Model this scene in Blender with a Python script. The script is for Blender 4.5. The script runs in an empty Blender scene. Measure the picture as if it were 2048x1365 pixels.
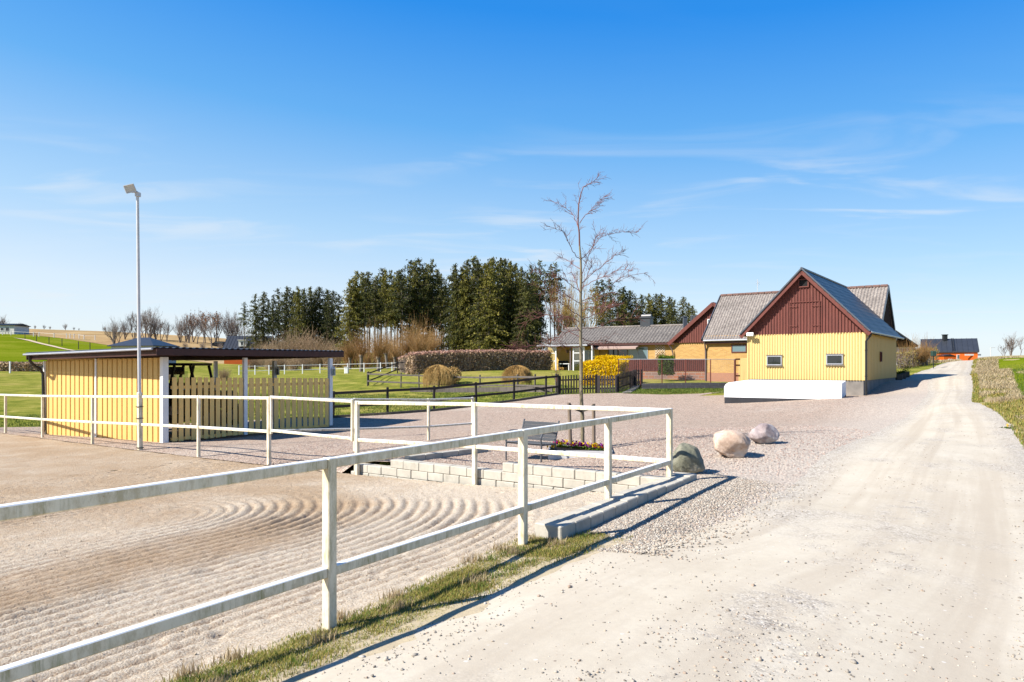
import bpy, bmesh, math, random
import numpy as np
from mathutils import Vector, Matrix, geometry

random.seed(7); rng = np.random.default_rng(7)
S = bpy.context.scene
COL = S.collection
# ------------------------------------------------------------------ camera, sky, sun, exposure
F = 1365.0; CX = 1024.0; YH = 728.0; EZ = 1.8
cam_d = bpy.data.cameras.new('camera'); cam = bpy.data.objects.new('camera', cam_d); COL.objects.link(cam)
cam.location = (0, 0, EZ); cam.rotation_euler = (math.radians(90), 0, 0)
cam_d.sensor_width = 36.0; cam_d.lens = 36.0 * F / 2048.0; cam_d.shift_y = 45.5 / 2048.0
cam_d.clip_start = 0.05; cam_d.clip_end = 5000
S.camera = cam
SUN_EL = math.radians(41); SUN_DIR = Vector((-0.925, -0.38, 0)).normalized()
SUN_VEC = Vector((SUN_DIR.x * math.cos(SUN_EL), SUN_DIR.y * math.cos(SUN_EL), math.sin(SUN_EL)))
sd = bpy.data.lights.new('sun', 'SUN'); sd.energy = 5.0; sd.angle = math.radians(0.53); sd.color = (1.0, 0.945, 0.86)
so = bpy.data.objects.new('sun', sd); COL.objects.link(so); so.location = (-40, -20, 60)
so.rotation_euler = SUN_VEC.to_track_quat('Z', 'Y').to_euler()
S.view_settings.view_transform = 'Standard'; S.view_settings.look = 'None'
S.view_settings.exposure = 1.08; S.view_settings.gamma = 1.0
try: S.view_settings.use_curve_mapping = False
except Exception: pass
W = bpy.data.worlds.new('World'); S.world = W; W.use_nodes = True
nt = W.node_tree; N = nt.nodes; L = nt.links
for n in list(N): N.remove(n)
def wn(t, **k):
    n = N.new(t)
    for a, b in k.items(): setattr(n, a, b)
    return n
sky = wn('ShaderNodeTexSky', sky_type='NISHITA'); sky.sun_disc = False
sky.sun_elevation = SUN_EL; sky.sun_rotation = math.atan2(SUN_DIR.x, SUN_DIR.y)
sky.altitude = 50; sky.air_density = 1.0; sky.dust_density = 0.4; sky.ozone_density = 2.0
hs = wn('ShaderNodeHueSaturation'); hs.inputs['Saturation'].default_value = 1.25; hs.inputs['Value'].default_value = 1.0
L.new(sky.outputs[0], hs.inputs['Color'])
# thin cirrus: noise over the sky direction projected on a high flat layer
tc = wn('ShaderNodeTexCoord'); sep = wn('ShaderNodeSeparateXYZ'); L.new(tc.outputs['Generated'], sep.inputs[0])
def wm(op, a, b=None, c=None):
    n = wn('ShaderNodeMath', operation=op)
    for i, x in enumerate((a, b, c)):
        if x is None: continue
        if isinstance(x, (int, float)): n.inputs[i].default_value = x
        else: L.new(x, n.inputs[i])
    return n.outputs[0]
zz = wm('ADD', sep.outputs[2], 0.06)
u_ = wm('DIVIDE', sep.outputs[0], zz); v_ = wm('DIVIDE', sep.outputs[1], zz)
cmb = wn('ShaderNodeCombineXYZ'); L.new(u_, cmb.inputs[0]); L.new(v_, cmb.inputs[1])
mp = wn('ShaderNodeMapping'); mp.inputs['Rotation'].default_value = (0, 0, math.radians(28)); mp.inputs['Scale'].default_value = (1.15, 2.9, 1)
L.new(cmb.outputs[0], mp.inputs[0])
n1 = wn('ShaderNodeTexNoise'); n1.inputs['Scale'].default_value = 0.9; n1.inputs['Detail'].default_value = 7; n1.inputs['Distortion'].default_value = 0.7
L.new(mp.outputs[0], n1.inputs['Vector'])
n2 = wn('ShaderNodeTexNoise'); n2.inputs['Scale'].default_value = 0.33; n2.inputs['Detail'].default_value = 3
L.new(cmb.outputs[0], n2.inputs['Vector'])
def wmap(x, a, b, c, d):
    n = wn('ShaderNodeMapRange', interpolation_type='SMOOTHSTEP'); L.new(x, n.inputs[0])
    for i, q in enumerate((a, b, c, d)): n.inputs[i + 1].default_value = q
    return n.outputs[0]
c1 = wmap(n1.outputs[0], 0.47, 0.72, 0, 1); c2 = wmap(n2.outputs[0], 0.42, 0.6, 0.15, 1)
el = wmap(sep.outputs[2], 0.34, 0.24, 0.06, 1); el2 = wmap(sep.outputs[2], 0.02, 0.1, 0.3, 1)
cl = wm('MULTIPLY', wm('MULTIPLY', c1, c2), wm('MULTIPLY', el, wm('MULTIPLY', el2, 0.55)))
rp = wn('ShaderNodeValToRGB'); L.new(wm('ADD', sep.outputs[2], wm('MULTIPLY', sep.outputs[0], 0.07)), rp.inputs[0]); e_ = rp.color_ramp.elements     # clear spring sky: the colour of the air by height, blended with the physical sky
SK = [(0.0, (4.2, 4.65, 5.1)), (0.07, (3.9, 4.5, 5.15)), (0.17, (2.45, 3.75, 5.15)), (0.32, (0.72, 2.42, 4.95)), (0.46, (0.08, 1.50, 4.7)), (1.0, (0.05, 0.55, 2.3))]
while len(e_) > 1: e_.remove(e_[0])
for i, (p_, c_) in enumerate(SK):
    q_ = e_[0] if i == 0 else e_.new(p_); q_.position = p_; q_.color = (*[x * 0.88 / 6 for x in c_], 1)
rs = wn('ShaderNodeVectorMath', operation='SCALE'); L.new(rp.outputs[0], rs.inputs[0]); rs.inputs['Scale'].default_value = 6.0
mb0 = wn('ShaderNodeMix', data_type='RGBA'); mb0.inputs[0].default_value = 0.85; L.new(hs.outputs[0], mb0.inputs[6]); L.new(rs.outputs[0], mb0.inputs[7])
mx = wn('ShaderNodeMix', data_type='RGBA'); L.new(cl, mx.inputs[0]); L.new(mb0.outputs[2], mx.inputs[6]); mx.inputs[7].default_value = (4.0, 4.2, 4.4, 1)
bg = wn('ShaderNodeBackground'); bg.inputs[1].default_value = 0.1; L.new(mx.outputs[2], bg.inputs[0])
wo = wn('ShaderNodeOutputWorld'); L.new(bg.outputs[0], wo.inputs[0])
W.name = 'sky'

# ------------------------------------------------------------------ helpers
def P(px, py, Z): return Vector(((px - CX) / F * Z, Z, EZ - (py - YH) / F * Z))
def XY(px, Z): return ((px - CX) / F * Z, Z)
class MB:
    def __init__(s): s.v = []; s.f = []
    def add(s, vs, fs):
        o = len(s.v); s.v.extend([tuple(v) for v in vs]); s.f.extend([tuple(i + o for i in f) for f in fs])
    def quad(s, a, b, c, d): s.add([a, b, c, d], [(0, 1, 2, 3)])
    def box(s, c, half, ax=None, ay=None, az=None, bev=0.0):
        c = Vector(c); ax = Vector(ax or (1, 0, 0)).normalized(); az = Vector(az or (0, 0, 1)).normalized()
        ay = Vector(ay).normalized() if ay is not None else az.cross(ax).normalized()
        A = (ax, ay, az); b = min(bev, min(half) * 0.45)
        def pt(sg, full):
            p = c.copy()
            for k in range(3):
                h = half[k] - (b if (b > 0 and k != full) else 0); p = p + A[k] * (sg[k] * h)
            return p
        if b <= 0:
            vs = [pt(sg, 0) for sg in CS]; s.add(vs, BOXF); return
        vs = [pt(sg, k) for sg in CS for k in range(3)]; s.add(vs, BEVF)
    def beam(s, p, q, w, h, bev=0.0, up=(0, 0, 1)):
        p = Vector(p); q = Vector(q); d = (q - p); l = d.length; d.normalize()
        side = Vector(up).cross(d)
        if side.length < 1e-4: side = Vector((1, 0, 0))
        side.normalize(); u = d.cross(side)
        s.box((p + q) / 2, (l / 2, w / 2, h / 2), d, side, u, bev)
    def tube(s, pts, rad, n=8, caps=True):
        pts = [Vector(p) for p in pts]
        if not hasattr(rad, '__len__'): rad = [rad] * len(pts)
        t0 = (pts[1] - pts[0]).normalized(); r = Vector((0.3, 0.9, 0.2)) if abs(t0.y) < 0.8 else Vector((1, 0.1, 0.2))
        a = t0.cross(r).normalized(); vs = []
        for i, p in enumerate(pts):
            t = (pts[min(i + 1, len(pts) - 1)] - pts[max(i - 1, 0)]).normalized()
            a = (a - t * a.dot(t)).normalized(); b = t.cross(a)
            for k in range(n):
                an = 2 * math.pi * k / n; vs.append(p + (a * math.cos(an) + b * math.sin(an)) * rad[i])
        fs = [(i * n + k, i * n + (k + 1) % n, (i + 1) * n + (k + 1) % n, (i + 1) * n + k) for i in range(len(pts) - 1) for k in range(n)]
        if caps: fs += [tuple(range(n))[::-1], tuple((len(pts) - 1) * n + k for k in range(n))]
        s.add(vs, fs)
    def prism(s, poly, ext):
        n = len(poly); poly = [Vector(p) for p in poly]; ext = Vector(ext)
        s.add(poly + [p + ext for p in poly], [tuple(range(n))[::-1], tuple(range(n, 2 * n))] + [(i, (i + 1) % n, n + (i + 1) % n, n + i) for i in range(n)])
    def build(s, name, m, parent=None, **k): return obj(name, s.v, s.f, m, parent, **k)
CS = [(x, y, z) for x in (-1, 1) for y in (-1, 1) for z in (-1, 1)]
def _orient(fs, vs):
    out = []
    for f in fs:
        p = [Vector(vs[i]) for i in f]; c = sum(p, Vector()) / len(p); n = Vector()
        for i in range(len(p)): n += (p[i] - c).cross(p[(i + 1) % len(p)] - c)
        out.append(f if n.dot(c) > 0 else f[::-1])
    return out
def _cyc(idx, vs):
    p = [Vector(vs[i]) for i in idx]; c = sum(p, Vector()) / len(p); n = c.normalized(); a = (p[0] - c).normalized(); b = n.cross(a)
    return tuple(sorted(idx, key=lambda i: math.atan2((Vector(vs[i]) - c).dot(b), (Vector(vs[i]) - c).dot(a))))
BOXF = _orient([_cyc([i for i in range(8) if CS[i][k] == sg], CS) for k in range(3) for sg in (-1, 1)], CS)
_bv = [tuple(sg[k] * (1 if k == full else 0.8) for k in range(3)) for sg in CS for full in range(3)]
_bf = [[i * 3 + k for i in range(8) if CS[i][k] == sg] for k in range(3) for sg in (-1, 1)]
for i in range(8):
    _bf.append([i * 3, i * 3 + 1, i * 3 + 2])
    for j in range(i + 1, 8):
        df = [k for k in range(3) if CS[i][k] != CS[j][k]]
        if len(df) == 1:
            o = [k for k in range(3) if k != df[0]]; _bf.append([i * 3 + o[0], i * 3 + o[1], j * 3 + o[0], j * 3 + o[1]])
BEVF = _orient([_cyc(f, _bv) for f in _bf], _bv)

def rootloc(o):
    v = Vector(o.location)
    while o.parent: o = o.parent; v += Vector(o.location)
    return v
def obj(name, V, Fc, m, parent=None, uv=True, smooth=False, base=None, label=None, attrs=None):
    V = np.asarray(V, dtype=np.float64).reshape(-1, 3)
    if parent is not None: org = np.array(rootloc(parent))
    elif base is not None: org = np.array(base, dtype=float)
    else: org = np.array([(V[:, 0].min() + V[:, 0].max()) / 2, (V[:, 1].min() + V[:, 1].max()) / 2, V[:, 2].min()])
    me = bpy.data.meshes.new(name); Vl = V - org
    if isinstance(Fc, np.ndarray):
        k = Fc.shape[1]; me.vertices.add(len(Vl)); me.vertices.foreach_set('co', Vl.astype(np.float32).ravel())
        me.loops.add(Fc.size); me.loops.foreach_set('vertex_index', Fc.astype(np.int32).ravel())
        me.polygons.add(len(Fc)); me.polygons.foreach_set('loop_start', np.arange(0, Fc.size, k, dtype=np.int32))
        me.update(calc_edges=True)
    else:
        me.from_pydata(Vl.tolist(), [], Fc)
    if uv:
        n = len(me.polygons); nn = np.zeros(n * 3, dtype=np.float32); me.polygons.foreach_get('normal', nn); nn = nn.reshape(-1, 3)
        lt = np.zeros(n, dtype=np.int32); me.polygons.foreach_get('loop_total', lt); fi = np.repeat(np.arange(n), lt)
        vi = np.zeros(len(me.loops), dtype=np.int32); me.loops.foreach_get('vertex_index', vi)
        co = V[vi]; nl = nn[fi]; h = np.hypot(nl[:, 0], nl[:, 1]) + 1e-9; tx, ty = -nl[:, 1] / h, nl[:, 0] / h
        hor = np.abs(nl[:, 2]) > 0.85
        U = np.where(hor, co[:, 0], co[:, 0] * tx + co[:, 1] * ty); Vv = np.where(hor, co[:, 1], co[:, 2])
        l = me.uv_layers.new(name='UVMap'); l.data.foreach_set('uv', np.stack([U, Vv], 1).astype(np.float32).ravel())
    if smooth: me.polygons.foreach_set('use_smooth', np.ones(len(me.polygons), dtype=bool))
    if attrs:
        for an, av in attrs.items():
            a = me.attributes.new(an, 'FLOAT', 'POINT'); a.data.foreach_set('value', np.asarray(av, dtype=np.float32))
    me.materials.append(m)
    o = bpy.data.objects.new(name, me); COL.objects.link(o)
    if parent is not None: o.parent = parent
    else: o.location = org
    if label: o['label'] = label
    return o
def tag(o, label=None, cat=None, group=None, kind=None):
    if label: o['label'] = label
    if cat: o['category'] = cat
    if group: o['group'] = group
    if kind: o['kind'] = kind
    return o
def empty(name, loc, label=None, cat=None, group=None):
    o = bpy.data.objects.new(name, None); COL.objects.link(o); o.location = loc; o.empty_display_size = 0.2
    return tag(o, label, cat, group)
def dup(o, loc, rotz=0.0, sc=(1, 1, 1), label=None, group=None, parent=None):
    c = o.copy(); COL.objects.link(c)
    if parent is not None: c.parent = parent
    else:
        c.location = loc; c.rotation_euler = (0, 0, rotz); c.scale = sc
        if label: c['label'] = label
        if group: c['group'] = group
    for ch in list(o.children): dup(ch, None, parent=c)
    return c

# ------------------------------------------------------------------ materials
def newmat(name):
    m = bpy.data.materials.new(name); m.use_nodes = True; t = m.node_tree; b = t.nodes['Principled BSDF']; return m, t, b
class NT:
    def __init__(s, t): s.t = t
    def n(s, ty, ins=None, **k):
        x = s.t.nodes.new(ty)
        for a, b in k.items(): setattr(x, a, b)
        for a, b in (ins or {}).items():
            if isinstance(b, bpy.types.NodeSocket): s.t.links.new(b, x.inputs[a])
            else: x.inputs[a].default_value = b
        return x
    def pos(s, w=True): return s.n('ShaderNodeNewGeometry').outputs['Position'] if w else s.n('ShaderNodeTexCoord').outputs['Object']
    def noise(s, vec, scale, det=4, rough=0.55, dist=0.0): return s.n('ShaderNodeTexNoise', {'Vector': vec, 'Scale': scale, 'Detail': det, 'Roughness': rough, 'Distortion': dist}).outputs[0]
    def scl(s, vec, sc, rot=(0, 0, 0)): return s.n('ShaderNodeMapping', {'Vector': vec, 'Scale': sc, 'Rotation': rot}).outputs[0]
    def ramp(s, fac, stops, interp='LINEAR'):
        r = s.n('ShaderNodeValToRGB', {'Fac': fac}); e = r.color_ramp.elements; r.color_ramp.interpolation = interp
        while len(e) > 1: e.remove(e[0])
        for i, (p, c) in enumerate(stops):
            q = e[0] if i == 0 else e.new(p); q.position = p; q.color = (c[0], c[1], c[2], 1)
        return r.outputs[0]
    def mr(s, x, a, b, c=0.0, d=1.0): return s.n('ShaderNodeMapRange', {0: x, 1: a, 2: b, 3: c, 4: d}, interpolation_type='SMOOTHSTEP').outputs[0]
    def mix(s, f, a, b, bt='MIX'):
        n = s.n('ShaderNodeMix', data_type='RGBA', blend_type=bt)
        for i, x in ((0, f), (6, a), (7, b)):
            if isinstance(x, bpy.types.NodeSocket): s.t.links.new(x, n.inputs[i])
            elif i == 0: n.inputs[0].default_value = x
            else: n.inputs[i].default_value = (x[0], x[1], x[2], 1)
        return n.outputs[2]
    def m(s, op, a, b=0.0):
        return s.n('ShaderNodeMath', {0: a, 1: b}, operation=op).outputs[0]
    def bump(s, h, st=0.3, d=0.02, nrm=None):
        i = {'Height': h, 'Strength': st, 'Distance': d}
        if nrm is not None: i['Normal'] = nrm
        return s.n('ShaderNodeBump', i).outputs[0]
    def attr(s, nme): return s.n('ShaderNodeAttribute', attribute_name=nme).outputs['Fac']
def set_(t, b, **k):
    for a, v in k.items():
        a = {'col': 'Base Color', 'rough': 'Roughness', 'nrm': 'Normal', 'metal': 'Metallic', 'spec': 'Specular IOR Level', 'trans': 'Transmission Weight'}.get(a, a)
        if isinstance(v, bpy.types.NodeSocket): t.links.new(v, b.inputs[a])
        elif a == 'Base Color': b.inputs[a].default_value = (v[0], v[1], v[2], 1)
        else: b.inputs[a].default_value = v
def mat(name, col, rough=0.6, var=0.12, scale=1.5, col2=None, bump=0.0, bsc=40, metal=0.0, stretch=(1, 1, 1), spec=0.4, dirt=None, dsc=0.7, dlo=0.55, dhi=0.75):
    m, t, b = newmat(name); q = NT(t); p = q.pos(); pv = q.scl(p, stretch)
    c2 = col2 or tuple(min(1, x * (1 + var)) for x in col); c1 = col if col2 else tuple(x * (1 - var) for x in col)
    c = q.ramp(q.noise(pv, scale, 6, 0.65), [(0.3, c1), (0.7, c2)])
    if dirt: c = q.mix(q.mr(q.noise(q.scl(p, stretch), dsc, 8, 0.7), dlo, dhi), c, dirt)
    set_(t, b, col=c, rough=rough, metal=metal, spec=spec)
    if bump: set_(t, b, nrm=q.bump(q.noise(pv, bsc, 5, 0.7), bump, 0.01))
    return m
M = {}
M['white'] = mat('white_paint', (0.72, 0.72, 0.70), 0.45, 0.06, 3, dirt=(0.52, 0.50, 0.43), dsc=2.5, dlo=0.6, dhi=0.85, bump=0.05)
def fence_paint():
    m, t, b = newmat('weathered_white_paint'); q = NT(t); p = q.pos(); g = q.n('ShaderNodeNewGeometry').outputs['Normal']
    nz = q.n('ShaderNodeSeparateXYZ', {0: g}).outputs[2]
    base = q.ramp(q.noise(p, 4, 6, 0.6), [(0.3, (0.80, 0.80, 0.78)), (0.7, (0.70, 0.69, 0.65))])
    # algae and rust that run down and sit on the faces that are not washed by rain
    st = q.noise(q.scl(p, (12, 12, 1.2)), 1.6, 7, 0.8); pat = q.noise(p, 1.3, 4, 0.6)
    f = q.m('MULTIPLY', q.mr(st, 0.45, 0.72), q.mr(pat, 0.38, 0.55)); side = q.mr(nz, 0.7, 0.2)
    f = q.m('MULTIPLY', f, side)
    f2 = q.m('MULTIPLY', q.mr(q.noise(q.scl(p, (5, 5, 2)), 2.0, 8, 0.8), 0.42, 0.66, 0.0, 0.85), side)
    base = q.mix(q.m('MULTIPLY', side, 0.8), base, (0.70, 0.61, 0.43)); c = q.mix(f2, base, (0.44, 0.36, 0.22)); c = q.mix(q.m('MULTIPLY', f, 0.9), c, (0.24, 0.22, 0.08))  # ground-bounce light painted as a warm tint on side faces, stains over it
    c = q.mix(q.m('MULTIPLY', q.mr(q.noise(p, 6.5, 5, 0.7), 0.70, 0.76), side), c, (0.30, 0.12, 0.04))
    set_(t, b, col=c, rough=q.ramp(st, [(0.3, (0.35,) * 3), (0.7, (0.7,) * 3)]), nrm=q.bump(q.noise(p, 60, 4, 0.6), 0.08, 0.01)); return m
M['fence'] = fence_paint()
M['yboard'] = mat('yellow_painted_boards', (0.76, 0.49, 0.155), 0.65, 0.05, 2.5, stretch=(3, 3, 0.5), bump=0.15, bsc=30, dirt=(0.66, 0.42, 0.13), dsc=2.0)
M['yslat'] = mat('ochre_slats_bounce_lit', (0.95, 0.62, 0.20), 0.65, 0.06, 2.5, stretch=(3, 3, 0.5), bump=0.15, bsc=30, dirt=(0.84, 0.52, 0.18), dsc=2.0)  # yellow boards copied brighter: bounce light on the shaded side put into colour
M['ymetal'] = mat('yellow_coated_steel', (0.64, 0.475, 0.19), 0.5, 0.04, 1.2, stretch=(1, 1, 0.4), dirt=(0.55, 0.41, 0.18), dsc=1.4, dlo=0.6, dhi=0.8)
M['brownwood'] = mat('red_brown_painted_boards', (0.130, 0.042, 0.033), 0.7, 0.2, 2.5, stretch=(4, 4, 0.5), bump=0.2, bsc=25, dirt=(0.21, 0.09, 0.07), dsc=2.2)
M['fascia'] = mat('dark_brown_fascia', (0.055, 0.020, 0.016), 0.55, 0.2, 3, bump=0.1)
M['darkmetal'] = mat('black_roof_steel', (0.035, 0.038, 0.044), 0.42, 0.15, 1.0, spec=0.5)
M['blackpaint'] = mat('black_painted_steel', (0.018, 0.019, 0.020), 0.4, 0.2, 3)
M['blackwood'] = mat('black_stained_wood', (0.025, 0.020, 0.018), 0.75, 0.3, 3, stretch=(2, 2, 0.5), bump=0.2, dirt=(0.075, 0.06, 0.05), dsc=4)
M['greywood'] = mat('weathered_grey_wood', (0.11, 0.095, 0.085), 0.85, 0.3, 3, stretch=(3, 3, 0.6), bump=0.3)
M['stakewood'] = mat('weathered_stake_wood', (0.22, 0.17, 0.13), 0.85, 0.3, 6, stretch=(3, 3, 0.4), bump=0.3)
M['galv'] = mat('galvanised_steel', (0.62, 0.62, 0.62), 0.45, 0.10, 5, metal=0.1)
M['benchmetal'] = mat('grey_powder_coat', (0.085, 0.09, 0.10), 0.42, 0.08, 5)
M['concrete'] = mat('cast_concrete_block', (0.46, 0.43, 0.37), 0.9, 0.15, 5, bump=0.35, bsc=60, dirt=(0.34, 0.31, 0.26), dsc=3, dlo=0.5, dhi=0.75)
M['plinth'] = mat('grey_concrete_plinth', (0.22, 0.20, 0.18), 0.9, 0.25, 2, bump=0.4, bsc=20, dirt=(0.11, 0.10, 0.09), dsc=1.5)
M['whitewash'] = mat('whitewashed_concrete', (0.80, 0.80, 0.80), 0.8, 0.03, 2, bump=0.25, bsc=9, stretch=(1, 1, .45), dirt=(0.60, 0.58, 0.53), dsc=2.2, dlo=0.56, dhi=0.80)
M['tar'] = mat('black_tarred_base', (0.03, 0.03, 0.035), 0.8, 0.3, 3, bump=0.3, bsc=20, dirt=(0.16, 0.15, 0.15), dsc=1.3, dlo=0.68, dhi=0.8)
M['pinkplinth'] = mat('pink_brown_plinth', (0.36, 0.19, 0.13), 0.85, 0.08, 3, bump=0.1)
M['gutter'] = mat('light_grey_gutter', (0.42, 0.43, 0.46), 0.35, 0.1, 4, metal=0.2)
M['downpipe'] = mat('brown_grey_downpipe', (0.13, 0.10, 0.10), 0.4, 0.1, 4)
M['orange'] = mat('orange_red_painted_wall', (0.52, 0.13, 0.045), 0.7, 0.1, 2)
M['render'] = mat('white_render', (0.66, 0.64, 0.60), 0.85, 0.08, 1.5)
M['awning'] = mat('beige_awning_cloth', (0.38, 0.28, 0.24), 0.8, 0.05, 3)
M['curtain'] = mat('pale_curtain', (0.35, 0.42, 0.42), 0.9, 0.1, 2, stretch=(8, 8, 0.2))
M['tyre'] = mat('black_rubber', (0.02, 0.02, 0.02), 0.8, 0.2, 8)
M['cabin'] = mat('dark_cab_paint', (0.018, 0.014, 0.014), 0.5, 0.2, 4)
M['carpaint'] = mat('white_car_paint', (0.7, 0.7, 0.7), 0.25, 0.03, 2)
M['green_box'] = mat('dark_green_enamel', (0.03, 0.06, 0.05), 0.4, 0.1, 3)
M['cloth_strap'] = mat('black_tree_strap', (0.03, 0.028, 0.025), 0.9, 0.1, 5)
M['soil'] = mat('dark_soil', (0.05, 0.035, 0.025), 0.95, 0.3, 20, bump=0.6)
M['painted_shade'] = mat('interior_shade', (0.008, 0.008, 0.009), 0.9, 0.1, 3)
M['roofedge'] = mat('roof_edge_steel', (0.10, 0.11, 0.13), 0.4, 0.1, 3, metal=0.3)
def glass(name, tint=(0.03, 0.045, 0.05), rough=0.06):
    m, t, b = newmat(name); q = NT(t); set_(t, b, col=tint, rough=rough, spec=0.9, nrm=q.bump(q.noise(q.pos(), 1.2, 2), 0.08, 0.05)); return m
M['glass'] = glass('window_glass', (0.012, 0.016, 0.018), 0.03)
M['glass_sky'] = glass('sky_painted_glass', (0.12, 0.19, 0.21))  # pale blue-green base colour paints the reflected sky onto the glass
def clearglass():
    m, t, b = newmat('clear_glass'); q = NT(t); tr = q.n('ShaderNodeBsdfTransparent', {0: (0.80, 0.86, 0.84, 1)}); gl = q.n('ShaderNodeBsdfGlossy', {0: (1, 1, 1, 1), 1: 0.02})
    mx = q.n('ShaderNodeMixShader', {0: 0.10, 1: tr.outputs[0], 2: gl.outputs[0]}); t.links.new(mx.outputs[0], t.nodes['Material Output'].inputs[0]); return m
M['clear'] = clearglass()
def brick(name, c1, c2, mortar, sx=0.25, sy=0.075, ms=0.012):
    m, t, b = newmat(name); q = NT(t); uv = q.n('ShaderNodeUVMap').outputs[0]
    br = q.n('ShaderNodeTexBrick', {'Vector': uv, 'Color1': (*c1, 1), 'Color2': (*c2, 1), 'Mortar': (*mortar, 1), 'Scale': 1.0, 'Mortar Size': ms, 'Mortar Smooth': 0.2, 'Bias': 0.0, 'Brick Width': sx, 'Row Height': sy})
    c = q.mix(q.mr(q.noise(q.pos(), 0.9, 6, 0.7), 0.35, 0.75, 0, 0.35), br.outputs[0], tuple(x * 0.7 for x in c1))
    set_(t, b, col=c, rough=0.85, nrm=q.bump(br.outputs[1], -0.2, 0.004)); return m
M['ybrick'] = brick('yellow_brick', (0.56, 0.325, 0.085), (0.42, 0.215, 0.045), (0.42, 0.30, 0.15))
M['gbrick'] = brick('grey_pink_block', (0.24, 0.16, 0.14), (0.40, 0.17, 0.10), (0.30, 0.25, 0.22), 0.42, 0.2, 0.02)
M['tblock'] = brick('black_garden_block', (0.035, 0.035, 0.045), (0.025, 0.025, 0.03), (0.08, 0.08, 0.09), 0.5, 0.2, 0.012)
def fibre(name, c1, c2, c3):
    m, t, b = newmat(name); q = NT(t); p = q.pos()
    c = q.ramp(q.noise(p, 7, 10, 0.85), [(0.36, c1), (0.5, c2), (0.64, c3)])
    c = q.mix(q.mr(q.noise(p, 1.1, 6, 0.7), 0.42, 0.72, 0, 0.5), c, tuple(x * 0.45 for x in c2))
    set_(t, b, col=c, rough=0.95, nrm=q.bump(q.noise(p, 25, 4, 0.7), 0.3, 0.01)); return m
M['fibre'] = fibre('lichen_fibre_cement', (0.09, 0.075, 0.07), (0.235, 0.205, 0.185), (0.40, 0.37, 0.33))
M['fibre2'] = fibre('dark_fibre_cement', (0.05, 0.045, 0.042), (0.14, 0.125, 0.115), (0.30, 0.28, 0.25))
M['ridge'] = mat('mossy_ridge_tile', (0.16, 0.10, 0.085), 0.95, 0.35, 6, bump=0.3)
def leafm(name, cols, rough=0.8, trans=0.25, spec=0.2):
    m, t, b = newmat(name); q = NT(t); g = q.n('ShaderNodeNewGeometry')
    r = g.outputs['Random Per Island']; oi = q.n('ShaderNodeObjectInfo').outputs['Random']
    nz = q.noise(g.outputs['Position'], 0.45, 3, 0.6)
    f = q.m('ADD', q.m('MULTIPLY', r, 0.5), q.m('MULTIPLY', nz, 0.5)); f = q.m('ADD', f, q.m('MULTIPLY', q.m('SUBTRACT', oi, 0.5), 0.2))
    k = len(cols); c = q.ramp(f, [(0.2 + 0.6 * i / max(1, k - 1), cc) for i, cc in enumerate(cols)])
    set_(t, b, col=c, rough=rough, spec=spec)
    if trans > 0:
        tl = q.n('ShaderNodeBsdfTranslucent', {0: c}); mx = q.n('ShaderNodeMixShader', {0: trans, 1: b.outputs[0], 2: tl.outputs[0]})
        t.links.new(mx.outputs[0], t.nodes['Material Output'].inputs[0])
    return m
M['spruce'] = leafm('spruce_needles', [(0.022, 0.032, 0.014), (0.070, 0.078, 0.024), (0.16, 0.15, 0.05)])
M['spruce_l'] = leafm('olive_spruce_needles', [(0.05, 0.055, 0.02), (0.15, 0.145, 0.035), (0.28, 0.245, 0.075)])
M['pinecone'] = leafm('pale_larch_twigs', [(0.09, 0.07, 0.03), (0.20, 0.14, 0.05), (0.26, 0.19, 0.08)])
M['bark_c'] = mat('grey_conifer_bark', (0.17, 0.145, 0.12), 0.95, 0.35, 2, stretch=(3, 3, 0.5), bump=0.4)
M['bark_y'] = mat('lichened_young_bark', (0.20, 0.17, 0.115), 0.85, 0.3, 8, dirt=(0.30, 0.25, 0.10), dsc=9, bump=0.4, bsc=50)
M['twig_red'] = mat('red_brown_twigs', (0.17, 0.075, 0.062), 0.7, 0.3, 5)
M['twig_grey'] = mat('grey_brown_twigs', (0.19, 0.155, 0.135), 0.9, 0.3, 2)
M['twig_or'] = leafm('orange_willow_shoots', [(0.20, 0.11, 0.055), (0.35, 0.21, 0.10), (0.46, 0.32, 0.17)], trans=0)
M['twig_tan'] = leafm('tan_shrub_twigs', [(0.20, 0.13, 0.085), (0.36, 0.26, 0.17), (0.50, 0.39, 0.27)], trans=0)
M['budleaf'] = leafm('rusty_old_leaves', [(0.14, 0.06, 0.025), (0.26, 0.11, 0.04)], trans=0.1)
M['hedge'] = leafm('budding_hedge_twigs', [(0.24, 0.165, 0.11), (0.46, 0.34, 0.24), (0.58, 0.45, 0.29)], trans=0.05)
M['hedgetop'] = leafm('pink_hedge_shoots', [(0.36, 0.20, 0.16), (0.52, 0.34, 0.27)], trans=0.05)
M['weep'] = leafm('golden_weeping_shoots', [(0.26, 0.16, 0.07), (0.44, 0.29, 0.13), (0.56, 0.41, 0.20)], trans=0.05)
M['forsythia'] = leafm('forsythia_blossom', [(0.62, 0.36, 0.0), (0.82, 0.55, 0.004), (0.88, 0.66, 0.01)], trans=0.25)
M['leafgreen'] = leafm('glossy_green_leaves', [(0.02, 0.045, 0.012), (0.07, 0.12, 0.02), (0.13, 0.18, 0.03)])
M['springhedge'] = leafm('yellow_green_spring_hedge', [(0.16, 0.10, 0.05), (0.32, 0.22, 0.08), (0.30, 0.27, 0.07)])
M['drygrass'] = leafm('dry_straw_grass', [(0.30, 0.21, 0.11), (0.48, 0.37, 0.21), (0.60, 0.50, 0.32)], trans=0.3)
M['grassblade'] = leafm('verge_grass_blades', [(0.42, 0.31, 0.10), (0.34, 0.28, 0.07), (0.13, 0.20, 0.025), (0.46, 0.33, 0.13)], trans=0.3)
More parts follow.
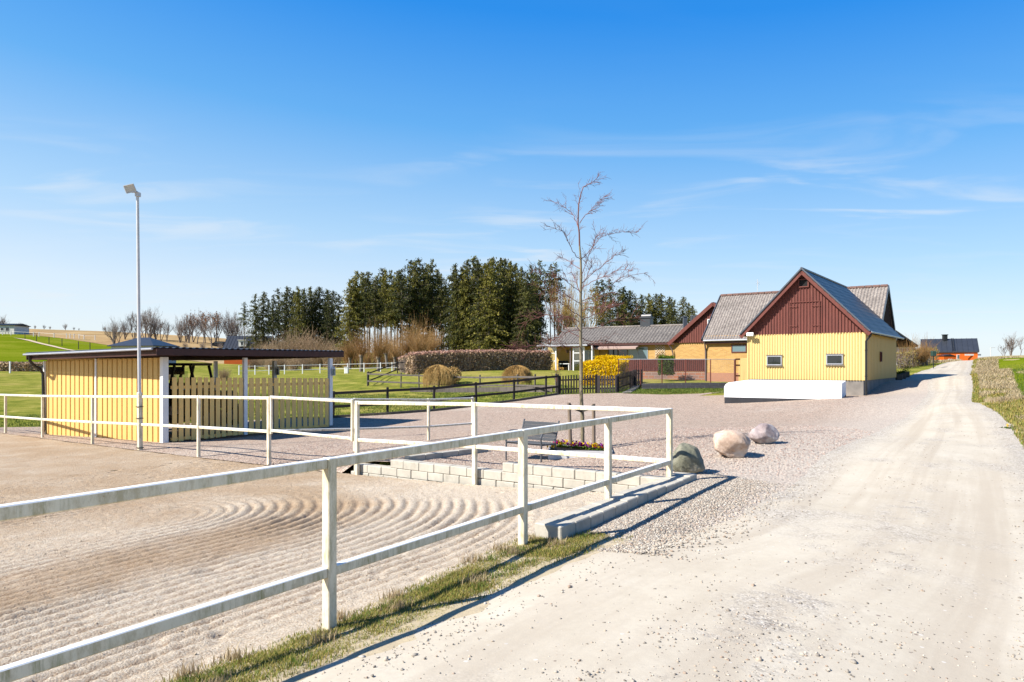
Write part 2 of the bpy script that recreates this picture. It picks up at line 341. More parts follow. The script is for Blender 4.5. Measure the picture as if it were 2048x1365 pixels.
M['greenblade'] = leafm('green_grass_blades', [(0.06, 0.11, 0.016), (0.12, 0.175, 0.026), (0.23, 0.25, 0.07)], trans=0.3)
# ------------------------------------------------------------------ terrain height
CP = []
def cp(px, py, Z): p = P(px, py, Z); CP.append((p.x, p.y, p.z))
def cw(x, y, zr): CP.append((x, y, zr + EZ))
for a in ((-1.2, 4.3, -1.76), (0.2, 6.2, -1.7), (-2.4, 2.4, -1.78), (0, 0, -1.66), (3, 0, -1.66), (-4, -3, -1.75), (8, 0, -1.6), (4, -8, -1.7), (-10, -8, -1.85),
          (-14, 2, -2.1), (-14, 10, -2.15), (-20, 20, -2.2), (2.5, 9.7, -1.62), (1.2, 7.4, -1.67), (3.6, 10, -1.66), (-26, 8, -2.2), (-40, 0, -2.2), (30, -30, -1.5), (-40, -40, -2.2)): cw(*a)
for a in ((2048, 1365, 3.6), (1260, 1061, 6.85), (779, 1287, 4.05), (604, 1359, 3.55), (1069, 1147, 5.44), (400, 1450, 3.0), (1165, 902, 13.4), (1060, 924, 12.7), (1462, 914, 11.4), (1528, 888, 12.7), (820, 924, 12.6), (965, 905, 13.9), (540, 930, 14.4), (390, 908, 15.8), (200, 884, 19.4),
          (330, 886, 19.7), (90, 871, 22.2), (660, 857, 24.2), (775, 828, 29), (868, 822, 30.3), (952, 811, 32), (1028, 803, 34), (1117, 790, 36.5), (1237, 787, 36.5), (1420, 785, 35), (1300, 779, 39), (1452, 809, 28.4),
          (1694, 797, 26.5), (1735, 792, 31.6), (1795, 762, 39.5), (1300, 762, 46), (1450, 763, 45), (1500, 757, 60), (2040, 891, 12.6), (1957, 803, 23), (1945, 764, 38), (1947, 746, 48), (1963, 722, 82), (1900, 741, 50), (1930, 725, 72),
          (1800, 835, 20), (1650, 850, 18.5), (1830, 742, 49), (1990, 713, 95), (2046, 716, 55), (2030, 742, 33), (2046, 800, 19), (2046, 850, 14.5), (2250, 780, 20), (2400, 720, 40), (2700, 690, 80), (1900, 722, 86), (1850, 723, 86), (1960, 719, 100), (1800, 728, 90), (1700, 730, 120),
          (735, 773, 51), (880, 780, 48), (960, 783, 46), (1100, 785, 41), (1080, 741, 62), (1180, 741, 62), (1300, 745, 56), (840, 749, 56), (1000, 742, 58), (0, 868, 21), (0, 790, 45), (0, 752, 70), (-150, 752, 70), (60, 747, 76),
          (300, 752, 70), (500, 750, 75), (700, 745, 78), (900, 740, 82), (600, 738, 95), (450, 730, 130), (520, 725, 160), (700, 730, 120), (900, 733, 110), (1100, 735, 110), (1400, 732, 110),
          (0, 738, 82), (80, 738, 84), (200, 727, 92), (0, 700, 125), (100, 705, 120), (200, 708, 118), (290, 706, 125), (0, 668, 180), (100, 680, 160), (180, 688, 155), (260, 697, 145), (-200, 690, 125), (-200, 655, 180), (-400, 640, 180),
          (200, 663, 220), (300, 668, 220), (400, 674, 215), (100, 660, 225), (0, 657, 230), (500, 682, 205), (600, 700, 200), (400, 690, 165), (320, 705, 140), (500, 705, 150), (200, 664, 260), (400, 680, 260), (700, 715, 180)): cp(*a)
for a in ((-900, 1000, 0), (0, 1000, -6), (900, 1000, -6), (-900, 300, 10), (900, 100, 2), (400, 300, -2), (0, 300, -1), (-100, 500, 2), (-600, -300, -2), (600, -300, -2), (200, 180, -1), (100, 260, -2), (0, -300, -2), (-300, 100, 4), (150, 40, 2.5), (60, 10, -.3)): cw(*a)
CP = np.array(CP); _c = 1.8
def _phi(A, B): return np.sqrt(((A[:, None, :] - B[None, :, :]) ** 2).sum(2) + _c * _c)
_m = CP[:, 2].mean(); _w = np.linalg.solve(_phi(CP[:, :2], CP[:, :2]) + np.eye(len(CP)) * -0.04, CP[:, 2] - _m)
def H(xy):
    xy = np.atleast_2d(np.asarray(xy, dtype=float)); out = np.empty(len(xy))
    for i in range(0, len(xy), 20000): out[i:i + 20000] = _phi(xy[i:i + 20000], CP[:, :2]) @ _w + _m
    return out
def h1(x, y): return float(H([(x, y)])[0])
def G(px, Z, dz=0.0): x, y = XY(px, Z); return Vector((x, y, h1(x, y) + dz))
# arena fence axes: corner K, along the near side (towards the camera) -U, along the far side V
K = np.array([2.17, 9.40]); U = np.array([0.562, 0.827]); U /= np.linalg.norm(U); V = np.array([-0.827, 0.562]); V /= np.linalg.norm(V)
def tn(xy):
    d = np.atleast_2d(xy) - K; return d @ V, d @ U          # metres inside the arena, metres beyond the far fence
def HA(xy):
    t, s = tn(xy); t = np.clip(t, 0, None); return EZ - 1.80 - 0.36 * (1 - np.exp(-t / 4.5)) - 0.003 * t
def inside(xy, poly):
    x, y = xy[:, 0], xy[:, 1]; r = np.zeros(len(x), bool); n = len(poly)
    for i in range(n):
        x1, y1 = poly[i]; x2, y2 = poly[(i + 1) % n]
        if y1 == y2: continue
        c = ((y1 > y) != (y2 > y)) & (x < (x2 - x1) * (y - y1) / (y2 - y1) + x1); r ^= c
    return r
def edist(xy, poly, closed=True):
    d = np.full(len(xy), 1e9); n = len(poly)
    for i in range(n if closed else n - 1):
        a = np.array(poly[i], float); b = np.array(poly[(i + 1) % n], float); ab = b - a; t = np.clip(((xy - a) @ ab) / max(1e-9, ab @ ab), 0, 1)
        d = np.minimum(d, np.linalg.norm(xy - (a + t[:, None] * ab), axis=1))
    return d
def smoothpoly(pts, k=6, closed=True):
    out = []; n = len(pts); pts = [np.array(p, float) for p in pts]
    for i in range(n if closed else n - 1):
        p0 = pts[(i - 1) % n] if closed or i > 0 else pts[0]; p1 = pts[i]; p2 = pts[(i + 1) % n]; p3 = pts[(i + 2) % n] if closed or i + 2 < n else pts[-1]
        for j in range(k):
            t = j / k; out.append(tuple(0.5 * (2 * p1 + (p2 - p0) * t + (2 * p0 - 5 * p1 + 4 * p2 - p3) * t * t + (3 * p1 - p0 - 3 * p2 + p3) * t ** 3)))
    return out
def fp(s, t): return tuple(K + U * s + V * t)               # fence coordinates: s beyond, t inside
def px2(px, Z): return XY(px, Z)
arena = [fp(0.0, -0.02), fp(0.02, 9.1), fp(0.02, 21), fp(0, 48), fp(-30, 48), fp(-30, 0.05), fp(-12, 0.0), fp(-2.9, 0.02)]
road_l = [(-9, -9), fp(-12.5, -.46), fp(-8, -.48), fp(-6, -.50), fp(-4.3, -.56), fp(-3.1, -.80), fp(-1.6, -1.35), (5.2, 11.4), (8.6, 15.8), (12.6, 21.5), (16.4, 27), (19.2, 31.6), (22.2, 36.5), px2(1812, 42), px2(1850, 50), px2(1900, 62), px2(1930, 76), px2(1945, 92), px2(1950, 120)]
road_r = [(1.0, -9), (0.5, -3), (2.2, 1.5), (4.3, 4.8), (6.9, 8.6), (9.5, 12.7), (12.1, 17), (14.9, 22), px2(1948, 29), px2(1942, 38), px2(1943, 48), px2(1952, 62), px2(1962, 80), px2(1968, 96), px2(1975, 125)]
RL = smoothpoly(road_l, 5, False) + [road_l[-1]]; RR = smoothpoly(road_r, 5, False) + [road_r[-1]]
road = RL + RR[::-1]
yard = [fp(-0.10, 27), fp(-0.08, 12), fp(-0.06, 9.2), fp(-0.06, 6.70), fp(0.0, 6.52), fp(0.22, 6.40), fp(0.24, 6.0), fp(0.24, 3.4), fp(0.27, -0.05), fp(-3.0, -0.33), fp(-3.2, -0.9), (2.9, 6.9)] + [tuple(p) for p in (np.array(RL[33:60]) + [0.6, -0.5])] + [px2(1830, 47), (24.0, 42), px2(1795, 45), px2(1745, 37), (16.5, 33), (9, 33), px2(1450, 35.3), px2(1400, 34.2), px2(1330, 34.3), px2(1262, 35.6), px2(1237, 36.6), px2(1117, 36.4), px2(1028, 33.6), px2(952, 31.3), px2(868, 29.8), px2(775, 28.4), px2(665, 27.8), px2(560, 28.5), (-17, 26)]
rfield = [px2(2130, 13.6), px2(2062, 18), px2(2034, 26), px2(2016, 36), px2(2000, 46), px2(1996, 58), px2(2004, 80), px2(2300, 90), (130, 60), (70, 0), (14, 6)]
rfield = smoothpoly(rfield[:7], 6, False) + rfield[6:]
rverge = [tuple(np.array(p) - (0.25, -0.1)) for p in RR[10:72]] + [tuple(np.array(p) + (1.2 + 0.05 * p[1], -0.4)) for p in RR[10:72]][::-1]
gfield = [px2(-900, 84), px2(0, 84), px2(110, 86), px2(210, 92), px2(330, 112), px2(270, 140), px2(190, 156), px2(60, 176), px2(-40, 186), px2(-900, 190)]
dryhill = [px2(-900, 191), px2(-40, 187), px2(60, 177), px2(190, 157), px2(275, 140), px2(345, 120), px2(440, 128), px2(545, 150), px2(640, 175), px2(640, 235), px2(400, 300), px2(-900, 320)]
track = [px2(25, 160), px2(60, 155), px2(110, 140), px2(150, 127), px2(185, 118), px2(181, 117), px2(146, 125), px2(106, 137), px2(56, 152)]
XL = np.unique(np.concatenate([np.arange(-26, 30, 0.5), np.arange(-250, 160, 2.5), np.linspace(-1500, -250, 12), np.linspace(160, 1500, 12)]))
YL = np.unique(np.concatenate([np.arange(-12, 46, 0.5), np.arange(45, 300, 2.5), np.linspace(300, 1800, 14), np.linspace(-600, -12, 8)]))
gx, gy = np.meshgrid(XL, YL); gxy = np.stack([gx.ravel(), gy.ravel()], 1); gz = H(gxy)
far = np.hypot(gxy[:, 0], gxy[:, 1])
def carve(poly, marg, depth):
    m = inside(gxy, poly); d = edist(gxy[m], poly); z = gz[m]; z[d > marg] -= depth; gz[m] = z
arx = [fp(0.28, -0.20), fp(0.28, 9.1), fp(0.28, 21), fp(0.3, 48.3), fp(-30, 48.3), fp(-30, -0.12), fp(-12, -0.12), fp(-2.9, -0.12)]
carve(arx, 0.0, 0.9)
tt, ss = tn(gxy); gz[(tt > 0.3) & (tt < 40) & (ss > -29) & (ss < -0.3)] -= 0.2
for pl in (road, yard): carve(pl, 0.22, 0.12)
carve(rverge, 0.3, 0.12); carve(rfield, 3.0, 0.35); carve(gfield, 3.5, 0.6); carve(dryhill, 3.5, 0.6)
nx, ny = len(XL), len(YL); ii, jj = np.meshgrid(np.arange(nx - 1), np.arange(ny - 1)); q0 = (jj * nx + ii).ravel()
gf = np.stack([q0, q0 + 1, q0 + nx + 1, q0 + nx], 1)
# ---- ground materials
def grass_mat(name, cols, sc=0.35, bsc=14, patch=None, gran=True):
    m, t, b = newmat(name); q = NT(t); p = q.pos()
    f = q.m('ADD', q.m('MULTIPLY', q.noise(p, sc, 6, 0.65, 0.5), 0.62), q.m('MULTIPLY', q.noise(p, bsc, 3, 0.7), 0.38))
    k = len(cols); c = q.ramp(f, [(0.36 + 0.28 * i / (k - 1), x) for i, x in enumerate(cols)])
    if patch: c = q.mix(q.mr(q.noise(p, 0.12, 5, 0.6), 0.48, 0.62, 0, 0.8), c, patch)
    set_(t, b, col=c, rough=1.0, spec=0.0, nrm=q.bump(q.noise(p, bsc * 1.2, 4, 0.8), 0.6, 0.06)); return m
def gravel(name, cols, cell=38, base=None, patchcol=None, bst=0.7, fines=0.0, finecol=(0.5, 0.45, 0.38)):
    m, t, b = newmat(name); q = NT(t); p = q.pos(); w = q.n('ShaderNodeVectorMath', {0: p, 1: (1, 1, 0.6)}, operation='MULTIPLY').outputs[0]
    v = q.n('ShaderNodeTexVoronoi', {'Vector': w, 'Scale': cell, 'Randomness': 1.0}, feature='F1')
    v2 = q.n('ShaderNodeTexVoronoi', {'Vector': w, 'Scale': cell * 0.37}, feature='F1')
    sep = q.n('ShaderNodeSeparateColor', {0: v.outputs['Color']})
    sep2 = q.n('ShaderNodeSeparateColor', {0: v2.outputs['Color']})
    k = len(cols); c = q.ramp(sep.outputs[0], [(i / k, x) for i, x in enumerate(cols)], 'CONSTANT')
    c = q.mix(q.mr(v.outputs['Distance'], 0.42, 0.75, 0, 0.6), c, tuple(x * 0.35 for x in cols[0]))
    c = q.mix(0.35, c, q.ramp(sep2.outputs[0], [(0, cols[0]), (0.5, cols[1]), (1, cols[-1])]))
    if fines: c = q.mix(q.mr(q.noise(p, 1.6, 7, 0.7), 0.62 - fines * 0.4, 0.72 - fines * 0.25), c, finecol)
    if patchcol: c = q.mix(q.mr(q.noise(p, 0.35, 5, 0.65), 0.45, 0.65, 0, 0.75), c, patchcol)
    hgt = q.m('ADD', q.m('MULTIPLY', v.outputs['Distance'], -1.0), q.m('MULTIPLY', q.noise(p, 3, 4), 0.5))
    set_(t, b, col=c, rough=0.95, spec=0.15, nrm=q.bump(hgt, bst, 0.02)); return m, t, b, q, c
M['grass'] = grass_mat('lawn_grass', [(0.075, 0.105, 0.016), (0.15, 0.17, 0.028), (0.24, 0.235, 0.045), (0.37, 0.31, 0.10)], 0.8, 16, patch=(0.31, 0.26, 0.075))
M['crop'] = grass_mat('young_crop', [(0.085, 0.125, 0.018), (0.14, 0.175, 0.026), (0.22, 0.225, 0.05)], 0.06, 4)
M['dryland'] = grass_mat('dry_hill_grass', [(0.26, 0.17, 0.085), (0.38, 0.26, 0.13), (0.46, 0.34, 0.18)], 0.10, 1.5, patch=(0.30, 0.22, 0.11))
M['trackm'] = mat('pale_track', (0.50, 0.40, 0.29), 0.95, 0.1, 1)
yd, t_, b_, q_, c_ = gravel('pink_granite_gravel', [(0.20, 0.15, 0.12), (0.46, 0.33, 0.245), (0.57, 0.43, 0.325), (0.50, 0.42, 0.335), (0.62, 0.54, 0.44), (0.38, 0.275, 0.21)], 30, bst=0.8)
# further up and towards the road the gravel is paler and dustier
pale = q_.m('MAXIMUM', q_.mr(q_.attr('rd'), 3.2, 0.2, 0, 0.85), q_.mr(q_.noise(q_.pos(), 0.22, 5, 0.6), 0.52, 0.72, 0, 0.6))
c_ = q_.mix(pale, c_, q_.mix(0.5, c_, (0.56, 0.52, 0.45))); set_(t_, b_, col=c_); M['yard'] = yd
def roadmat():
    m, t, b, q, cg = gravel('road_gravel', [(0.27, 0.23, 0.19), (0.50, 0.45, 0.37), (0.57, 0.51, 0.42), (0.41, 0.36, 0.30), (0.60, 0.55, 0.48)], 52, bst=0.5)
    p = q.pos(); e = q.attr('ed'); a = q.attr('al')
    dust = q.ramp(q.noise(p, 1.1, 8, 0.7), [(0.3, (0.47, 0.41, 0.315)), (0.52, (0.535, 0.475, 0.375)), (0.75, (0.59, 0.535, 0.435))])
    lane = q.noise(q.n('ShaderNodeCombineXYZ', {0: q.m('MULTIPLY', a, 7.0), 1: q.m('MULTIPLY', q.n('ShaderNodeSeparateXYZ', {0: p}).outputs[1], 0.10)}).outputs[0], 1.0, 5, 0.6)
    dust = q.mix(q.mr(lane, 0.42, 0.64, 0.0, 0.8), dust, (0.43, 0.365, 0.28))
    dust = q.mix(q.mr(q.noise(p, 22, 5, 0.7), 0.35, 0.7, 0.0, 0.25), dust, (0.40, 0.35, 0.28))
    # loose gravel in the crown between the wheel tracks, in patches, and along both edges
    pn = q.noise(q.scl(p, (1, 1, 1)), 1.7, 8, 0.75, 0.4)
    crown = q.m('MULTIPLY', q.mr(q.m('ABSOLUTE', q.m('SUBTRACT', a, 0.5)), 0.16, 0.02), q.mr(pn, 0.48, 0.66))
    edge = q.mr(q.m('ADD', e, q.m('MULTIPLY', q.noise(p, 1.4, 6, 0.65), 1.0)), 1.15, 0.5)
    patch = q.m('MULTIPLY', q.mr(q.noise(p, 0.45, 6, 0.65, 0.3), 0.52, 0.68), 0.75)
    f = q.m('MINIMUM', q.m('MAXIMUM', q.m('MAXIMUM', crown, edge), patch), 1.0)
    c = q.mix(f, dust, cg)
    # scattered single stones half sunk in the dust
    v = q.n('ShaderNodeTexVoronoi', {'Vector': p, 'Scale': 11.0}, feature='F1'); sc = q.n('ShaderNodeSeparateColor', {0: v.outputs['Color']})
    rr = q.m('MULTIPLY', sc.outputs[1], 0.16); st = q.m('MULTIPLY', q.m('LESS_THAN', v.outputs['Distance'], rr), q.m('GREATER_THAN', sc.outputs[0], 0.35))
    c = q.mix(q.m('MULTIPLY', st, 0.8), c, q.ramp(sc.outputs[2], [(0, (0.17, 0.12, 0.10)), (0.4, (0.33, 0.29, 0.25)), (0.8, (0.60, 0.56, 0.50))]))
    vg = q.n('ShaderNodeTexVoronoi', {'Vector': p, 'Scale': 52.0}, feature='F1')
    hh = q.m('ADD', q.m('ADD', q.m('MULTIPLY', st, 0.4), q.m('MULTIPLY', q.m('MULTIPLY', vg.outputs['Distance'], f), -0.8)), q.m('MULTIPLY', q.noise(p, 5, 8, 0.75), 0.6))
    set_(t, b, col=c, nrm=q.bump(hh, 0.5, 0.012)); return m
M['road'] = roadmat()
def sandmat():
    m, t, b = newmat('raked_arena_sand'); q = NT(t); p = q.pos(); dmp = q.attr('damp')
    f = q.noise(p, 18, 8, 0.8); c = q.ramp(f, [(0.3, (0.42, 0.34, 0.265)), (0.5, (0.56, 0.48, 0.385)), (0.72, (0.66, 0.59, 0.50))])
    vr = q.n('ShaderNodeTexVoronoi', {'Vector': p, 'Scale': 70.0}, feature='F1'); vs = q.n('ShaderNodeSeparateColor', {0: vr.outputs['Color']})
    gr = q.ramp(vs.outputs[0], [(0, (0.27, 0.19, 0.14)), (0.14, (0.66, 0.60, 0.51)), (0.4, (0.55, 0.46, 0.365)), (0.62, (0.70, 0.65, 0.57)), (0.86, (0.45, 0.35, 0.27))], 'CONSTANT')
    c = q.mix(0.48, c, gr)
    c = q.mix(q.mr(q.m('ADD', dmp, q.m('MULTIPLY', q.m('SUBTRACT', q.noise(p, 0.9, 7, 0.72), 0.5), 1.3)), 0.15, 0.95), q.mix(0.35, c, (0.52, 0.445, 0.345)), q.mix(0.72, c, (0.32, 0.22, 0.13)))
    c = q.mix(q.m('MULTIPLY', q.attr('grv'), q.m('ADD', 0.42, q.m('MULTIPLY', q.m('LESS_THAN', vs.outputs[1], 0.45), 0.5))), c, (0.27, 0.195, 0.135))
    c = q.mix(q.mr(q.noise(p, 60, 3, 0.8), 0.60, 0.72, 0, 0.75), c, (0.20, 0.15, 0.11))
    set_(t, b, col=c, rough=0.97, spec=0.1, nrm=q.bump(q.m('ADD', q.noise(p, 55, 6, 0.85), q.m('MULTIPLY', vr.outputs['Distance'], -0.5)), 0.8, 0.018)); return m
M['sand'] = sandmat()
tag(obj('ground', np.c_[gxy, gz], gf, M['grass'], smooth=True, base=(0, 0, 0), uv=False), kind='structure')
def drape(name, poly, res, off, m, hf=H, attrs=None, jit=0.0, kind='structure', rfar=None):
    P2 = []
    for i in range(len(poly)):
        a = np.array(poly[i]); b = np.array(poly[(i + 1) % len(poly)]); l = np.linalg.norm(b - a); dd = max(res, (rfar or 0) * min(np.hypot(*a), np.hypot(*b)))
        k = max(1, int(l / dd))
        for j in range(k):
            p = a + (b - a) * j / k
            if jit: p = p + rng.normal(0, jit * min(1.0, 4.0 / 4.0), 2)
            P2.append(tuple(p))
    pa = np.array(P2); lo, hi = pa.min(0), pa.max(0); xs = [lo[0]]
    X, Y = np.meshgrid(np.arange(lo[0], hi[0], res), np.arange(lo[1], hi[1], res)); I = np.stack([X.ravel(), Y.ravel()], 1)
    if rfar:
        r = np.hypot(I[:, 0], I[:, 1]); stp = np.maximum(1, 2 ** np.floor(np.log2(np.maximum(1, r * rfar / res)))).astype(int)
        gi = np.round((I - lo) / res).astype(int); I = I[(gi[:, 0] % stp == 0) & (gi[:, 1] % stp == 0)]
    I = I[inside(I, P2)]; I = I[edist(I, P2) > res * 0.4]
    n = len(P2); allp = [Vector(p) for p in P2] + [Vector(p) for p in I]
    r = geometry.delaunay_2d_cdt(allp, [], [list(range(n))], 1, 1e-5)
    xy = np.array([(v.x, v.y) for v in r[0]]); z = hf(xy) + off; fc = np.array([list(f) for f in r[2]], dtype=np.int32)
    at = {k: fn(xy) for k, fn in (attrs or {}).items()}
    return tag(obj(name, np.c_[xy, z], fc, m, smooth=True, base=(0, 0, 0), uv=False, attrs=at), kind=kind)
def along(xy):
    d1 = edist(xy, RL, False); d2 = edist(xy, RR, False); return d1 / (d1 + d2 + 1e-6)
def yard_h(xy):
    t, s = tn(xy); h = H(xy); k = np.clip(s / 1.0, 0, 1); k = k * k * (3 - 2 * k); w = (1 - k) * np.clip((t - 6.37) / .06, 0, 1); return HA(xy) * w + h * (1 - w)
drape('gravel_yard', yard, 0.6, 0.012, M['yard'], attrs={'rd': lambda q: np.where(inside(q, road), 0, edist(q, road))}, jit=0.02, hf=yard_h)
def road_h(xy):
    a = along(xy); return H(xy) + 0.010 + 0.024 * np.clip(edist(xy, RL + RR[::-1]) / 0.5, 0, 1) + 0.03 * np.sin(np.pi * np.clip(a, 0, 1)) - 0.02 * np.exp(-((a - 0.25) / 0.08) ** 2) - 0.02 * np.exp(-((a - 0.75) / 0.08) ** 2)
drape('road', road, 0.25, 0.0, M['road'], hf=road_h, attrs={'ed': lambda q: np.minimum(edist(q, RR, False), edist(q, RL, False) + 1.6 * np.clip((8.4 - q[:, 1]) / 2.0, 0, 1)), 'al': along}, jit=0.03, rfar=0.012)
M['vergeR'] = grass_mat('dry_verge_ground', [(0.16, 0.14, 0.05), (0.30, 0.25, 0.12), (0.42, 0.35, 0.22), (0.17, 0.19, 0.045)], 1.6, 16)
drape('right_verge', rverge, 0.25, 0.004, M['vergeR'], jit=0.03)
drape('right_field', rfield, 2.0, 0.02, M['crop'], jit=0.12)
drape('green_field', gfield, 3.0, 0.05, M['crop'])
drape('dry_hillside', dryhill, 3.0, 0.05, M['dryland'])
drape('field_track', track, 2.0, 0.16, M['trackm'])
# ---- arena sand: raked grooves are real relief, run round a turn
TC = np.array([-5.1, 9.2])
def rake(xy):
    d = xy - TC; a = d @ (-U); perp = d - np.outer(np.maximum(a, 0), -U); r = np.linalg.norm(perp, axis=1)
    r = r + 0.06 * np.sin(xy[:, 0] * 0.9 + 0.6 * xy[:, 1]) + 0.015 * np.sin(xy[:, 0] * 2.3 - xy[:, 1] * 1.7); return r
def vnoise(xy, sc, seed):
    g = np.random.default_rng(seed).random((256, 256)); p = xy * sc; i = np.floor(p).astype(int); f = p - i; f = f * f * (3 - 2 * f); i &= 255; j = (i + 1) & 255
    return (g[i[:, 0], i[:, 1]] * (1 - f[:, 0]) + g[j[:, 0], i[:, 1]] * f[:, 0]) * (1 - f[:, 1]) + (g[i[:, 0], j[:, 1]] * (1 - f[:, 0]) + g[j[:, 0], j[:, 1]] * f[:, 0]) * f[:, 1]
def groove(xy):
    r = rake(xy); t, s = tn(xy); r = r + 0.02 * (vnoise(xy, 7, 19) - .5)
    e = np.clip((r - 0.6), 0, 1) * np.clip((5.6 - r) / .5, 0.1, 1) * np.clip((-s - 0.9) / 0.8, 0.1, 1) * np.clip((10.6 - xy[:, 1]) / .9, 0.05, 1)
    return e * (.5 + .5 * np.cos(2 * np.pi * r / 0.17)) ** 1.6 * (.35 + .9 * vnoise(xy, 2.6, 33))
def sand_h(xy):
    r = rake(xy); z = HA(xy); t, s = tn(xy); n1 = vnoise(xy, 1.1, 1); n2 = vnoise(xy, 9, 2); n3 = vnoise(xy, 22, 3)
    amp = (1 - 0.25 * np.clip(((xy - TC) @ (-U)) / 1.5, 0, 1)) * (0.55 + 0.65 * n1) * np.clip((r - 0.6) / 1.0, 0, 1) * np.clip((5.6 - r) / 0.5, 0.12, 1) * np.clip((10.6 - xy[:, 1]) / .9, 0.08, 1) * np.clip((-s - 0.9) / 0.8, 0.1, 1) * np.clip(t / 0.5, 0, 1)
    r = r + 0.02 * (vnoise(xy, 7, 19) - .5); ph = 2 * np.pi * r / 0.17; sh = .6 - 1.9 * (.5 + .5 * np.cos(ph)) ** 2.2; sh = sh * (.75 + .5 * vnoise(np.c_[r * 6, xy[:, 0] * .8], 1, 23))
    z = z + 0.019 * amp * (.55 + .9 * vnoise(xy, 1.7, 91)) * sh * (.75 + .5 * vnoise(xy, 6, 9)) + 0.011 * (vnoise(xy, 31, 3) - 0.5) + 0.008 * (n2 - 0.5) * .5 + np.random.default_rng(5).normal(0, .0034, len(xy)) + 0.007 * (vnoise(xy, 2.3, 5) - 0.5)
    c = np.clip(vnoise(xy, 5.0, 7) - 0.80, 0, 1); hp = np.clip(vnoise(xy, 3.1, 77) - .84, 0, 1); return z - 0.16 * c * np.clip((r - 4.5) / .5, 0, 1) - .14 * hp + 0.05 * np.exp(-np.abs(t - 0.25) / 0.15) * n1
def damp(xy):
    r = rake(xy); t, s = tn(xy); b = np.clip((t - 2.4) / 4.5, 0, 1) * .75; return np.clip(np.maximum(b, np.exp(-((r - 2.4) / 1.0) ** 2) * 0.85), 0, 1)
# near part: fine grid in fence coordinates; far part: coarser
def sgrid(s0, s1, t0, t1, ds, name):
    a = np.arange(s0, s1 + ds * .5, ds); c = np.arange(t0, t1 + ds * .5, ds); A, C = np.meshgrid(a, c); xy = K + A.ravel()[:, None] * U + C.ravel()[:, None] * V
    n = len(a); i, j = np.meshgrid(np.arange(n - 1), np.arange(len(c) - 1)); q0 = (j * n + i).ravel(); return xy, np.stack([q0, q0 + 1, q0 + n + 1, q0 + n], 1)
x1, f1 = sgrid(-9.0, 0.0, 0.0, 11.0, 0.028, ''); x2, f2 = sgrid(-9.0, 0.0, 11.0, 47.0, 0.2, ''); x3, f3 = sgrid(-30, -9.0, 0.0, 47.0, 0.25, '')
xa = np.concatenate([x1, x2, x3]); fa = np.concatenate([f1, f2 + len(x1), f3 + len(x1) + len(x2)]); za = sand_h(xa)
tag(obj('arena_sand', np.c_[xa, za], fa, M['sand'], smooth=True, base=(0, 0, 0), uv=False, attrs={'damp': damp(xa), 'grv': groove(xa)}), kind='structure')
def HS(x, y): return float(HA([(x, y)])[0])
# ------------------------------------------------------------------ white arena fence
def FP(s, t, z): p = K + U * s + V * t; return Vector((p[0], p[1], z + EZ))
U3 = Vector((U[0], U[1], 0)); V3 = Vector((V[0], V[1], 0)); UPZ = Vector((0, 0, 1))
fence = empty('white_rail_fence', FP(0, 0, -1.54), 'white painted two-rail metal fence stained with green algae round the raked sand arena', 'fence')
near = [(-10.7, -.61, -1.85), (-8.35, -.61, -1.85), (-5.98, -.612, -1.80), (-3.68, -.61, -1.74), (-1.9, -.61, -1.56), (0, -.612, -1.56)]
farp = [(3.37, -.637, -2.0), (6.15, -.70, -2.13), (8.8, -.69, -2.2), (11.4, -.735, -2.2), (14.0, -.80, -2.25), (16.5, -.865, -2.25), (19.6, -.93, -2.3), (22.3, -.97, -2.3), (25, -1.0, -2.35)]
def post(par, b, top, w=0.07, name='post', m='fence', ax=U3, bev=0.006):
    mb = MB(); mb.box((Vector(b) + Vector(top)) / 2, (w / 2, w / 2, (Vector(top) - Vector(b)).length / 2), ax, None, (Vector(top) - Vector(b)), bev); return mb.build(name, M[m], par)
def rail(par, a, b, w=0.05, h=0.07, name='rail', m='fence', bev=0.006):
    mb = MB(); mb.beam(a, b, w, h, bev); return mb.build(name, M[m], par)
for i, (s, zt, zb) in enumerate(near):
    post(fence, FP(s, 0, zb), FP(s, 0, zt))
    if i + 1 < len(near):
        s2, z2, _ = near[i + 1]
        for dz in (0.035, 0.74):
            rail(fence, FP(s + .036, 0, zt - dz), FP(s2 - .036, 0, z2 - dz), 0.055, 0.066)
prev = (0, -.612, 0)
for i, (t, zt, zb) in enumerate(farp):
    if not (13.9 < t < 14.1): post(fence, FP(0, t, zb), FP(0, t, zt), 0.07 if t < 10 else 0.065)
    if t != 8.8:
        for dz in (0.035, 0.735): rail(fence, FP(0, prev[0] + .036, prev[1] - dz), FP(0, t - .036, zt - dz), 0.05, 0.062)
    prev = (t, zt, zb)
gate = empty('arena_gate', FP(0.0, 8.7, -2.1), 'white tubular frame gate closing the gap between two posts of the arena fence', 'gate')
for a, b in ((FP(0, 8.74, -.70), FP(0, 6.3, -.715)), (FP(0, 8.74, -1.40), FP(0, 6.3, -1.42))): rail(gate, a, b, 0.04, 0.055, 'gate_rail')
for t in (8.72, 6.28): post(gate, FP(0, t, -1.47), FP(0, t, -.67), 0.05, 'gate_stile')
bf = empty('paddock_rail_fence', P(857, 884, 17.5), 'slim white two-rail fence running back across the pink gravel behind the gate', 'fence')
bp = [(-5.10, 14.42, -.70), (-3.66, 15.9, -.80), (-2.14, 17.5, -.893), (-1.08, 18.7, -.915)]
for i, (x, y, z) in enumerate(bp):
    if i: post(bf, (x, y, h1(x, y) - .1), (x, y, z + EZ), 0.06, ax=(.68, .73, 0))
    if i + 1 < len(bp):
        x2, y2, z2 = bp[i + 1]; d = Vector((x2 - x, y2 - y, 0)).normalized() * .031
        for dz in (0.03, 0.72): rail(bf, Vector((x, y, z + EZ - dz)) + d, Vector((x2, y2, z2 + EZ - dz)) - d, 0.045, 0.05)
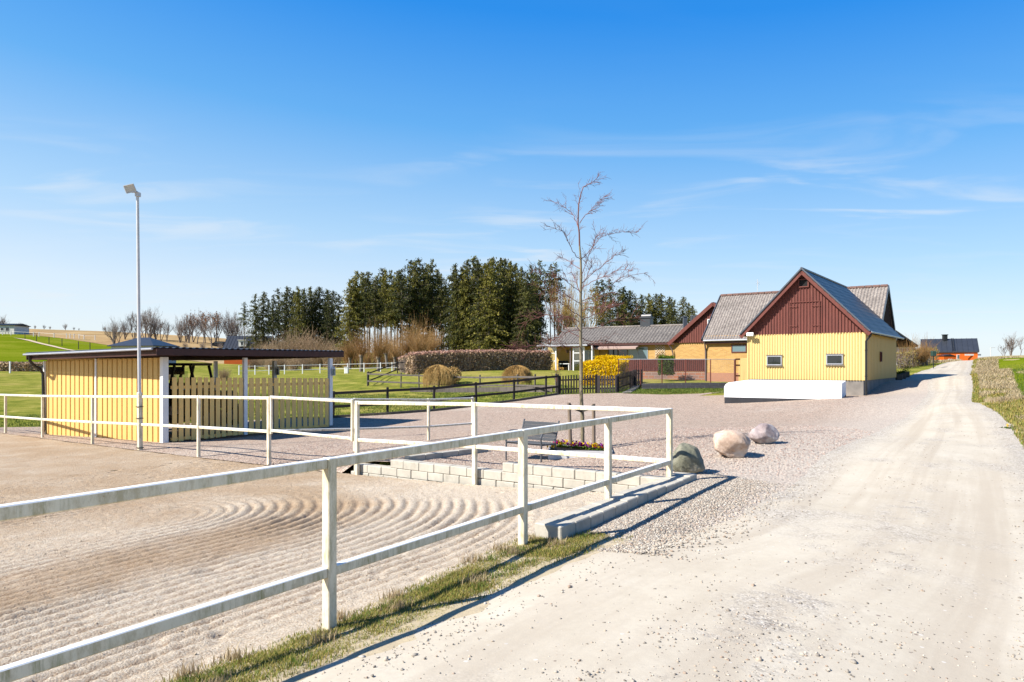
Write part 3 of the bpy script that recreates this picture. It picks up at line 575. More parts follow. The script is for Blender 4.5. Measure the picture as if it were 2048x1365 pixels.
# ------------------------------------------------------------------ concrete block walls
def rblock(mb, c, l, d, h, ax):
    j = lambda a: random.uniform(-a, a)
    mb.box(Vector(c) + Vector((j(.004), j(.004), j(.003))), (l / 2 - .003, d / 2, h / 2 - .0015), Vector(ax) + Vector((0, 0, j(.005))), None, None, 0.010)
mb = MB()
for k in range(5):
    zt = -1.60 - 0.15 * k; t = 0.10 + (0.19 if k % 2 else 0); t1 = 2.86 if k == 0 else (5.36 if k == 1 else 6.40)
    if k % 2: rblock(mb, FP(.16, 0.16, zt - .075), .15, .2, .15, V3)
    while t < t1 - 0.1:
        l = min(0.37 + random.uniform(-.03, .03), t1 - t); rblock(mb, FP(.16, t + l / 2, zt - .075), l, .2, .15, V3); t += l
w = mb.build('retaining_wall', M['concrete']); tag(w, 'stepped low wall of pale concrete blocks holding back the pink gravel behind the arena fence', 'wall')
mb = MB(); s = -3.42
while s < 0.30:
    l = 0.30 + random.uniform(-.02, .02); rblock(mb, FP(s + l / 2, -.11, -1.615 + 0.01 * math.sin(s * 3)), l, .30, .15, U3); s += l
for k in range(2):
    s = -3.40 + 0.12 * k
    while s < 0.0: rblock(mb, FP(s + .15, -.02, -1.77 - .15 * k), .30, .2, .15, U3); s += .30
w = mb.build('block_edging', M['concrete']); tag(w, 'straight row of weathered concrete kerb blocks under the fence corner beside the road', 'kerb')
mb = MB(); a = Vector((-1.95, 12.55, 0)); b = Vector((-.52, 14.0, 0)); n = 5
for k in range(n):
    c = a + (b - a) * ((k + .5) / n); rblock(mb, (c.x, c.y, h1(c.x, c.y) + .03), (b - a).length / n, .13, .18, (b - a).normalized())
w = mb.build('edging_stones', M['concrete']); tag(w, 'short line of low concrete edging stones running up to the bench on the pink gravel', 'edging')
# ------------------------------------------------------------------ shed
KS = 1.07
SC, SL, SR = np.array([-9.95, 19.58]), np.array([-15.19, 22.26]), np.array([-6.47, 24.29]); SB = SL + SR - SC
shed = empty('vehicle_shed', (SC[0], SC[1], -2.27 + EZ), 'low yellow timber shed with a flat dark roof, white corner posts and slatted open side', 'shed')
def v3(p, z): return Vector((p[0], p[1], z * KS + EZ))
def unit(a): return a / np.linalg.norm(a)
e1 = unit(SL - SC); n1_ = np.array([-e1[1], e1[0]]); n1_ = n1_ if n1_ @ (SC - SB) > 0 else -n1_
e2 = unit(SR - SC); n2_ = np.array([-e2[1], e2[0]]); n2_ = n2_ if n2_ @ (SC - SB) > 0 else -n2_
mb = MB(); LW = np.linalg.norm(SL - SC); zt = lambda f: .19 - .10 * f
mb.box(v3(SC + e1 * LW / 2 - n1_ * .02, -.98), (LW / 2 - .02, .012, 1.21), (*e1, 0))
nb = 25
for i in range(nb):
    u = 0.16 + (LW - .22) * i / (nb - 1)
    if abs(i - 13) < 0.5: continue
    dz = random.uniform(0, .012); top = .17 - .09 * u / LW; bot = -2.12 - .02 * u / LW - random.uniform(0, .03)
    mb.box(v3(SC + e1 * u + n1_ * .010, (top + bot) / 2), (.094, .014, KS * (top - bot) / 2), (*e1, 0), None, None, .004)
mb.build('board_wall', M['yboard'], shed)
mb = MB(); u = 0.16 + (LW - .22) * 13 / (nb - 1); mb.box(v3(SC + e1 * u + n1_ * .012, -.98), (.035, .018, 1.21), (*e1, 0), None, None, .004); mb.build('wall_strip', M['white'], shed)
def spost(p, z0, z1, w=.13, m='white', name='post', e=e2):
    mb = MB(); mb.box(v3(p, (z0 + z1) / 2), (w / 2, w / 2, KS * (z1 - z0) / 2), (*e, 0), None, None, .006); return mb.build(name, M[m], shed)
spost(SC + n1_ * .03, -2.14, .18, .17, name='corner_post'); LR = np.linalg.norm(SR - SC)
spost(SL + n1_ * .02 + e1 * .03, -2.2, .08, .09, name='corner_post')
mid = SC + (SR - SC) * .43; spost(mid, -2.1, .18, .12); spost(SR, -2.05, .18, .13)
spost(SB, -2.0, .1, .12); spost(SL + (SB - SL) * .62, -2.1, .1, .12, 'fascia'); spost(SR + (SB - SR) * .46, -2.1, .1, .13)
for (ua, ub, nn) in ((0.15, .43 * LR - .08, 12), (.43 * LR + .08, LR - .08, 14)):
    mb = MB()
    for i in range(nn):
        u = ua + (ub - ua) * (i + .5) / nn; wd = (ub - ua) / nn; top = -.36 - .12 * u / LR + random.uniform(-.004, .004); bot = -2.10 + .05 * u / LR + random.uniform(-.02, .02)
        mb.box(v3(SC + e2 * u + n2_ * .05, (top + bot) / 2), (wd * .36, .011, KS * (top - bot) / 2), (*e2, 0), None, None, .003)
        if True:
            ub2 = u + wd / 2; mb.box(v3(SC + e2 * ub2 - n2_ * .09, (top + bot) / 2 - .06), (wd * .16, .010, (top - bot) / 2 - .10), (*e2, 0))
    for zz_ in (-.58, -1.98):
        mb.box(v3(SC + e2 * (ua + ub) / 2 + n2_ * .016, zz_ - .06), ((ub - ua) / 2, .018, .045), (*e2, 0))
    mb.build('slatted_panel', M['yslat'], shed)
mb = MB()
for (A, B) in ((SL, SB),):
    LL = np.linalg.norm(B - A); e = unit(B - A); k = int(LL / .2)
    for i in range(k): mb.box(v3(A + e * (LL * (i + .5) / k), -1.35), (.085, .012, .72), (*e, 0))
mb.build('rear_boarding', M['fascia'], shed)
RC, RR_, RL_, = np.array([-9.76, 18.67, .428]), np.array([-6.1, 24.82, .439]), np.array([-15.64, 21.93, .321]); RB_ = RL_ + RR_ - RC
def r3(p, dz=0): return Vector((p[0], p[1], p[2] + EZ + dz))
# roof: trapezoid-profile sheet running front to back, on fascia boards
def sheet(p0, pu, pv, nu, nv, fn, th=.02):
    p0, pu, pv = Vector(p0), Vector(pu), Vector(pv); n = pu.cross(pv).normalized()
    if n.z < 0: n = -n
    lu, lv = pu.length, pv.length; us = np.linspace(0, 1, nu); vs = np.linspace(0, 1, nv); Uu, Vv = np.meshgrid(us, vs)
    A = np.array(p0)[None] + Uu.ravel()[:, None] * np.array(pu) + Vv.ravel()[:, None] * np.array(pv); hgt = fn(Uu.ravel() * lu, Vv.ravel() * lv)
    T = A + hgt[:, None] * np.array(n); B = T - np.array(n) * th; i, j = np.meshgrid(np.arange(nu - 1), np.arange(nv - 1)); q0 = (j * nu + i).ravel()
    f = np.stack([q0, q0 + 1, q0 + nu + 1, q0 + nu], 1); o = nu * nv; fs = [f, (f + o)[:, ::-1]]
    r = [[a, a + 1, a + 1 + o, a + o] for a in range(nu - 1)] + [[a + (nv - 1) * nu, a + 1 + (nv - 1) * nu, a + 1 + (nv - 1) * nu + o, a + (nv - 1) * nu + o] for a in range(nu - 1)]
    r += [[a * nu, (a + 1) * nu, (a + 1) * nu + o, a * nu + o] for a in range(nv - 1)] + [[a * nu + nu - 1, (a + 1) * nu + nu - 1, (a + 1) * nu + nu - 1 + o, a * nu + nu - 1 + o] for a in range(nv - 1)]
    return np.concatenate([T, B]), np.concatenate(fs + [np.array(r)])
vv, ff = sheet(r3(RC, .03), r3(RR_) - r3(RC), r3(RL_) - r3(RC), 140, 3, lambda u, v: .012 * np.clip(np.sin(u * 2 * np.pi / .2) * 2.5, -1, 1))
roof = obj('roof', vv, ff, M['darkmetal'], shed)
mb = MB()
for a, b, o_ in ((RC, RR_, 0), (RR_, RB_, 0), (RB_, RL_, 0), (RL_, RC, 1)):
    A = r3(a); B = r3(b); d = (B - A).normalized()
    if o_: inw = (r3(RR_) - r3(RC)).normalized() * .16; A = A + inw; B = B + inw
    mb.beam(A + Vector((0, 0, -.10)) + d * .03, B + Vector((0, 0, -.10)) - d * .03, .028, .19)
mb.build('fascia_board', M['fascia'], shed)
mb = MB(); ins = .06
cc = [r3(p, -.04) for p in (RC, RR_, RB_, RL_)]; ce = sum(cc, Vector()) / 4; cc = [ce + (p - ce) * .985 for p in cc]
mb.prism(cc, (0, 0, .03))
for k in range(5):
    a = cc[0].lerp(cc[1], (k + .5) / 5); b = cc[3].lerp(cc[2], (k + .5) / 5); mb.beam(a + Vector((0, 0, -.09)), b + Vector((0, 0, -.09)), .05, .16)
mb.build('roof_underside', M['fascia'], shed)
mb = MB(); a = r3(RC, -.02) + (r3(RL_) - r3(RC)) * .01; b = r3(RL_, -.03); off = -(r3(RR_) - r3(RC)).normalized() * .045
mb.tube([a + off, b + off], .032, 8); g_ = mb.build('gutter', M['gutter'], shed)
mb = MB(); dp = [P(58, 711, 21.72), P(60, 722, 21.77), P(66, 730, 21.9), P(80, 738, 22.1), P(86, 748, 22.2), P(88, 860, 22.2), P(84, 867, 22.1)]
mb.tube(dp, .045, 10); mb.build('downpipe', M['blackpaint'], shed)
def lantern(p, lab):
    r = empty('lantern', p, lab, 'lantern', 'grey lanterns on the open shed posts')
    mb = MB(); mb.box(p + Vector((0, 0, .01)), (.05, .05, .01)); mb.box(p + Vector((0, 0, .24)), (.06, .06, .012)); mb.tube([p + Vector((0, 0, .25)), p + Vector((0, 0, .34))], [.05, .008], 6)
    for sx in (-1, 1):
        for sy in (-1, 1): mb.box(p + Vector((sx * .045, sy * .045, .13)), (.006, .006, .11))
    mb.build('lantern_frame', M['galv'], r); mb = MB(); mb.box(p + Vector((0, 0, .125)), (.04, .04, .105)); mb.build('lantern_glass', M['glass_sky'], r)
lantern(v3(SR + (SB - SR) * .46, 0) + Vector((.13, -.03, -.42)), 'grey lantern on the middle rear post of the yellow shed')
lantern(v3(SR, 0) + Vector((.14, -.05, -.42)), 'grey lantern on the right front corner post of the yellow shed')
# tractor parked in the shed: only its cab shows over the slats
tr = empty('tractor', v3((SC + SB) / 2 + np.array([-.9, .6]), -2.1), 'dark old tractor with a boxy glazed cab parked inside the yellow shed', 'tractor')
tx = Vector((.97, -.10, 0)).normalized(); ty = UPZ.cross(tx); o = Vector(tr.location)
def T(a, b, c): return o + tx * a + ty * b + UPZ * c * 1.13
mb = MB(); mb.prism([T(-.95, -.62, 1.93), T(.95, -.62, 1.93), T(1.0, -.62, 1.88), T(1.0, .62, 1.88), T(.95, .62, 1.93), T(-.95, .62, 1.93)][:2] + [T(.95, .62, 1.93), T(-.95, .62, 1.93)], (0, 0, .09))
for a, b in ((-.9, -.98), (-.1, -.35), (.28, .10), (.85, 1.05)):
    for sy in (-.58, .58): mb.beam(T(a, sy, 1.93), T(b, sy, 1.2), .07, .07)
mb.box(T(-.5, -.58, 1.77), (.42, .03, .14), tx); mb.box(T(-.5, .58, 1.77), (.42, .03, .14), tx)
mb.box(T(0, 0, .95), (1.0, .6, .28), tx, None, None, .04); mb.build('cab', M['cabin'], tr)
mb = MB(); mb.box(T(1.5, 0, .9), (.6, .35, .3), tx, None, None, .08); mb.build('bonnet', M['cabin'], tr)
mb = MB(); mb.box(T(.5, -.6, 1.5), (.28, .006, .3), tx); mb.box(T(-.45, -.6, 1.45), (.36, .006, .2), tx); mb.build('window', M['clear'], tr)
mb = MB(); mb.tube([T(-1.05, -.55, 1.2), T(-.98, -.55, 2.0), T(-.9, -.55, 2.15)], .035, 6); mb.build('exhaust_pipe', M['cabin'], tr)
for a, r_ in ((-.5, .62), (1.7, .38)):
    for sy in (-.75, .75):
        mb = MB(); mb.tube([T(a, sy - .16, r_), T(a, sy + .16, r_)], r_, 20); wh = mb.build('wheel', M['tyre'], tr)
        mb = MB(); mb.tube([T(a, sy - .18, r_), T(a, sy + .18, r_)], r_ * .5, 14); mb.build('rim', M['galv'], wh)
# ------------------------------------------------------------------ floodlight mast
lp0 = FP(0, 14.0, -2.25); lpt = P(275, 388, 17.0)
mast = empty('floodlight_mast', lp0, 'tall slim grey metal mast with one floodlight, standing in the arena fence before the shed', 'floodlight')
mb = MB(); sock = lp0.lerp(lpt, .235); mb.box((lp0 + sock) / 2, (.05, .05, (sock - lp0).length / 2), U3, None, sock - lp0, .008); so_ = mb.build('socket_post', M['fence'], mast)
mb = MB()
for f_ in (.02, .135, .18): c = lp0.lerp(lpt, f_); mb.box(c, (.068, .068, .008), U3)
mb.build('clamp', M['blackpaint'], so_)
a_ = lp0.lerp(lpt, .06) + U3 * .075 * 0; mb = MB(); mb.tube([sock - (sock - lp0) * .2, lpt], [.042, .034], 12); mb.build('mast_pole', M['galv'], mast)
mb = MB(); arm = [lpt, lpt + Vector((0, 0, .04)), P(268, 384, 16.98), P(262, 384, 16.95)]; mb.tube(arm, .025, 8); mb.box(lpt + Vector((.01, 0, -.02)), (.05, .05, .05)); mb.build('bracket', M['galv'], mast)
hc = P(261, 377, 16.9); ax = Vector((.80, .10, .22)).normalized(); fwd = Vector((-.35, -.80, -.45)); fwd = (fwd - ax * fwd.dot(ax)).normalized(); upv = ax.cross(fwd).normalized(); upv = upv if upv.z > 0 else -upv
mb = MB(); q4 = [hc + fwd * .05 + ax * sx * .115 + upv * sz * .09 for sx, sz in ((-1, -1), (1, -1), (1, 1), (-1, 1))]; q5 = [hc - fwd * .10 + ax * (sx * .06) + upv * sz * .045 for sx, sz in ((-1, -1), (1, -1), (1, 1), (-1, 1))]
mb.add(q4 + q5, [(4, 5, 6, 7)] + [(i, (i + 1) % 4, 4 + (i + 1) % 4, 4 + i) for i in range(4)])
for i in range(4): mb.beam(q4[i], q4[(i + 1) % 4], .018, .018)
hd = mb.build('lamp_head', M['galv'], mast)
mb = MB(); mb.quad(*[p.lerp(hc, .06) for p in q4]); mb.build('lamp_glass', mat('frosted_lamp_glass', (.62, .62, .58), .25, .05, 10), hd)
# ------------------------------------------------------------------ farm buildings
class Fr:
    def __init__(s, o, e, d): s.o = np.array(o, float); s.e = unit(np.array(e, float)); s.d = unit(np.array(d, float))
    def p(s, a, b, z): q = s.o + s.e * a + s.d * b; return Vector((q[0], q[1], z + EZ))
    def E(s): return Vector((*s.e, 0))
    def D(s): return Vector((*s.d, 0))
def window(par, c, tang, nrm, w, h, frame=.05, m='white', g='glass', mull=0, depth=.05, name='window', pm=None):
    c, t, n = Vector(c), Vector(tang).normalized(), Vector(nrm).normalized(); mb = MB(); c2 = c + n * depth / 2
    for sx in (-1, 1): mb.box(c2 + t * sx * (w / 2 - frame / 2), (frame / 2, depth / 2, h / 2), t, None, None, .004)
    for sz in (-1, 1): mb.box(c2 + UPZ * sz * (h / 2 - frame / 2), (w / 2 - frame, depth / 2 - .002, frame / 2), t)
    for k in range(mull): mb.box(c2 + t * (w * ((k + 1) / (mull + 1) - .5)), (frame * .4, depth / 2 - .004, h / 2 - frame), t)
    o = mb.build(name, M[m], par); mb = MB(); mb.box(c + n * .012, (w / 2 - frame, .006, h / 2 - frame), t); mb.build('pane', M[g], o); return o
# barn with the yellow corrugated gable wall
B1 = Fr((16.3, 31.6), (-.799, .602), (.602, .799)); W1 = 5.33; D1 = 9.7; NF = -B1.D()
barn = empty('gabled_barn', B1.p(W1 / 2, 0, -1.6), 'barn with yellow corrugated front wall, red-brown boarded gable and steep black steel roof', 'barn')
def corr(fr, a0, a1, b, z0, z1, per, amp, side, th=.01):     # corrugated wall, vertical flutes
    n = int((a1 - a0) / per * 6) + 1; p0 = fr.p(a0, b, z0) if side == 'f' else fr.p(b, a0, z0); pu = (fr.p(a1, b, z0) if side == 'f' else fr.p(b, a1, z0)) - p0
    nn = pu.cross(UPZ).normalized(); want = -fr.D() if side == 'f' else -fr.E(); nn = nn if nn.dot(want) > 0 else -nn
    v = []; f = []; L_ = a1 - a0
    for i in range(n):
        u = i / (n - 1); h = amp * math.sin(2 * math.pi * u * L_ / per); q = p0 + pu * u + nn * h; v += [q, q + UPZ * (z1 - z0)]
        if i: f.append((2 * i - 2, 2 * i, 2 * i + 1, 2 * i - 1))
    return v, f
v, f = corr(B1, 0, W1, 0, -.775, 1.47, .125, .026, 'f'); fw = obj('front_wall', v, f, M['ymetal'], barn, smooth=True)
mb = MB(); mb.box(B1.p(0, D1 / 2 + .01, .33), (D1 / 2, .02, 1.11), B1.D())
for k in range(24): mb.box(B1.p(-.022, .2 + k * (D1 - .3) / 23, .33), (.012, .006, 1.09), B1.D())
mb.box(B1.p(W1, D1 / 2, .33), (D1 / 2, .02, 1.11), B1.D()); mb.build('side_wall', mat('ochre_side_steel', (.60, .36, .085), .55, .05, 1.5, dirt=(.46, .30, .10), dsc=1.5), barn)
mb = MB(); mb.box(B1.p(-.015, -.01, .35), (.05, .03, 1.12), B1.E()); mb.box(B1.p(W1 + .01, -.01, .35), (.03, .03, 1.12), B1.E()); mb.build('corner_flashing', M['ymetal'], barn)
mb = MB(); mb.prism([B1.p(.03, .04, -2.2), B1.p(W1 - .03, .04, -2.2), B1.p(W1 - .03, D1, -2.2), B1.p(.03, D1, -2.2)], (0, 0, 1.43)); mb.build('plinth', M['plinth'], barn)
RS = 1.045; ZR = 4.58; OV = .30
def rz(a): return ZR - abs(a - W1 / 2) * RS
mb = MB(); tri = [B1.p(0.0, .02, 1.44), B1.p(W1, .02, 1.44), B1.p(W1, .02, rz(W1) - .10), B1.p(W1 / 2, .02, ZR - .10), B1.p(0, .02, rz(0) - .10)]
mb.prism(tri, -NF * .05)
nb = 38
for i in range(nb + 1):
    a = W1 * i / nb; bw = .028
    if 0.02 < a < W1 - .02: mb.box(B1.p(a, -.01, (1.43 + rz(a) - .12) / 2), (bw / 2, .014, (rz(a) - .12 - 1.43) / 2), B1.E())
gb = mb.build('gable_boarding', M['brownwood'], barn)
mb = MB(); va = W1 / 2 - .02; zc = 3.92
for sx in (-1, 1): mb.box(B1.p(va + sx * .22, -.045, zc), (.03, .03, .20), B1.E())
for sz in (-1, 1): mb.box(B1.p(va, -.045, zc + sz * .18), (.24, .032, .025), B1.E())
vw = mb.build('gable_vent', M['brownwood'], barn); mb = MB(); mb.box(B1.p(va, -.028, zc), (.19, .006, .155), B1.E()); mb.build('vent_shade_panel', M['painted_shade'], vw)  # near-black panel painted as the unlit inside of the vent
mb = MB(); ha, hb = W1 / 2 - .75, W1 / 2 + .62
mb.box(B1.p((ha + hb) / 2, -.034, 3.02), ((hb - ha) / 2 + .03, .012, .015), B1.E())
for a in (ha, hb): mb.box(B1.p(a, -.034, 2.25), (.012, .012, .78), B1.E())
hd = mb.build('hatch_door', M['brownwood'], barn)
mb = MB()
for z in (2.80, 1.86):
    for a, s_ in ((ha, 1), (hb, -1)): mb.box(B1.p(a + s_ * .16, -.048, z), (.2, .008, .014), B1.E())
mb.build('hinge', M['brownwood'], hd)
mb = MB()
for sg in (-1, 1):
    p = B1.p(W1 / 2, -.30, ZR - .125); q = B1.p(W1 / 2 + sg * (W1 / 2 + OV), -.30, ZR - (W1 / 2 + OV) * RS - .125); dn = (q - p).normalized()
    mb.beam(p + dn * .0, q, .035, .21, .004, NF.cross(dn)); 
    p2 = B1.p(W1 / 2, -.15, ZR - .16); q2 = B1.p(W1 / 2 + sg * (W1 / 2 + OV), -.15, ZR - (W1 / 2 + OV) * RS - .16)
    mb.add([p2 + NF * .15, p2 - NF * .15, q2 - NF * .15, q2 + NF * .15], [(0, 1, 2, 3)])
mb.build('bargeboard', M['brownwood'], barn)
def stepped(u, v, row=.36): return .03 * (1 - (v % row) / row) + .006 * np.sin(u * 2 * np.pi / .2)
rp = []
LS = (W1 / 2 + OV) * math.sqrt(1 + RS * RS)
roof = None
vs_, fs_ = [], []; off = 0
for sg in (-1, 1):
    p0 = B1.p(W1 / 2, -.34, ZR); pu = B1.p(W1 / 2, D1 + .35, ZR) - p0; pv = B1.p(W1 / 2 + sg * (W1 / 2 + OV), -.34, ZR - (W1 / 2 + OV) * RS) - p0
    nv = int(LS / .06); v_a, f_a = sheet(p0, pu, pv, 120, nv, lambda u, v: .03 * ((v % .36) / .36) + .005 * np.sin(u * 2 * np.pi / .18), .05); vs_.append(v_a); fs_.append(f_a + off); off += len(v_a)
roof = obj('roof', np.concatenate(vs_), np.concatenate(fs_), M['darkmetal'], barn)
mb = MB(); mb.tube([B1.p(W1 / 2, -.36, ZR + .03), B1.p(W1 / 2, D1 + .3, ZR + .03)], .06, 8)
for sg in (-1, 1): mb.beam(B1.p(W1 / 2, -.345, ZR + .03), B1.p(W1 / 2 + sg * (W1 / 2 + OV), -.345, ZR - (W1 / 2 + OV) * RS + .03), .06, .06)
mb.build('ridge_flashing', M['roofedge'], roof)
mb = MB(); ez = ZR - (W1 / 2 + OV) * RS - .03
for sg in (-1, 1): mb.tube([B1.p(W1 / 2 + sg * (W1 / 2 + OV + .04), -.3, ez), B1.p(W1 / 2 + sg * (W1 / 2 + OV + .04), D1 + .3, ez)], .05, 8)
mb.build('gutter', M['gutter'], barn)
mb = MB(); mb.tube([B1.p(-OV - .02, -.1, ez - .03), B1.p(-OV + .02, -.1, ez - .16), B1.p(-.09, -.03, ez - .40), B1.p(-.09, -.03, -1.62)], .05, 10)
for z in (.6, -.6): mb.tube([B1.p(-.09, -.03, z), B1.p(-.09, -.03, z + .05)], .062, 10)
mb.build('downpipe', M['blackpaint'], barn)
for px, y0, y1 in ((1549, 711, 732), (1669.5, 709, 730)):
    # solve position on front plane
    k = (px - CX) / F; a = (B1.o[0] - k * B1.o[1]) / (k * B1.e[1] - B1.e[0]); Z = B1.o[1] + a * B1.e[1]; zc_ = -((y0 + y1) / 2 - YH) / F * Z
    w_ = window(barn, B1.p(a, -.02, zc_), B1.E(), NF, .72, .46, .04, depth=.05, m='gutter')
    mb = MB(); mb.box(B1.p(a, -.05, zc_ - .27), (.41, .05, .015), B1.E()); mb.box(B1.p(a, -.05, zc_ + .265), (.40, .045, .012), B1.E()); mb.build('sill', M['plinth'], w_)
w_ = window(barn, B1.p(-.03, 4.3, .36), B1.D(), -B1.E(), .42, .52, .04, m='brownwood'); 
fl = empty('wall_floodlight', B1.p(W1 - .1, -.3, 1.55), 'small white floodlight under the left eave of the yellow corrugated barn', 'floodlight')
mb = MB(); mb.box(B1.p(W1 - .2, -.32, 1.48), (.17, .05, .09), B1.E(), None, NF * -.35 + UPZ, .015); mb.build('lamp_head', M['white'], fl)
mb = MB(); mb.beam(B1.p(W1 - .2, -.02, 1.5), B1.p(W1 - .2, -.27, 1.5), .04, .04); mb.build('bracket', M['blackpaint'], fl)
# transverse barn with lichen grey corrugated roof
B2 = Fr((23.1, 41.9), (-.809, .588), (.588, .809)); L2 = 10.4; HW = 3.6; Z2 = 4.78; E2 = 1.59; SL2 = (Z2 - E2) / HW
b2 = empty('brick_barn', B2.p(L2 / 2, 0, -1.3), 'yellow brick barn crosswise behind, with a steep lichen-grey corrugated roof', 'barn')
mb = MB(); wh = HW - .35; mb.box(B2.p(L2 / 2, -wh, .35), (L2 / 2 - .12, .1, 1.5), B2.E()); mb.box(B2.p(L2 / 2, wh, .35), (L2 / 2 - .12, .1, 1.5), B2.E())
for a in (.22, L2 - .22): mb.box(B2.p(a, 0, .3), (.1, wh - .1, 1.5), B2.E())
mb.build('brick_wall', M['ybrick'], b2)
mb = MB(); mb.box(B2.p(L2 / 2, -wh, -1.25), (L2 / 2 - .1, .125, .66), B2.E()); mb.build('plinth', M['pinkplinth'], b2)
mb = MB(); mb.prism([B2.p(L2 - .13, -wh, 1.4), B2.p(L2 - .13, wh, 1.4), B2.p(L2 - .13, 0, Z2 - .15)], B2.E() * .06); mb.build('gable_boarding', M['fascia'], b2)
mb = MB(); mb.prism([B2.p(.13, -wh, 1.4), B2.p(.13, wh, 1.4), B2.p(.13, 0, Z2 - .15)], B2.E() * .06)
for k in range(30):
    b = -wh + 2 * wh * (k + .5) / 30; zt_ = Z2 - .2 - abs(b) * SL2
    if zt_ > 1.5: mb.box(B2.p(.11, b, (zt_ + 1.4) / 2), (.012, .015, (zt_ - 1.4) / 2), B2.E())
mb.build('gable_boarding', M['fascia'], b2)
vs_, fs_ = [], []; off = 0
for sg in (-1, 1):
    p0 = B2.p(0, 0, Z2); pu = B2.p(L2, 0, Z2) - p0; pv = B2.p(0, sg * HW, E2) - p0
    v_a, f_a = sheet(p0, pu, pv, 420, 42, lambda u, v: .026 * np.sin(u * 2 * np.pi / .177) + .012 * ((v % 1.15) > 1.0) + .010 * ((v / 1.15) % 1), .02); vs_.append(v_a); fs_.append(f_a + off); off += len(v_a)
rf2 = obj('roof', np.concatenate(vs_), np.concatenate(fs_), M['fibre'], b2)
mb = MB()
for k in range(24):
    mb.tube([B2.p(.02 + k * L2 / 24, 0, Z2 + .0), B2.p((k + 1) * L2 / 24 - .01, 0, Z2 + .015)], [.11, .10], 8)
mb.build('ridge_tiles', M['ridge'], rf2)
mb = MB()
for a in (-.02, L2 + .02):
    for sg in (-1, 1): mb.beam(B2.p(a, 0, Z2 - .03), B2.p(a, sg * (HW + .02), E2 - .03), .05, .20)
mb.build('verge_flashing', M['roofedge'], rf2)
mb = MB(); mb.tube([B2.p(0, -HW - .06, E2 - .05), B2.p(L2 - .1, -HW - .06, E2 - .07)], .065, 8); mb.build('gutter', M['gutter'], b2)
mb = MB(); mb.box(B2.p(L2 / 2, -HW + .04, E2 - .16), (L2 / 2 - .1, .02, .10), B2.E()); mb.box(B2.p(L2 / 2, -HW + .2, E2 - .2), (L2 / 2 - .1, .18, .01), B2.E()); mb.build('eaves_board', M['fascia'], b2)
def onplane(fr, b, px):
    o = fr.o + fr.d * b; k = (px - CX) / F; return (o[0] - k * o[1]) / (k * fr.e[1] - fr.e[0])
a = onplane(B2, -wh, 1413); mb = MB(); mb.tube([B2.p(a, -HW - .05, E2 - .1), B2.p(a, -HW + .05, E2 - .3), B2.p(a, -wh - .16, E2 - .7), B2.p(a, -wh - .16, -1.25)], .05, 8); mb.build('downpipe', M['downpipe'], b2)
a = onplane(B2, -wh, 1479); w_ = window(b2, B2.p(a, -wh - .1, .98), B2.E(), -B2.D(), .98, .52, .06, m='brownwood', g='glass_sky')
# roof antenna
an = B2.p(onplane(B2, 0, 1515), 0, Z2); ant = empty('roof_antenna', an, 'thin metal television aerial above the grey corrugated barn roof', 'antenna')
mb = MB(); mb.tube([an, an + Vector((0, 0, .98))], .018, 6); mb.build('mast', M['galv'], ant); mb = MB(); mb.tube([an + Vector((-.05, 0, .72)), an + Vector((.12, 0, .72))], .01, 4)
for k in range(4): mb.tube([an + Vector((-.04 + .05 * k, -.12, .72)), an + Vector((-.04 + .05 * k, .12, .72))], .007, 4)
for z in (.6, .8): mb.tube([an + Vector((-.16, 0, z)), an + Vector((.16, 0, z))], .008, 4)
mb.build('aerial_elements', M['galv'], ant)
# gable house between the barn and the long house
B3 = Fr((12.27, 53), (.8, -.6), (.6, .8)); W3 = 6.92; D3 = 9.0; Z3 = 4.60; E3 = 1.72; S3 = (Z3 - E3) / (W3 / 2)
g3 = empty('gabled_house', B3.p(W3 / 2, 0, -1.2), 'yellow brick house wing with red-brown metal clad gable, behind the brown fence', 'house')
mb = MB(); mb.prism([B3.p(.25, .2, -1.8), B3.p(W3 - .25, .2, -1.8), B3.p(W3 - .25, D3, -1.8), B3.p(.25, D3, -1.8)], (0, 0, 3.42)); mb.build('brick_wall', M['ybrick'], g3)
mb = MB(); mb.prism([B3.p(.05, .1, 1.62), B3.p(W3 - .05, .1, 1.62), B3.p(W3 / 2, .1, Z3 - .1)], B3.D() * .1)
for k in range(36):
    a = .1 + (W3 - .2) * (k + .5) / 36; zt_ = Z3 - .12 - abs(a - W3 / 2) * S3
    if zt_ > 1.75: mb.box(B3.p(a, .085, (zt_ + 1.60) / 2), (.028, .02, (zt_ - 1.60) / 2), B3.E())
mb.build('gable_cladding', M['brownwood'], g3)
vs_, fs_ = [], []; off = 0
for sg in (-1, 1):
    p0 = B3.p(W3 / 2, -.12, Z3); pu = B3.p(W3 / 2, D3 + .2, Z3) - p0; pv = B3.p(W3 / 2 + sg * (W3 / 2 + .12), -.12, E3 - .1) - p0
    v_a, f_a = sheet(p0, pu, pv, 50, 50, lambda u, v: .03 * ((v % .36) / .36), .06); vs_.append(v_a); fs_.append(f_a + off); off += len(v_a)
rf3 = obj('roof', np.concatenate(vs_), np.concatenate(fs_), M['darkmetal'], g3)
mb = MB()
for sg in (-1, 1): mb.beam(B3.p(W3 / 2, -.15, Z3 - .12), B3.p(W3 / 2 + sg * (W3 / 2 + .1), -.15, E3 - .22), .04, .26)
mb.build('bargeboard', M['brownwood'], g3)
a_ = onplane(B3, 1.5, 1393); c = B3.p(a_, 3.2, 3.35); mb = MB(); mb.box(c, (.85, .9, .5), B3.E(), None, None, .02); dm = mb.build('dormer', M['darkmetal'], rf3)
mb = MB()
for k in range(6): mb.box(c + B3.E() * (-.7 + .28 * k) - B3.D() * .92, (.015, .02, .46), B3.E())
mb.build('dormer_seam', M['roofedge'], dm)
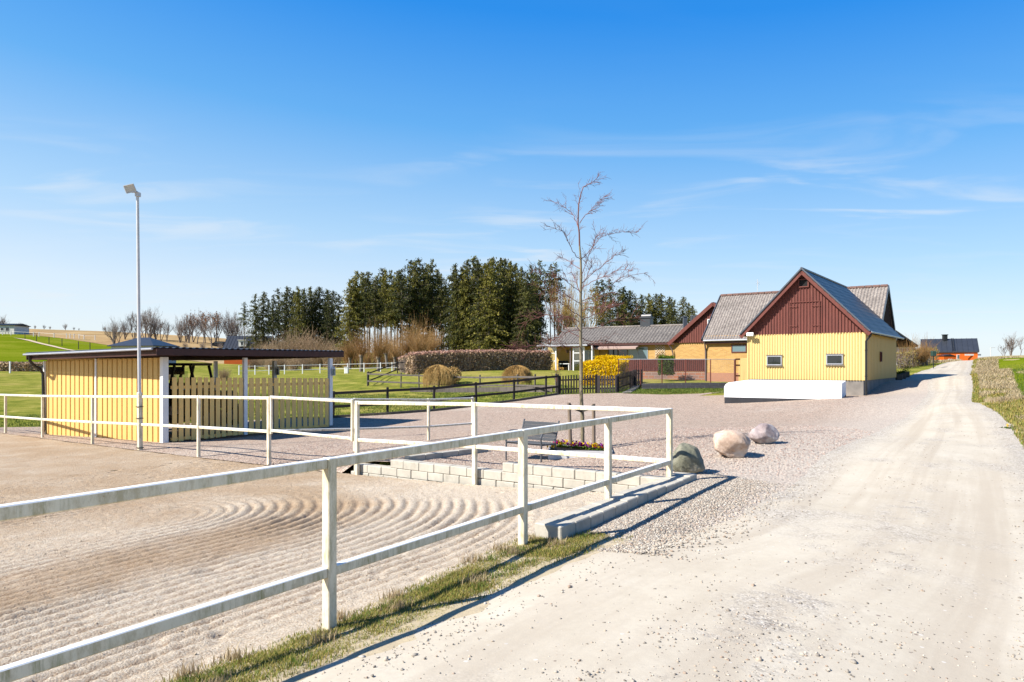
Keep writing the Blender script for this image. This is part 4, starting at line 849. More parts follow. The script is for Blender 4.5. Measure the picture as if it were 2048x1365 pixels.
c = P(1370, 648, 58); mb = MB(); mb.box(c + Vector((0, 0, .05)), (.16, .16, .5), None, None, None, .01); mb.box(c + Vector((0, 0, .6)), (.2, .2, .03)); mb.build('flue', M['roofedge'], rf3)
w_ = window(g3, B3.p(onplane(B3, .1, 1422), .06, 2.95), B3.E(), -B3.D(), .5, .8, .05, m='white', g='glass_sky')
mb = MB(); q_ = B3.p(.12, -.02, 0); mb.tube([B3.p(-.05, -.1, E3 - .25), B3.p(.1, 0, E3 - .5), B3.p(.22, .06, E3 - .9), B3.p(.22, .06, -1.2)], .05, 8); mb.build('downpipe', M['downpipe'], g3)
# long low house
B4 = Fr((13.36, 57.5), (-.85, .527), (.527, .85)); L4 = 11.3; H4 = 2.9; Z4 = 3.40; E4 = 1.83
h4 = empty('long_house', B4.p(L4 / 2, 1, -.7), 'long low yellow brick house with a dark grey corrugated roof, big windows and glazed porch', 'house')
vs_, fs_ = [], []; off = 0
for sg in (-1, 1):
    p0 = B4.p(-1.6, H4, Z4); pu = B4.p(L4 + .2, H4, Z4) - p0; pv = B4.p(-1.6, H4 + sg * H4, E4) - p0
    v_a, f_a = sheet(p0, pu, pv, 300, 18, lambda u, v: .035 * np.sin(u * 2 * np.pi / .30) + .015 * ((v % 1.1) > .95), .03); vs_.append(v_a); fs_.append(f_a + off); off += len(v_a)
rf4 = obj('roof', np.concatenate(vs_), np.concatenate(fs_), M['fibre2'], h4)
mb = MB()
for k in range(20): mb.tube([B4.p(-1.5 + k * .65, H4, Z4 + .0), B4.p(-1.5 + k * .65 + .64, H4, Z4 + .01)], [.10, .09], 8)
mb.build('ridge_tiles', M['fibre'], rf4)
c = B4.p(onplane(B4, H4, 1291), H4 + .3, Z4 + .35); mb = MB(); mb.box(c, (.48, .4, .5), B4.E(), None, None, .02); mb.box(c + Vector((0, 0, .42)), (.56, .48, .04), B4.E()); mb.tube([c + B4.E() * -.45 + UPZ * .55, c + B4.E() * .45 + UPZ * .55], .22, 10); mb.build('chimney', M['darkmetal'], rf4)
mb = MB(); wb = .55; mb.box(B4.p(L4 / 2 - .6, wb, .45), (L4 / 2 + .6, .1, 1.45), B4.E()); mb.box(B4.p(L4 - .1, H4, .4), (.1, H4 - wb - .1, 1.45), B4.E())
mb.prism([B4.p(L4 - .15, .3, 1.8), B4.p(L4 - .15, 2 * H4 - .3, 1.8), B4.p(L4 - .15, H4, Z4 - .1)], B4.E() * .1); mb.box(B4.p(L4 / 2, 2 * H4 - .4, .4), (L4 / 2, .1, 1.4), B4.E()); mb.build('brick_wall', M['ybrick'], h4)
mb = MB(); mb.box(B4.p(L4 / 2 - .7, .05, E4 - .12), (L4 / 2 + .8, .03, .09), B4.E()); mb.box(B4.p(L4 / 2 - .7, .28, E4 - .19), (L4 / 2 + .8, .24, .02), B4.E()); mb.build('eaves_board', M['fascia'], h4)
a0, a1 = onplane(B4, wb - .1, 1296), onplane(B4, wb - .1, 1217)
for k in range(4):
    aa = a0 + (a1 - a0) * (k + .5) / 4; window(h4, B4.p(aa, wb - .1, .83), B4.E(), -B4.D(), abs(a1 - a0) / 4 - .02, 1.25, .05, g='glass_sky' if k < 2 else 'glass', m='downpipe' if k > 1 else 'gutter')
a2 = onplane(B4, wb - .1, 1203); mb = MB(); c0 = B4.p(onplane(B4, .2, 1278), .35, 1.62); c1 = B4.p(onplane(B4, .2, 1186), .35, 1.62); mb.prism([c0, c0 - B4.D() * .9 - UPZ * .22, c0 - B4.D() * .9 - UPZ * .36, c0 - UPZ * .08], c1 - c0); mb.build('awning', M['awning'], h4)
# glazed porch on the left end
PL, PR = onplane(B4, -1.9, 1088), onplane(B4, -1.9, 1168); mb = MB(); mb.box(B4.p((PL + PR) / 2, -.6, 1.62), ((PL - PR) / 2 + .5, 1.7, .05), B4.E(), None, None, .01); mb.build('porch_roof', M['fascia'], h4)
mb = MB(); mb.box(B4.p((PL + PR) / 2, -2.32, 1.63), ((PL - PR) / 2 + .5, .02, .07), B4.E()); mb.build('porch_fascia', M['gutter'], h4)
for px in (1094, 1112, 1141, 1147, 1168, 1184):
    a = onplane(B4, -1.9, px); mb = MB(); mb.box(B4.p(a, -1.9, .42), (.05, .05, 1.15), B4.E()); mb.build('porch_post', M['white'] if px != 1141 else M['downpipe'], h4)
for (pa, pb) in ((1094, 1112), (1148, 1168)):
    aa, ab = onplane(B4, -1.9, pa), onplane(B4, -1.9, pb); mb = MB()
    for z in (-.68, .25, .95, 1.5): mb.box(B4.p((aa + ab) / 2, -1.9, z), (abs(ab - aa) / 2, .03, .03), B4.E())
    fr_ = mb.build('porch_window', M['white'], h4); mb = MB(); mb.box(B4.p((aa + ab) / 2, -1.9, .42), (abs(ab - aa) / 2 - .02, .006, 1.1), B4.E()); mb.build('pane', M['clear'], fr_)
mb = MB(); mb.box(B4.p((PL + PR) / 2 + .2, wb - .22, .42), ((PL - PR) / 2 + .6, .03, 1.15), B4.E()); mb.build('porch_back_wall', mat('ochre_plaster', (.66, .40, .10), .8, .04, 2), h4)
a = onplane(B4, wb - .25, 1178); window(h4, B4.p(a, wb - .26, .5), B4.E(), -B4.D(), 1.1, 1.5, .06, g='glass_sky', mull=1)
a = onplane(B4, wb - .25, 1136); mb = MB(); mb.box(B4.p(a, wb - .3, 1.15), (.12, .06, .14), B4.E()); mb.build('wall_lamp', M['stakewood'], h4)
a, b = onplane(B4, wb - .25, 1120), onplane(B4, wb - .25, 1131)
a = onplane(B4, -1, 1128); tb = empty('patio_table', B4.p(a, -1, -.75), 'white patio table in the glazed porch of the long house', 'table')
mb = MB(); mb.box(B4.p(a, -1, 0.0), (.75, .4, .025), B4.E()); mb.build('table_top', M['white'], tb)
for sx in (-.65, .65):
    for sy in (-.32, .32): mb = MB(); mb.box(B4.p(a + sx, -1 + sy, -.38), (.03, .03, .36), B4.E()); mb.build('leg', M['white'], tb)
for k, (px, by) in enumerate(((1119, -.35), (1129, -.3), (1147, -1.4))):
    a = onplane(B4, by, px); ch = empty('patio_chair', B4.p(a, by, -.75), ['black patio chair behind the left half of the white porch table', 'black patio chair behind the right half of the white porch table', 'black patio chair at the right end of the white porch table'][k], 'chair', 'black chairs in the glazed porch')
    mb = MB(); mb.box(B4.p(a, by, -.3), (.24, .24, .02), B4.E()); mb.build('seat', M['blackpaint'], ch); mb = MB(); mb.box(B4.p(a, by + .22, .0), (.24, .02, .28), B4.E()); mb.build('backrest', M['blackpaint'], ch)
    for sx in (-.2, .2):
        for sy in (-.2, .2): mb = MB(); mb.box(B4.p(a + sx, by + sy, -.53), (.015, .015, .21), B4.E()); mb.build('leg', M['blackpaint'], ch)
# white trellis on the wall
a = onplane(B4, wb - .14, 1320); tl = MB(); hw_, hh_ = .48, .95
for k in range(-7, 8):
    for sg in (-1, 1):
        pts = [];
        x0 = k * .22
        for f_ in np.linspace(-hh_, hh_, 25):
            x = x0 + sg * f_
            if abs(x) <= hw_: pts.append((x, f_))
        if len(pts) > 1: tl.beam(B4.p(a + pts[0][0], wb - .14 - .01 * sg, .75 + pts[0][1]), B4.p(a + pts[-1][0], wb - .14 - .01 * sg, .75 + pts[-1][1]), .012, .035, 0, -B4.D())
tl.build('trellis', M['white']) and None
tag(bpy.data.objects['trellis'], 'white diamond lattice trellis on the brick wall of the long house', 'trellis')
# ------------------------------------------------------------------ white concrete ramp in front of the barn
Rm = Fr((12.85, 26.6), (-.885, .466), (.466, .885)); RWd = 4.45; zt_ = -.775
rmp = empty('concrete_platform', Rm.p(RWd / 2, 0, -1.7), 'long low whitewashed concrete block with a black base in front of the yellow barn', 'platform')
def round_prism(z0, z1, inset, m, name):
    prof = [(0 - inset, z0), (0 - inset, z1)] if z1 < -1.2 else None
    mb = MB(); a0, a1 = 0 - inset, RWd + inset; r = .26
    if z1 < -1.2: pl = [(a0, z0), (a1, z0), (a1, z1), (a0, z1)]
    else:
        pl = [(a0, z0), (a1, z0), (a1, z1 - r)] + [(a1 - r + r * math.cos(t), z1 - r + r * math.sin(t)) for t in np.linspace(.2, math.pi / 2, 6)] + [(a0 + .02, z1), (a0, z1 - .02)]
    mb.prism([Rm.p(a, -inset, z) for a, z in pl], Rm.D() * 5.2); return mb.build(name, M[m], rmp)
Rm2 = round_prism(-1.40, zt_, 0, 'whitewash', 'white_block')
mb = MB(); mb.prism([Rm.p(0.0, .012, -2.0), Rm.p(RWd - .01, .012, -2.0), Rm.p(RWd - .01, .012, -1.405), Rm.p(0.0, .012, -1.405)], Rm.D() * 5.1); mb.build('black_base', M['tar'], rmp)
# ------------------------------------------------------------------ vegetation tools
def cards(C, size, name, m, parent=None, aspect=0.6, up=None, upw=0.0, base=None, **k):
    C = np.asarray(C); n = len(C); size = np.broadcast_to(size, (n,)); a = rng.normal(size=(n, 3))
    if up is not None: a = a * (1 - upw) + np.asarray(up) * upw * 1.6
    a /= np.linalg.norm(a, axis=1)[:, None]; b = np.cross(a, rng.normal(size=(n, 3))); b /= np.linalg.norm(b, axis=1)[:, None]
    A = a * size[:, None] * .5; B = b * size[:, None] * .5 * aspect
    Vx = np.stack([C - A, C + B, C + A, C - B], 1).reshape(-1, 3); return obj(name, Vx, np.arange(n * 4).reshape(-1, 4), m, parent, uv=False, base=base, **k)
def ribbons(polys, w, name, m, parent=None, base=None, **k):  # thin 3-sided twigs from polylines: list of (pts Nx3, r0, r1)
    VV, FF, off = [], [], 0
    for pts, r0, r1 in polys:
        pts = np.asarray(pts, float); n = len(pts); t = np.gradient(pts, axis=0); t /= np.linalg.norm(t, axis=1)[:, None] + 1e-9
        ref = np.array([.37, .81, .45]); a = np.cross(t, ref); a /= np.linalg.norm(a, axis=1)[:, None] + 1e-9; b = np.cross(t, a); r = np.linspace(r0, r1, n)[:, None]
        ns = w; ring = [pts + (a * math.cos(2 * math.pi * i / ns) + b * math.sin(2 * math.pi * i / ns)) * r for i in range(ns)]
        VV.append(np.stack(ring, 1).reshape(-1, 3)); i, j = np.meshgrid(np.arange(n - 1), np.arange(ns), indexing='ij')
        FF.append(np.stack([i * ns + j, i * ns + (j + 1) % ns, (i + 1) * ns + (j + 1) % ns, (i + 1) * ns + j], -1).reshape(-1, 4) + off); off += n * ns
    return obj(name, np.concatenate(VV), np.concatenate(FF), m, parent, uv=False, smooth=True, base=base, **k)
def conifer(name, Ht, cb, R, m, mb_, dens=1.0, seed=0, tr=.16, droop=.35, top=.25, gaps=.12, dead=8):
    g = np.random.default_rng(seed); r = empty(name, (0, 0, 0)); pts = []; tops = []
    lean = g.normal(0, .012, 2); tp = [(lean[0] * z + .1 * math.sin(z * .4 + seed), lean[1] * z, z) for z in np.linspace(-.6, Ht, 12)]
    ribbons([(tp, tr, .03)], 6, 'trunk', mb_, r)
    nb = int(105 * dens * (Ht - cb) / 14); C = []; br = []
    for k in range(nb):
        f = (k + g.random()) / nb; z = cb + (Ht - cb) * f
        if g.random() < gaps: continue
        ln = R * (1 - f) ** .46 * (.55 + .6 * g.random()) + top * (1 - f) + .15; an = g.random() * 6.283
        if f < .12: ln *= .75
        d = np.array([math.cos(an), math.sin(an), 0]); k2 = max(3, int(ln / .22)); x0 = np.interp(z, [p[2] for p in tp], [p[0] for p in tp]); y0 = np.interp(z, [p[2] for p in tp], [p[1] for p in tp])
        us = (np.arange(k2) + .6) / k2; P_ = np.array([x0, y0, z]) + d * (us * ln)[:, None]; P_[:, 2] += .25 * us * ln - droop * (us * ln) ** 1.6 * .35
        br.append((np.array([[x0, y0, z], P_[len(P_) // 2], P_[-1]]), .035, .01))
        for c in P_:
            q = 3 if dens > .7 else 2
            C.append(c + g.normal(0, .16, (q, 3)) + np.array([0, 0, -.12]))
    C = np.concatenate(C); sz = g.uniform(.22, .58, len(C)); o = cards(C, sz, 'crown', m, r, aspect=.45, up=(0, 0, -1), upw=.5)
    for k in range(dead):
        z = cb * (.45 + .6 * g.random()); an = g.random() * 6.28; l = .5 + 1.2 * g.random(); br.append((np.array([[0, 0, z], [l * .5 * math.cos(an), l * .5 * math.sin(an), z - .05], [l * math.cos(an), l * math.sin(an), z - .3]]), .03, .008))
    ribbons(br, 3, 'branches', mb_, r); return r
def growtree(g, p, d, ln, r, depth, out, spread=.55, upb=.08, kids=(2, 4), rmin=.012, curve=.12, shrink=.68):
    n = 5; pts = [np.array(p, float)]; d = np.array(d, float)
    for i in range(n): d = d + g.normal(0, curve, 3) + np.array([0, 0, upb]); d /= np.linalg.norm(d); pts.append(pts[-1] + d * ln / n)
    out.append((np.array(pts), r, max(r * .55, rmin)))
    if depth <= 0: return
    k = g.integers(kids[0], kids[1] + 1)
    for i in range(k):
        f = .3 + .7 * (i + g.random() * .8) / k; idx = min(n - 1, int(f * n)); q = pts[idx] + (pts[idx + 1] - pts[idx]) * (f * n - idx if f * n - idx < 1 else 1)
        s = g.normal(0, 1, 3); s -= d * (s @ d); s /= np.linalg.norm(s); nd = d * math.cos(spread * (.6 + .8 * g.random())) + s * math.sin(spread * (.6 + .8 * g.random()))
        growtree(g, q, nd, ln * shrink * (.75 + .5 * g.random()), max(r * .55, rmin), depth - 1, out, spread, upb, kids, rmin, curve, shrink)
def baretree(name, Ht, seed, m, depth=5, stems=1, spread=.5, rmin=.02, leaves=None, kids=(3, 4), r0=None, tr=.3):
    g = np.random.default_rng(seed); r = empty(name, (0, 0, 0)); tk = []; out = []
    for s in range(stems):
        an = g.random() * 6.28; tilt = 0 if stems == 1 else .22; d = (tilt * math.cos(an), tilt * math.sin(an), 1); sub = []
        growtree(g, (0, 0, -.4), d, Ht * .36, r0 or Ht * .014, depth, sub, spread, .10, kids, rmin, .07, .72); tk.append(sub[0]); out += sub[1:]
    ribbons(tk, 6, 'trunk', m, r); ribbons(out, 3, 'crown', m, r)
    if leaves is not None:
        pts = np.concatenate([o[0][-2:] for o in out[len(out) // 3:]]); pts = pts[g.random(len(pts)) < .35]; sel = pts[pts[:, 2] > Ht * .45]
        cards(sel + g.normal(0, .15, sel.shape), .28, 'old_leaves', leaves, r)
    return r
def place(proto, px, Z, sc=1.0, rot=None, label=None, group=None, cat='tree', dz=0.0, first=set(), scz=None):
    p = G(px, Z, dz); rot = random.uniform(0, 6.28) if rot is None else rot
    if proto.name in first: c = dup(proto, p, rot, (sc, sc, scz or sc), label, group)
    else:
        first.add(proto.name); c = proto; c.location = p; c.rotation_euler = (0, 0, rot); c.scale = (sc, sc, scz or sc); c['label'] = label
        if group: c['group'] = group
    c['category'] = cat; return c
# ------------------------------------------------------------------ young tree with stakes and planter
tb_ = P(1165, 903, 13.4); tb_.z = h1(tb_.x, tb_.y)
yt = empty('young_tree', tb_, 'bare young tree with slender lichened trunk and reddish twigs in the gravel yard', 'tree')
def Z8(pt, Z=13.4): return np.array(P(980 + pt[0] * .3812, 340 + pt[1] * .3812, Z))
tk = [(486, 1470), (485, 1300), (479, 1200), (478, 1000), (476, 900), (475, 700), (478, 560), (476, 470), (470, 400), (468, 330), (462, 280), (463, 230), (465, 180), (476, 130), (490, 90), (520, 75), (545, 60), (565, 40)]
tp = np.array([Z8(p) for p in tk]); tp[0, 2] = tb_.z - .1
mb = MB(); rad = np.interp(np.arange(len(tk)), [0, 2, 4, 6, 8, 11, len(tk) - 1], [.040, .036, .031, .025, .017, .010, .004])
mb.tube(tp[:9], list(rad[:9]), 10); mb.build('trunk', M['bark_y'], yt)
brs = [[(475, 470), (440, 440), (415, 390), (395, 340), (375, 315), (330, 305), (290, 295)], [(478, 470), (520, 430), (550, 390), (585, 350), (640, 335), (700, 325), (780, 325)], [(462, 300), (440, 240), (410, 210), (370, 185), (320, 160)],
       [(470, 280), (500, 240), (530, 210), (560, 170), (600, 140)], [(478, 560), (500, 500), (530, 430), (548, 380), (560, 340)], [(478, 600), (520, 560), (560, 520), (620, 480), (660, 450), (710, 425)],
       [(480, 690), (560, 660), (640, 600), (700, 560), (760, 548), (835, 540)], [(475, 640), (420, 600), (370, 560), (300, 548), (240, 545)], [(475, 700), (430, 680), (380, 640), (320, 620), (270, 622)], [(475, 770), (420, 735), (360, 690), (310, 660)],
       [(478, 925), (440, 935), (400, 925), (320, 930), (250, 918), (180, 932), (120, 916)], [(476, 840), (400, 850), (340, 890), (300, 905)], [(475, 800), (420, 775), (350, 762), (280, 765), (220, 782), (145, 812)], [(480, 830), (560, 830), (620, 800), (700, 780), (790, 775)],
       [(480, 880), (530, 905), (600, 892), (650, 915)], [(480, 700), (540, 690), (620, 650), (670, 635)], [(476, 880), (420, 850), (370, 800), (325, 740)], [(477, 790), (540, 765), (600, 740), (690, 690)], [(478, 640), (500, 580), (525, 520), (540, 460)], [(472, 520), (440, 500), (400, 470), (350, 455)],
       [(478, 740), (530, 720), (590, 715), (640, 735)], [(476, 660), (450, 590), (430, 540), (420, 500)], [(479, 620), (540, 585), (600, 560), (680, 520), (740, 530)], [(476, 850), (440, 800), (400, 770), (360, 790)]]
big, mid_, small = [], [], []; g = np.random.default_rng(3)
big.append((tp[8:], rad[8], .005))
def sub(pts, depth, ln, outl):
    n = len(pts)
    for k in range(1, n):
        for rep in range(3 if depth else 2):
            if g.random() < (.70 if depth else .5):
                d0 = pts[k] - pts[k - 1]; l0 = np.linalg.norm(d0); d0 = d0 / l0; q = pts[k - 1] + (pts[k] - pts[k - 1]) * g.random(); s = g.normal(0, 1, 3) * np.array([1, .8, 1]); s -= d0 * (s @ d0); s /= np.linalg.norm(s)
                d = d0 * .78 + s * .62 + np.array([0, 0, .10]); l = ln * (.4 + .9 * g.random()); P_ = [q]
                for i in range(4): d = d + g.normal(0, .16, 3); d /= np.linalg.norm(d); P_.append(P_[-1] + d * l / 4)
                P_ = np.array(P_); outl.append((P_, .0042 if depth else .0030, .0017))
                if depth: sub(P_, depth - 1, ln * .5, small)
for i, b in enumerate(brs):
    y = g.uniform(-1, 1) * .9; n = len(b); L_ = []
    for k, p in enumerate(b): L_.append(Z8(p, 13.4 + y * (k / (n - 1)) ** .8))
    L_ = np.array(L_); f = np.linspace(0, 1, 4 * n); idx = f * (n - 1); i0 = np.minimum(idx.astype(int), n - 2); w_ = idx - i0; S_ = L_[i0] * (1 - w_)[:, None] + L_[i0 + 1] * w_[:, None]
    S_[1:-1] = (S_[:-2] + S_[1:-1] * 2 + S_[2:]) / 4; S_[2:] += g.normal(0, .008, S_[2:].shape); low = b[0][1] > 750
    big.append((S_, .009 if low else .0075, .003)); sub(S_[n:][::2], 1, .30 if low else .24, mid_)
sub(tp[9:], 1, .22, mid_)
ribbons(big, 5, 'limbs', M['twig_red'], yt); ribbons(mid_ + small, 3, 'twigs', M['twig_red'], yt)
for px, ly, lab in ((1142, 806, 'leaning round grey support stake left of the young tree trunk'), (1188, 808, 'upright round grey support stake right of the young tree trunk')):
    Z = 13.2; bt = P(px, 901, Z); tpz = P(px - (4 if px < 1160 else 1), ly, Z); o_ = empty('tree_stake', bt, lab, 'stake', 'wooden stakes beside the young tree')
    mb = MB(); mb.tube([bt - Vector((0, 0, .1)), tpz], [.036, .034], 10); mb.build('stake_pole', M['stakewood'], o_)
    e_ = Vector(Z8((478, 1240))); mb = MB(); A_, B_ = tpz + Vector((0, -.04, -.03)), e_ + Vector((0, -.03, -.10)); m_ = (A_ + B_) / 2 - Vector((0, 0, .02)); mb.beam(A_, m_, .01, .045); mb.beam(m_, B_, .01, .045); mb.build('strap', M['cloth_strap'], o_)
# planter frame round the tree
pc = Vector((tb_.x - .08, tb_.y - .36, 0)); pz = tb_.z; mb = MB(); pa = Vector((.94, -.10, 0)).normalized(); pb = UPZ.cross(pa); hw = .58
for a, b in ((-1, 0), (1, 0), (0, -1), (0, 1)):
    c = pc + pa * a * hw + pb * b * hw * .8 + Vector((0, 0, pz - .02)); mb.box(c, (.012 if a else hw, hw * .8 if a else .012, .13), pa)
pl = mb.build('steel_planter', M['galv']); tag(pl, 'low square grey steel planter frame round the foot of the young tree', 'planter')
mb = MB(); mb.box(pc + Vector((0, 0, pz - .01)), (hw - .013, hw * .8 - .013, .09), pa); so2 = mb.build('soil', M['soil'], pl)
def pansy(cname, m1):
    r = empty('pansy', (0, 0, 0)); g = np.random.default_rng(len(cname)); C = g.normal(0, .035, (26, 3)); C[:, 2] = np.abs(C[:, 2]) * .7 + .01; cards(C, .045, 'leaves', M['leafgreen'], r)
    C = g.normal(0, .04, (12, 3)); C[:, 2] = .06 + np.abs(C[:, 2]) * .8; cards(C, .05, 'petals', m1, r, aspect=1.0, up=(-.3, -.9, .5), upw=.6); return r
cols = [('yellow', (.75, .50, .01)), ('purple', (.16, .02, .20)), ('magenta', (.42, .02, .12)), ('red and orange', (.60, .10, .02))]
pans = [(n_, pansy(n_, leafm(n_.replace(' ', '_') + '_petals', [c, tuple(x * .8 for x in c)]))) for n_, c in cols]
used = set()
for i in range(26):
    n_, pr = pans[[0, 1, 0, 2, 1, 3, 0, 1, 2][i % 9]]; q = pc + pa * (-hw + .07 + (2 * hw - .14) * ((i * .381) % 1)) + pb * (-.30 + .70 * ((i * .618) % 1)); q.z = pz + .08
    lab = 'small %s pansy in the steel planter at the foot of the young tree' % n_; grp = n_ + ' pansies round the young tree'
    if n_ in used: c = dup(pr, q, i * 1.1, (1, 1, 1), lab, grp)
    else: used.add(n_); c = pr; c.location = q; c['label'] = lab; c['group'] = grp
    c['category'] = 'flower'
# ------------------------------------------------------------------ bench
bo = P(1060, 924, 12.75); bo.z = h1(bo.x, bo.y); bn = empty('garden_bench', bo, 'grey slatted metal bench with curved armrests on the pink gravel above the block wall', 'bench')
bl = Vector((.80, -.56, 0)).normalized(); bf_ = Vector((-.62, -.78, 0)).normalized(); ZB = bo.z; o_ = P(1012, 923, 12.8)
def Bp(a, b, z): v = o_ + bl * a - bf_ * b; return Vector((v.x, v.y, ZB + z * .84))
BL, BD = .78, .46
mb = MB()
for k in range(6): b = .02 + k * .075; mb.beam(Bp(0, b, .42 - .01 * k), Bp(BL, b, .42 - .01 * k), .06, .014, .003)
mb.build('seat', M['benchmetal'], bn); mb = MB()
for k in range(6): z = .47 + k * .067; mb.beam(Bp(0, .43 + .024 * k, z), Bp(BL, .43 + .024 * k, z), .012, .056, .003)
mb.build('backrest', M['benchmetal'], bn)
for a in (0, BL):
    mb = MB(); mb.tube([Bp(a, 0, 0), Bp(a, .01, .40)], .016, 8); mb.build('leg', M['benchmetal'], bn)
    mb = MB(); mb.tube([Bp(a, .50, 0), Bp(a, .44, .42), Bp(a, .57, .88)], .017, 8); mb.build('leg', M['benchmetal'], bn)
    mb = MB(); mb.tube([Bp(a, .01, .40), Bp(a, -.01, .55), Bp(a, .04, .63), Bp(a, .14, .655), Bp(a, .35, .64), Bp(a, .50, .60)], .017, 8); mb.build('armrest', M['benchmetal'], bn)
mb = MB()
for b in (.02, .40): mb.beam(Bp(0, b, .395), Bp(BL, b, .395), .02, .025)
for a in (0, BL): mb.beam(Bp(a, .01, .39), Bp(a, .44, .38), .02, .025)
mb.build('seat_frame', M['benchmetal'], bn)
# ------------------------------------------------------------------ boulders
def rockmat(name, c1, c2, c3):
    m, t, b = newmat(name); q = NT(t); p = q.pos(False); c = q.ramp(q.noise(p, 3.5, 9, .72), [(.32, c1), (.5, c2), (.68, c3)]); c = q.mix(q.mr(q.noise(p, 30, 3, .8), .6, .7, 0, .5), c, tuple(x * .4 for x in c1)); c = q.mix(q.mr(q.noise(p, 1.6, 5, .7), .52, .64, 0, .6), c, c3)
    set_(t, b, col=c, rough=.9, nrm=q.bump(q.m('ADD', q.noise(p, 6, 8, .7), q.m('MULTIPLY', q.noise(p, 35, 4, .8), .35)), .6, .05)); return m
def boulder(name, c, size, seed, m, label, facets=16, rot=0.0):
    g = np.random.default_rng(seed); bm = bmesh.new(); bmesh.ops.create_icosphere(bm, subdivisions=5, radius=1.0); V_ = np.array([v.co for v in bm.verts]); Fc = [tuple(v.index for v in f.verts) for f in bm.faces]; bm.free()
    D = V_ / np.linalg.norm(V_, axis=1)[:, None]; r = np.ones(len(D))
    for k in range(facets):
        n = g.normal(size=3); n /= np.linalg.norm(n); h = g.uniform(.70, .97); dd = D @ n; lim = np.where(dd > .05, h / np.maximum(dd, .05), 9); r = -np.log(np.exp(-45 * r) + np.exp(-45 * lim)) / 45
    def n3(p, s, sd):
        return vnoise(np.c_[p[:, 0] * s + p[:, 2] * s * .7 + 60, p[:, 1] * s - p[:, 2] * s * .6 + 60], 1, sd) - .5
    r = np.minimum(r, 1.08) * (1 + .22 * n3(D, 1.7, seed) + .07 * n3(D, 5, seed + 1) + .045 * n3(D, 11, seed + 2) + .022 * n3(D, 24, seed + 3)); V_ = D * r[:, None] * np.array(size); cr, sr = math.cos(rot), math.sin(rot)
    V_ = V_ @ np.array([[cr, sr, 0], [-sr, cr, 0], [0, 0, 1]]); V_ += np.array(c); o = obj(name, V_, Fc, m, smooth=True, uv=False); tag(o, label, 'boulder', 'boulders beside the road'); return o
for (px, yb, yt_, wpx, Z, seed, mm, lab, fl_) in ((1373, 952, 893, 66, 10.1, 34, rockmat('green_grey_rock', (.10, .105, .075), (.20, .195, .145), (.34, .32, .26)), 'green-grey cracked boulder just behind the fence corner post', 10),
                             (1461, 917, 861, 78, 11.4, 5, rockmat('pink_granite_rock', (.34, .24, .18), (.52, .40, .32), (.64, .58, .52)), 'largest boulder, pale pink granite, between the other two beside the road', 9),
                             (1528, 889, 847, 56, 12.7, 21, rockmat('mauve_granite_rock', (.19, .15, .15), (.37, .31, .30), (.62, .59, .56)), 'smallest rounded boulder, mottled mauve and white, farthest from the fence', 8)):
    p = G(px, Z); wd = wpx / F * Z / 2 * 1.06; ht = (yb - yt_) / F * Z / 2; boulder('boulder', (p.x, p.y, p.z + ht * .86), (wd, wd * .8, ht * 1.14), seed, mm, lab, fl_ + 6)
# ------------------------------------------------------------------ dark paddock fences
def two_rail(name, pts, lab, m, hts=(1.0, .62), pw=.1, rh=.11, ph=1.08):
    P0 = [G(px, Z) for px, Z in pts]; r = empty(name, P0[0], lab, 'fence'); ln = []
    for i, p in enumerate(P0):
        mb = MB(); l = Vector((random.uniform(-.02, .02), random.uniform(-.02, .02), 0)); h_ = ph + random.uniform(-.02, .05); mb.box(p + Vector((0, 0, h_ / 2 - .15)), (pw / 2, pw / 2, h_ / 2 + .15), (1, .3 + random.uniform(-.1, .1), 0), None, UPZ + l, .012); mb.build('post', M[m], r)
        if i + 1 < len(P0):
            q = P0[i + 1]
            for h in hts: mb = MB(); o_ = Vector((0, -.06, 0)); mb.beam(p + Vector((0, 0, h)) + o_, q + Vector((0, 0, h)) + o_, .03, rh, .004); mb.build('rail', M[m], r)
    return r
two_rail('black_rail_fence', [(667, 28.6), (775, 29.2), (868, 30.6), (952, 32.4), (1028, 34.6), (1092, 36.2), (1116, 36.9)], 'black two-rail wooden fence along the pink gravel from the yellow shed to the picket fence', 'blackwood', (.98, .42))
two_rail('grey_rail_fence', [(735, 51), (802, 49.5), (838, 49), (878, 48), (960, 46), (1035, 44), (1070, 42), (1112, 39.5)], 'weathered grey two-rail fence crossing the lawn in front of the hedge', 'greywood', (.92, .38), .09, .12)
two_rail('short_rail_fence', [(737, 51.3), (795, 60), (830, 62), (900, 58)], 'black rail fence going back from the corner of the grey rail fence', 'blackwood', (.92, .35), .09, .1)
mb = MB(); ed = [px2(665, 27.9), px2(775, 28.5), px2(868, 29.9), px2(952, 31.4), px2(1028, 33.7), px2(1117, 36.5)]
for a, b in zip(ed[:-1], ed[1:]): mb.beam((a[0], a[1], h1(*a) + .04), (b[0], b[1], h1(*b) + .04), .06, .14)
tag(mb.build('timber_edging', M['greywood']), 'long grey timber edging board between the lawn and the pink gravel', 'edging')
mb = MB(); ed = [px2(820, 47), px2(900, 46), px2(1000, 44.5), px2(1105, 41)]
for a, b in zip(ed[:-1], ed[1:]): mb.beam((a[0], a[1], h1(*a) + .14), (b[0], b[1], h1(*b) + .14), .05, .34)
tag(mb.build('sandpit_boards', M['greywood']), 'low weathered boards round a small bed on the lawn behind the grey rail fence', 'edging')
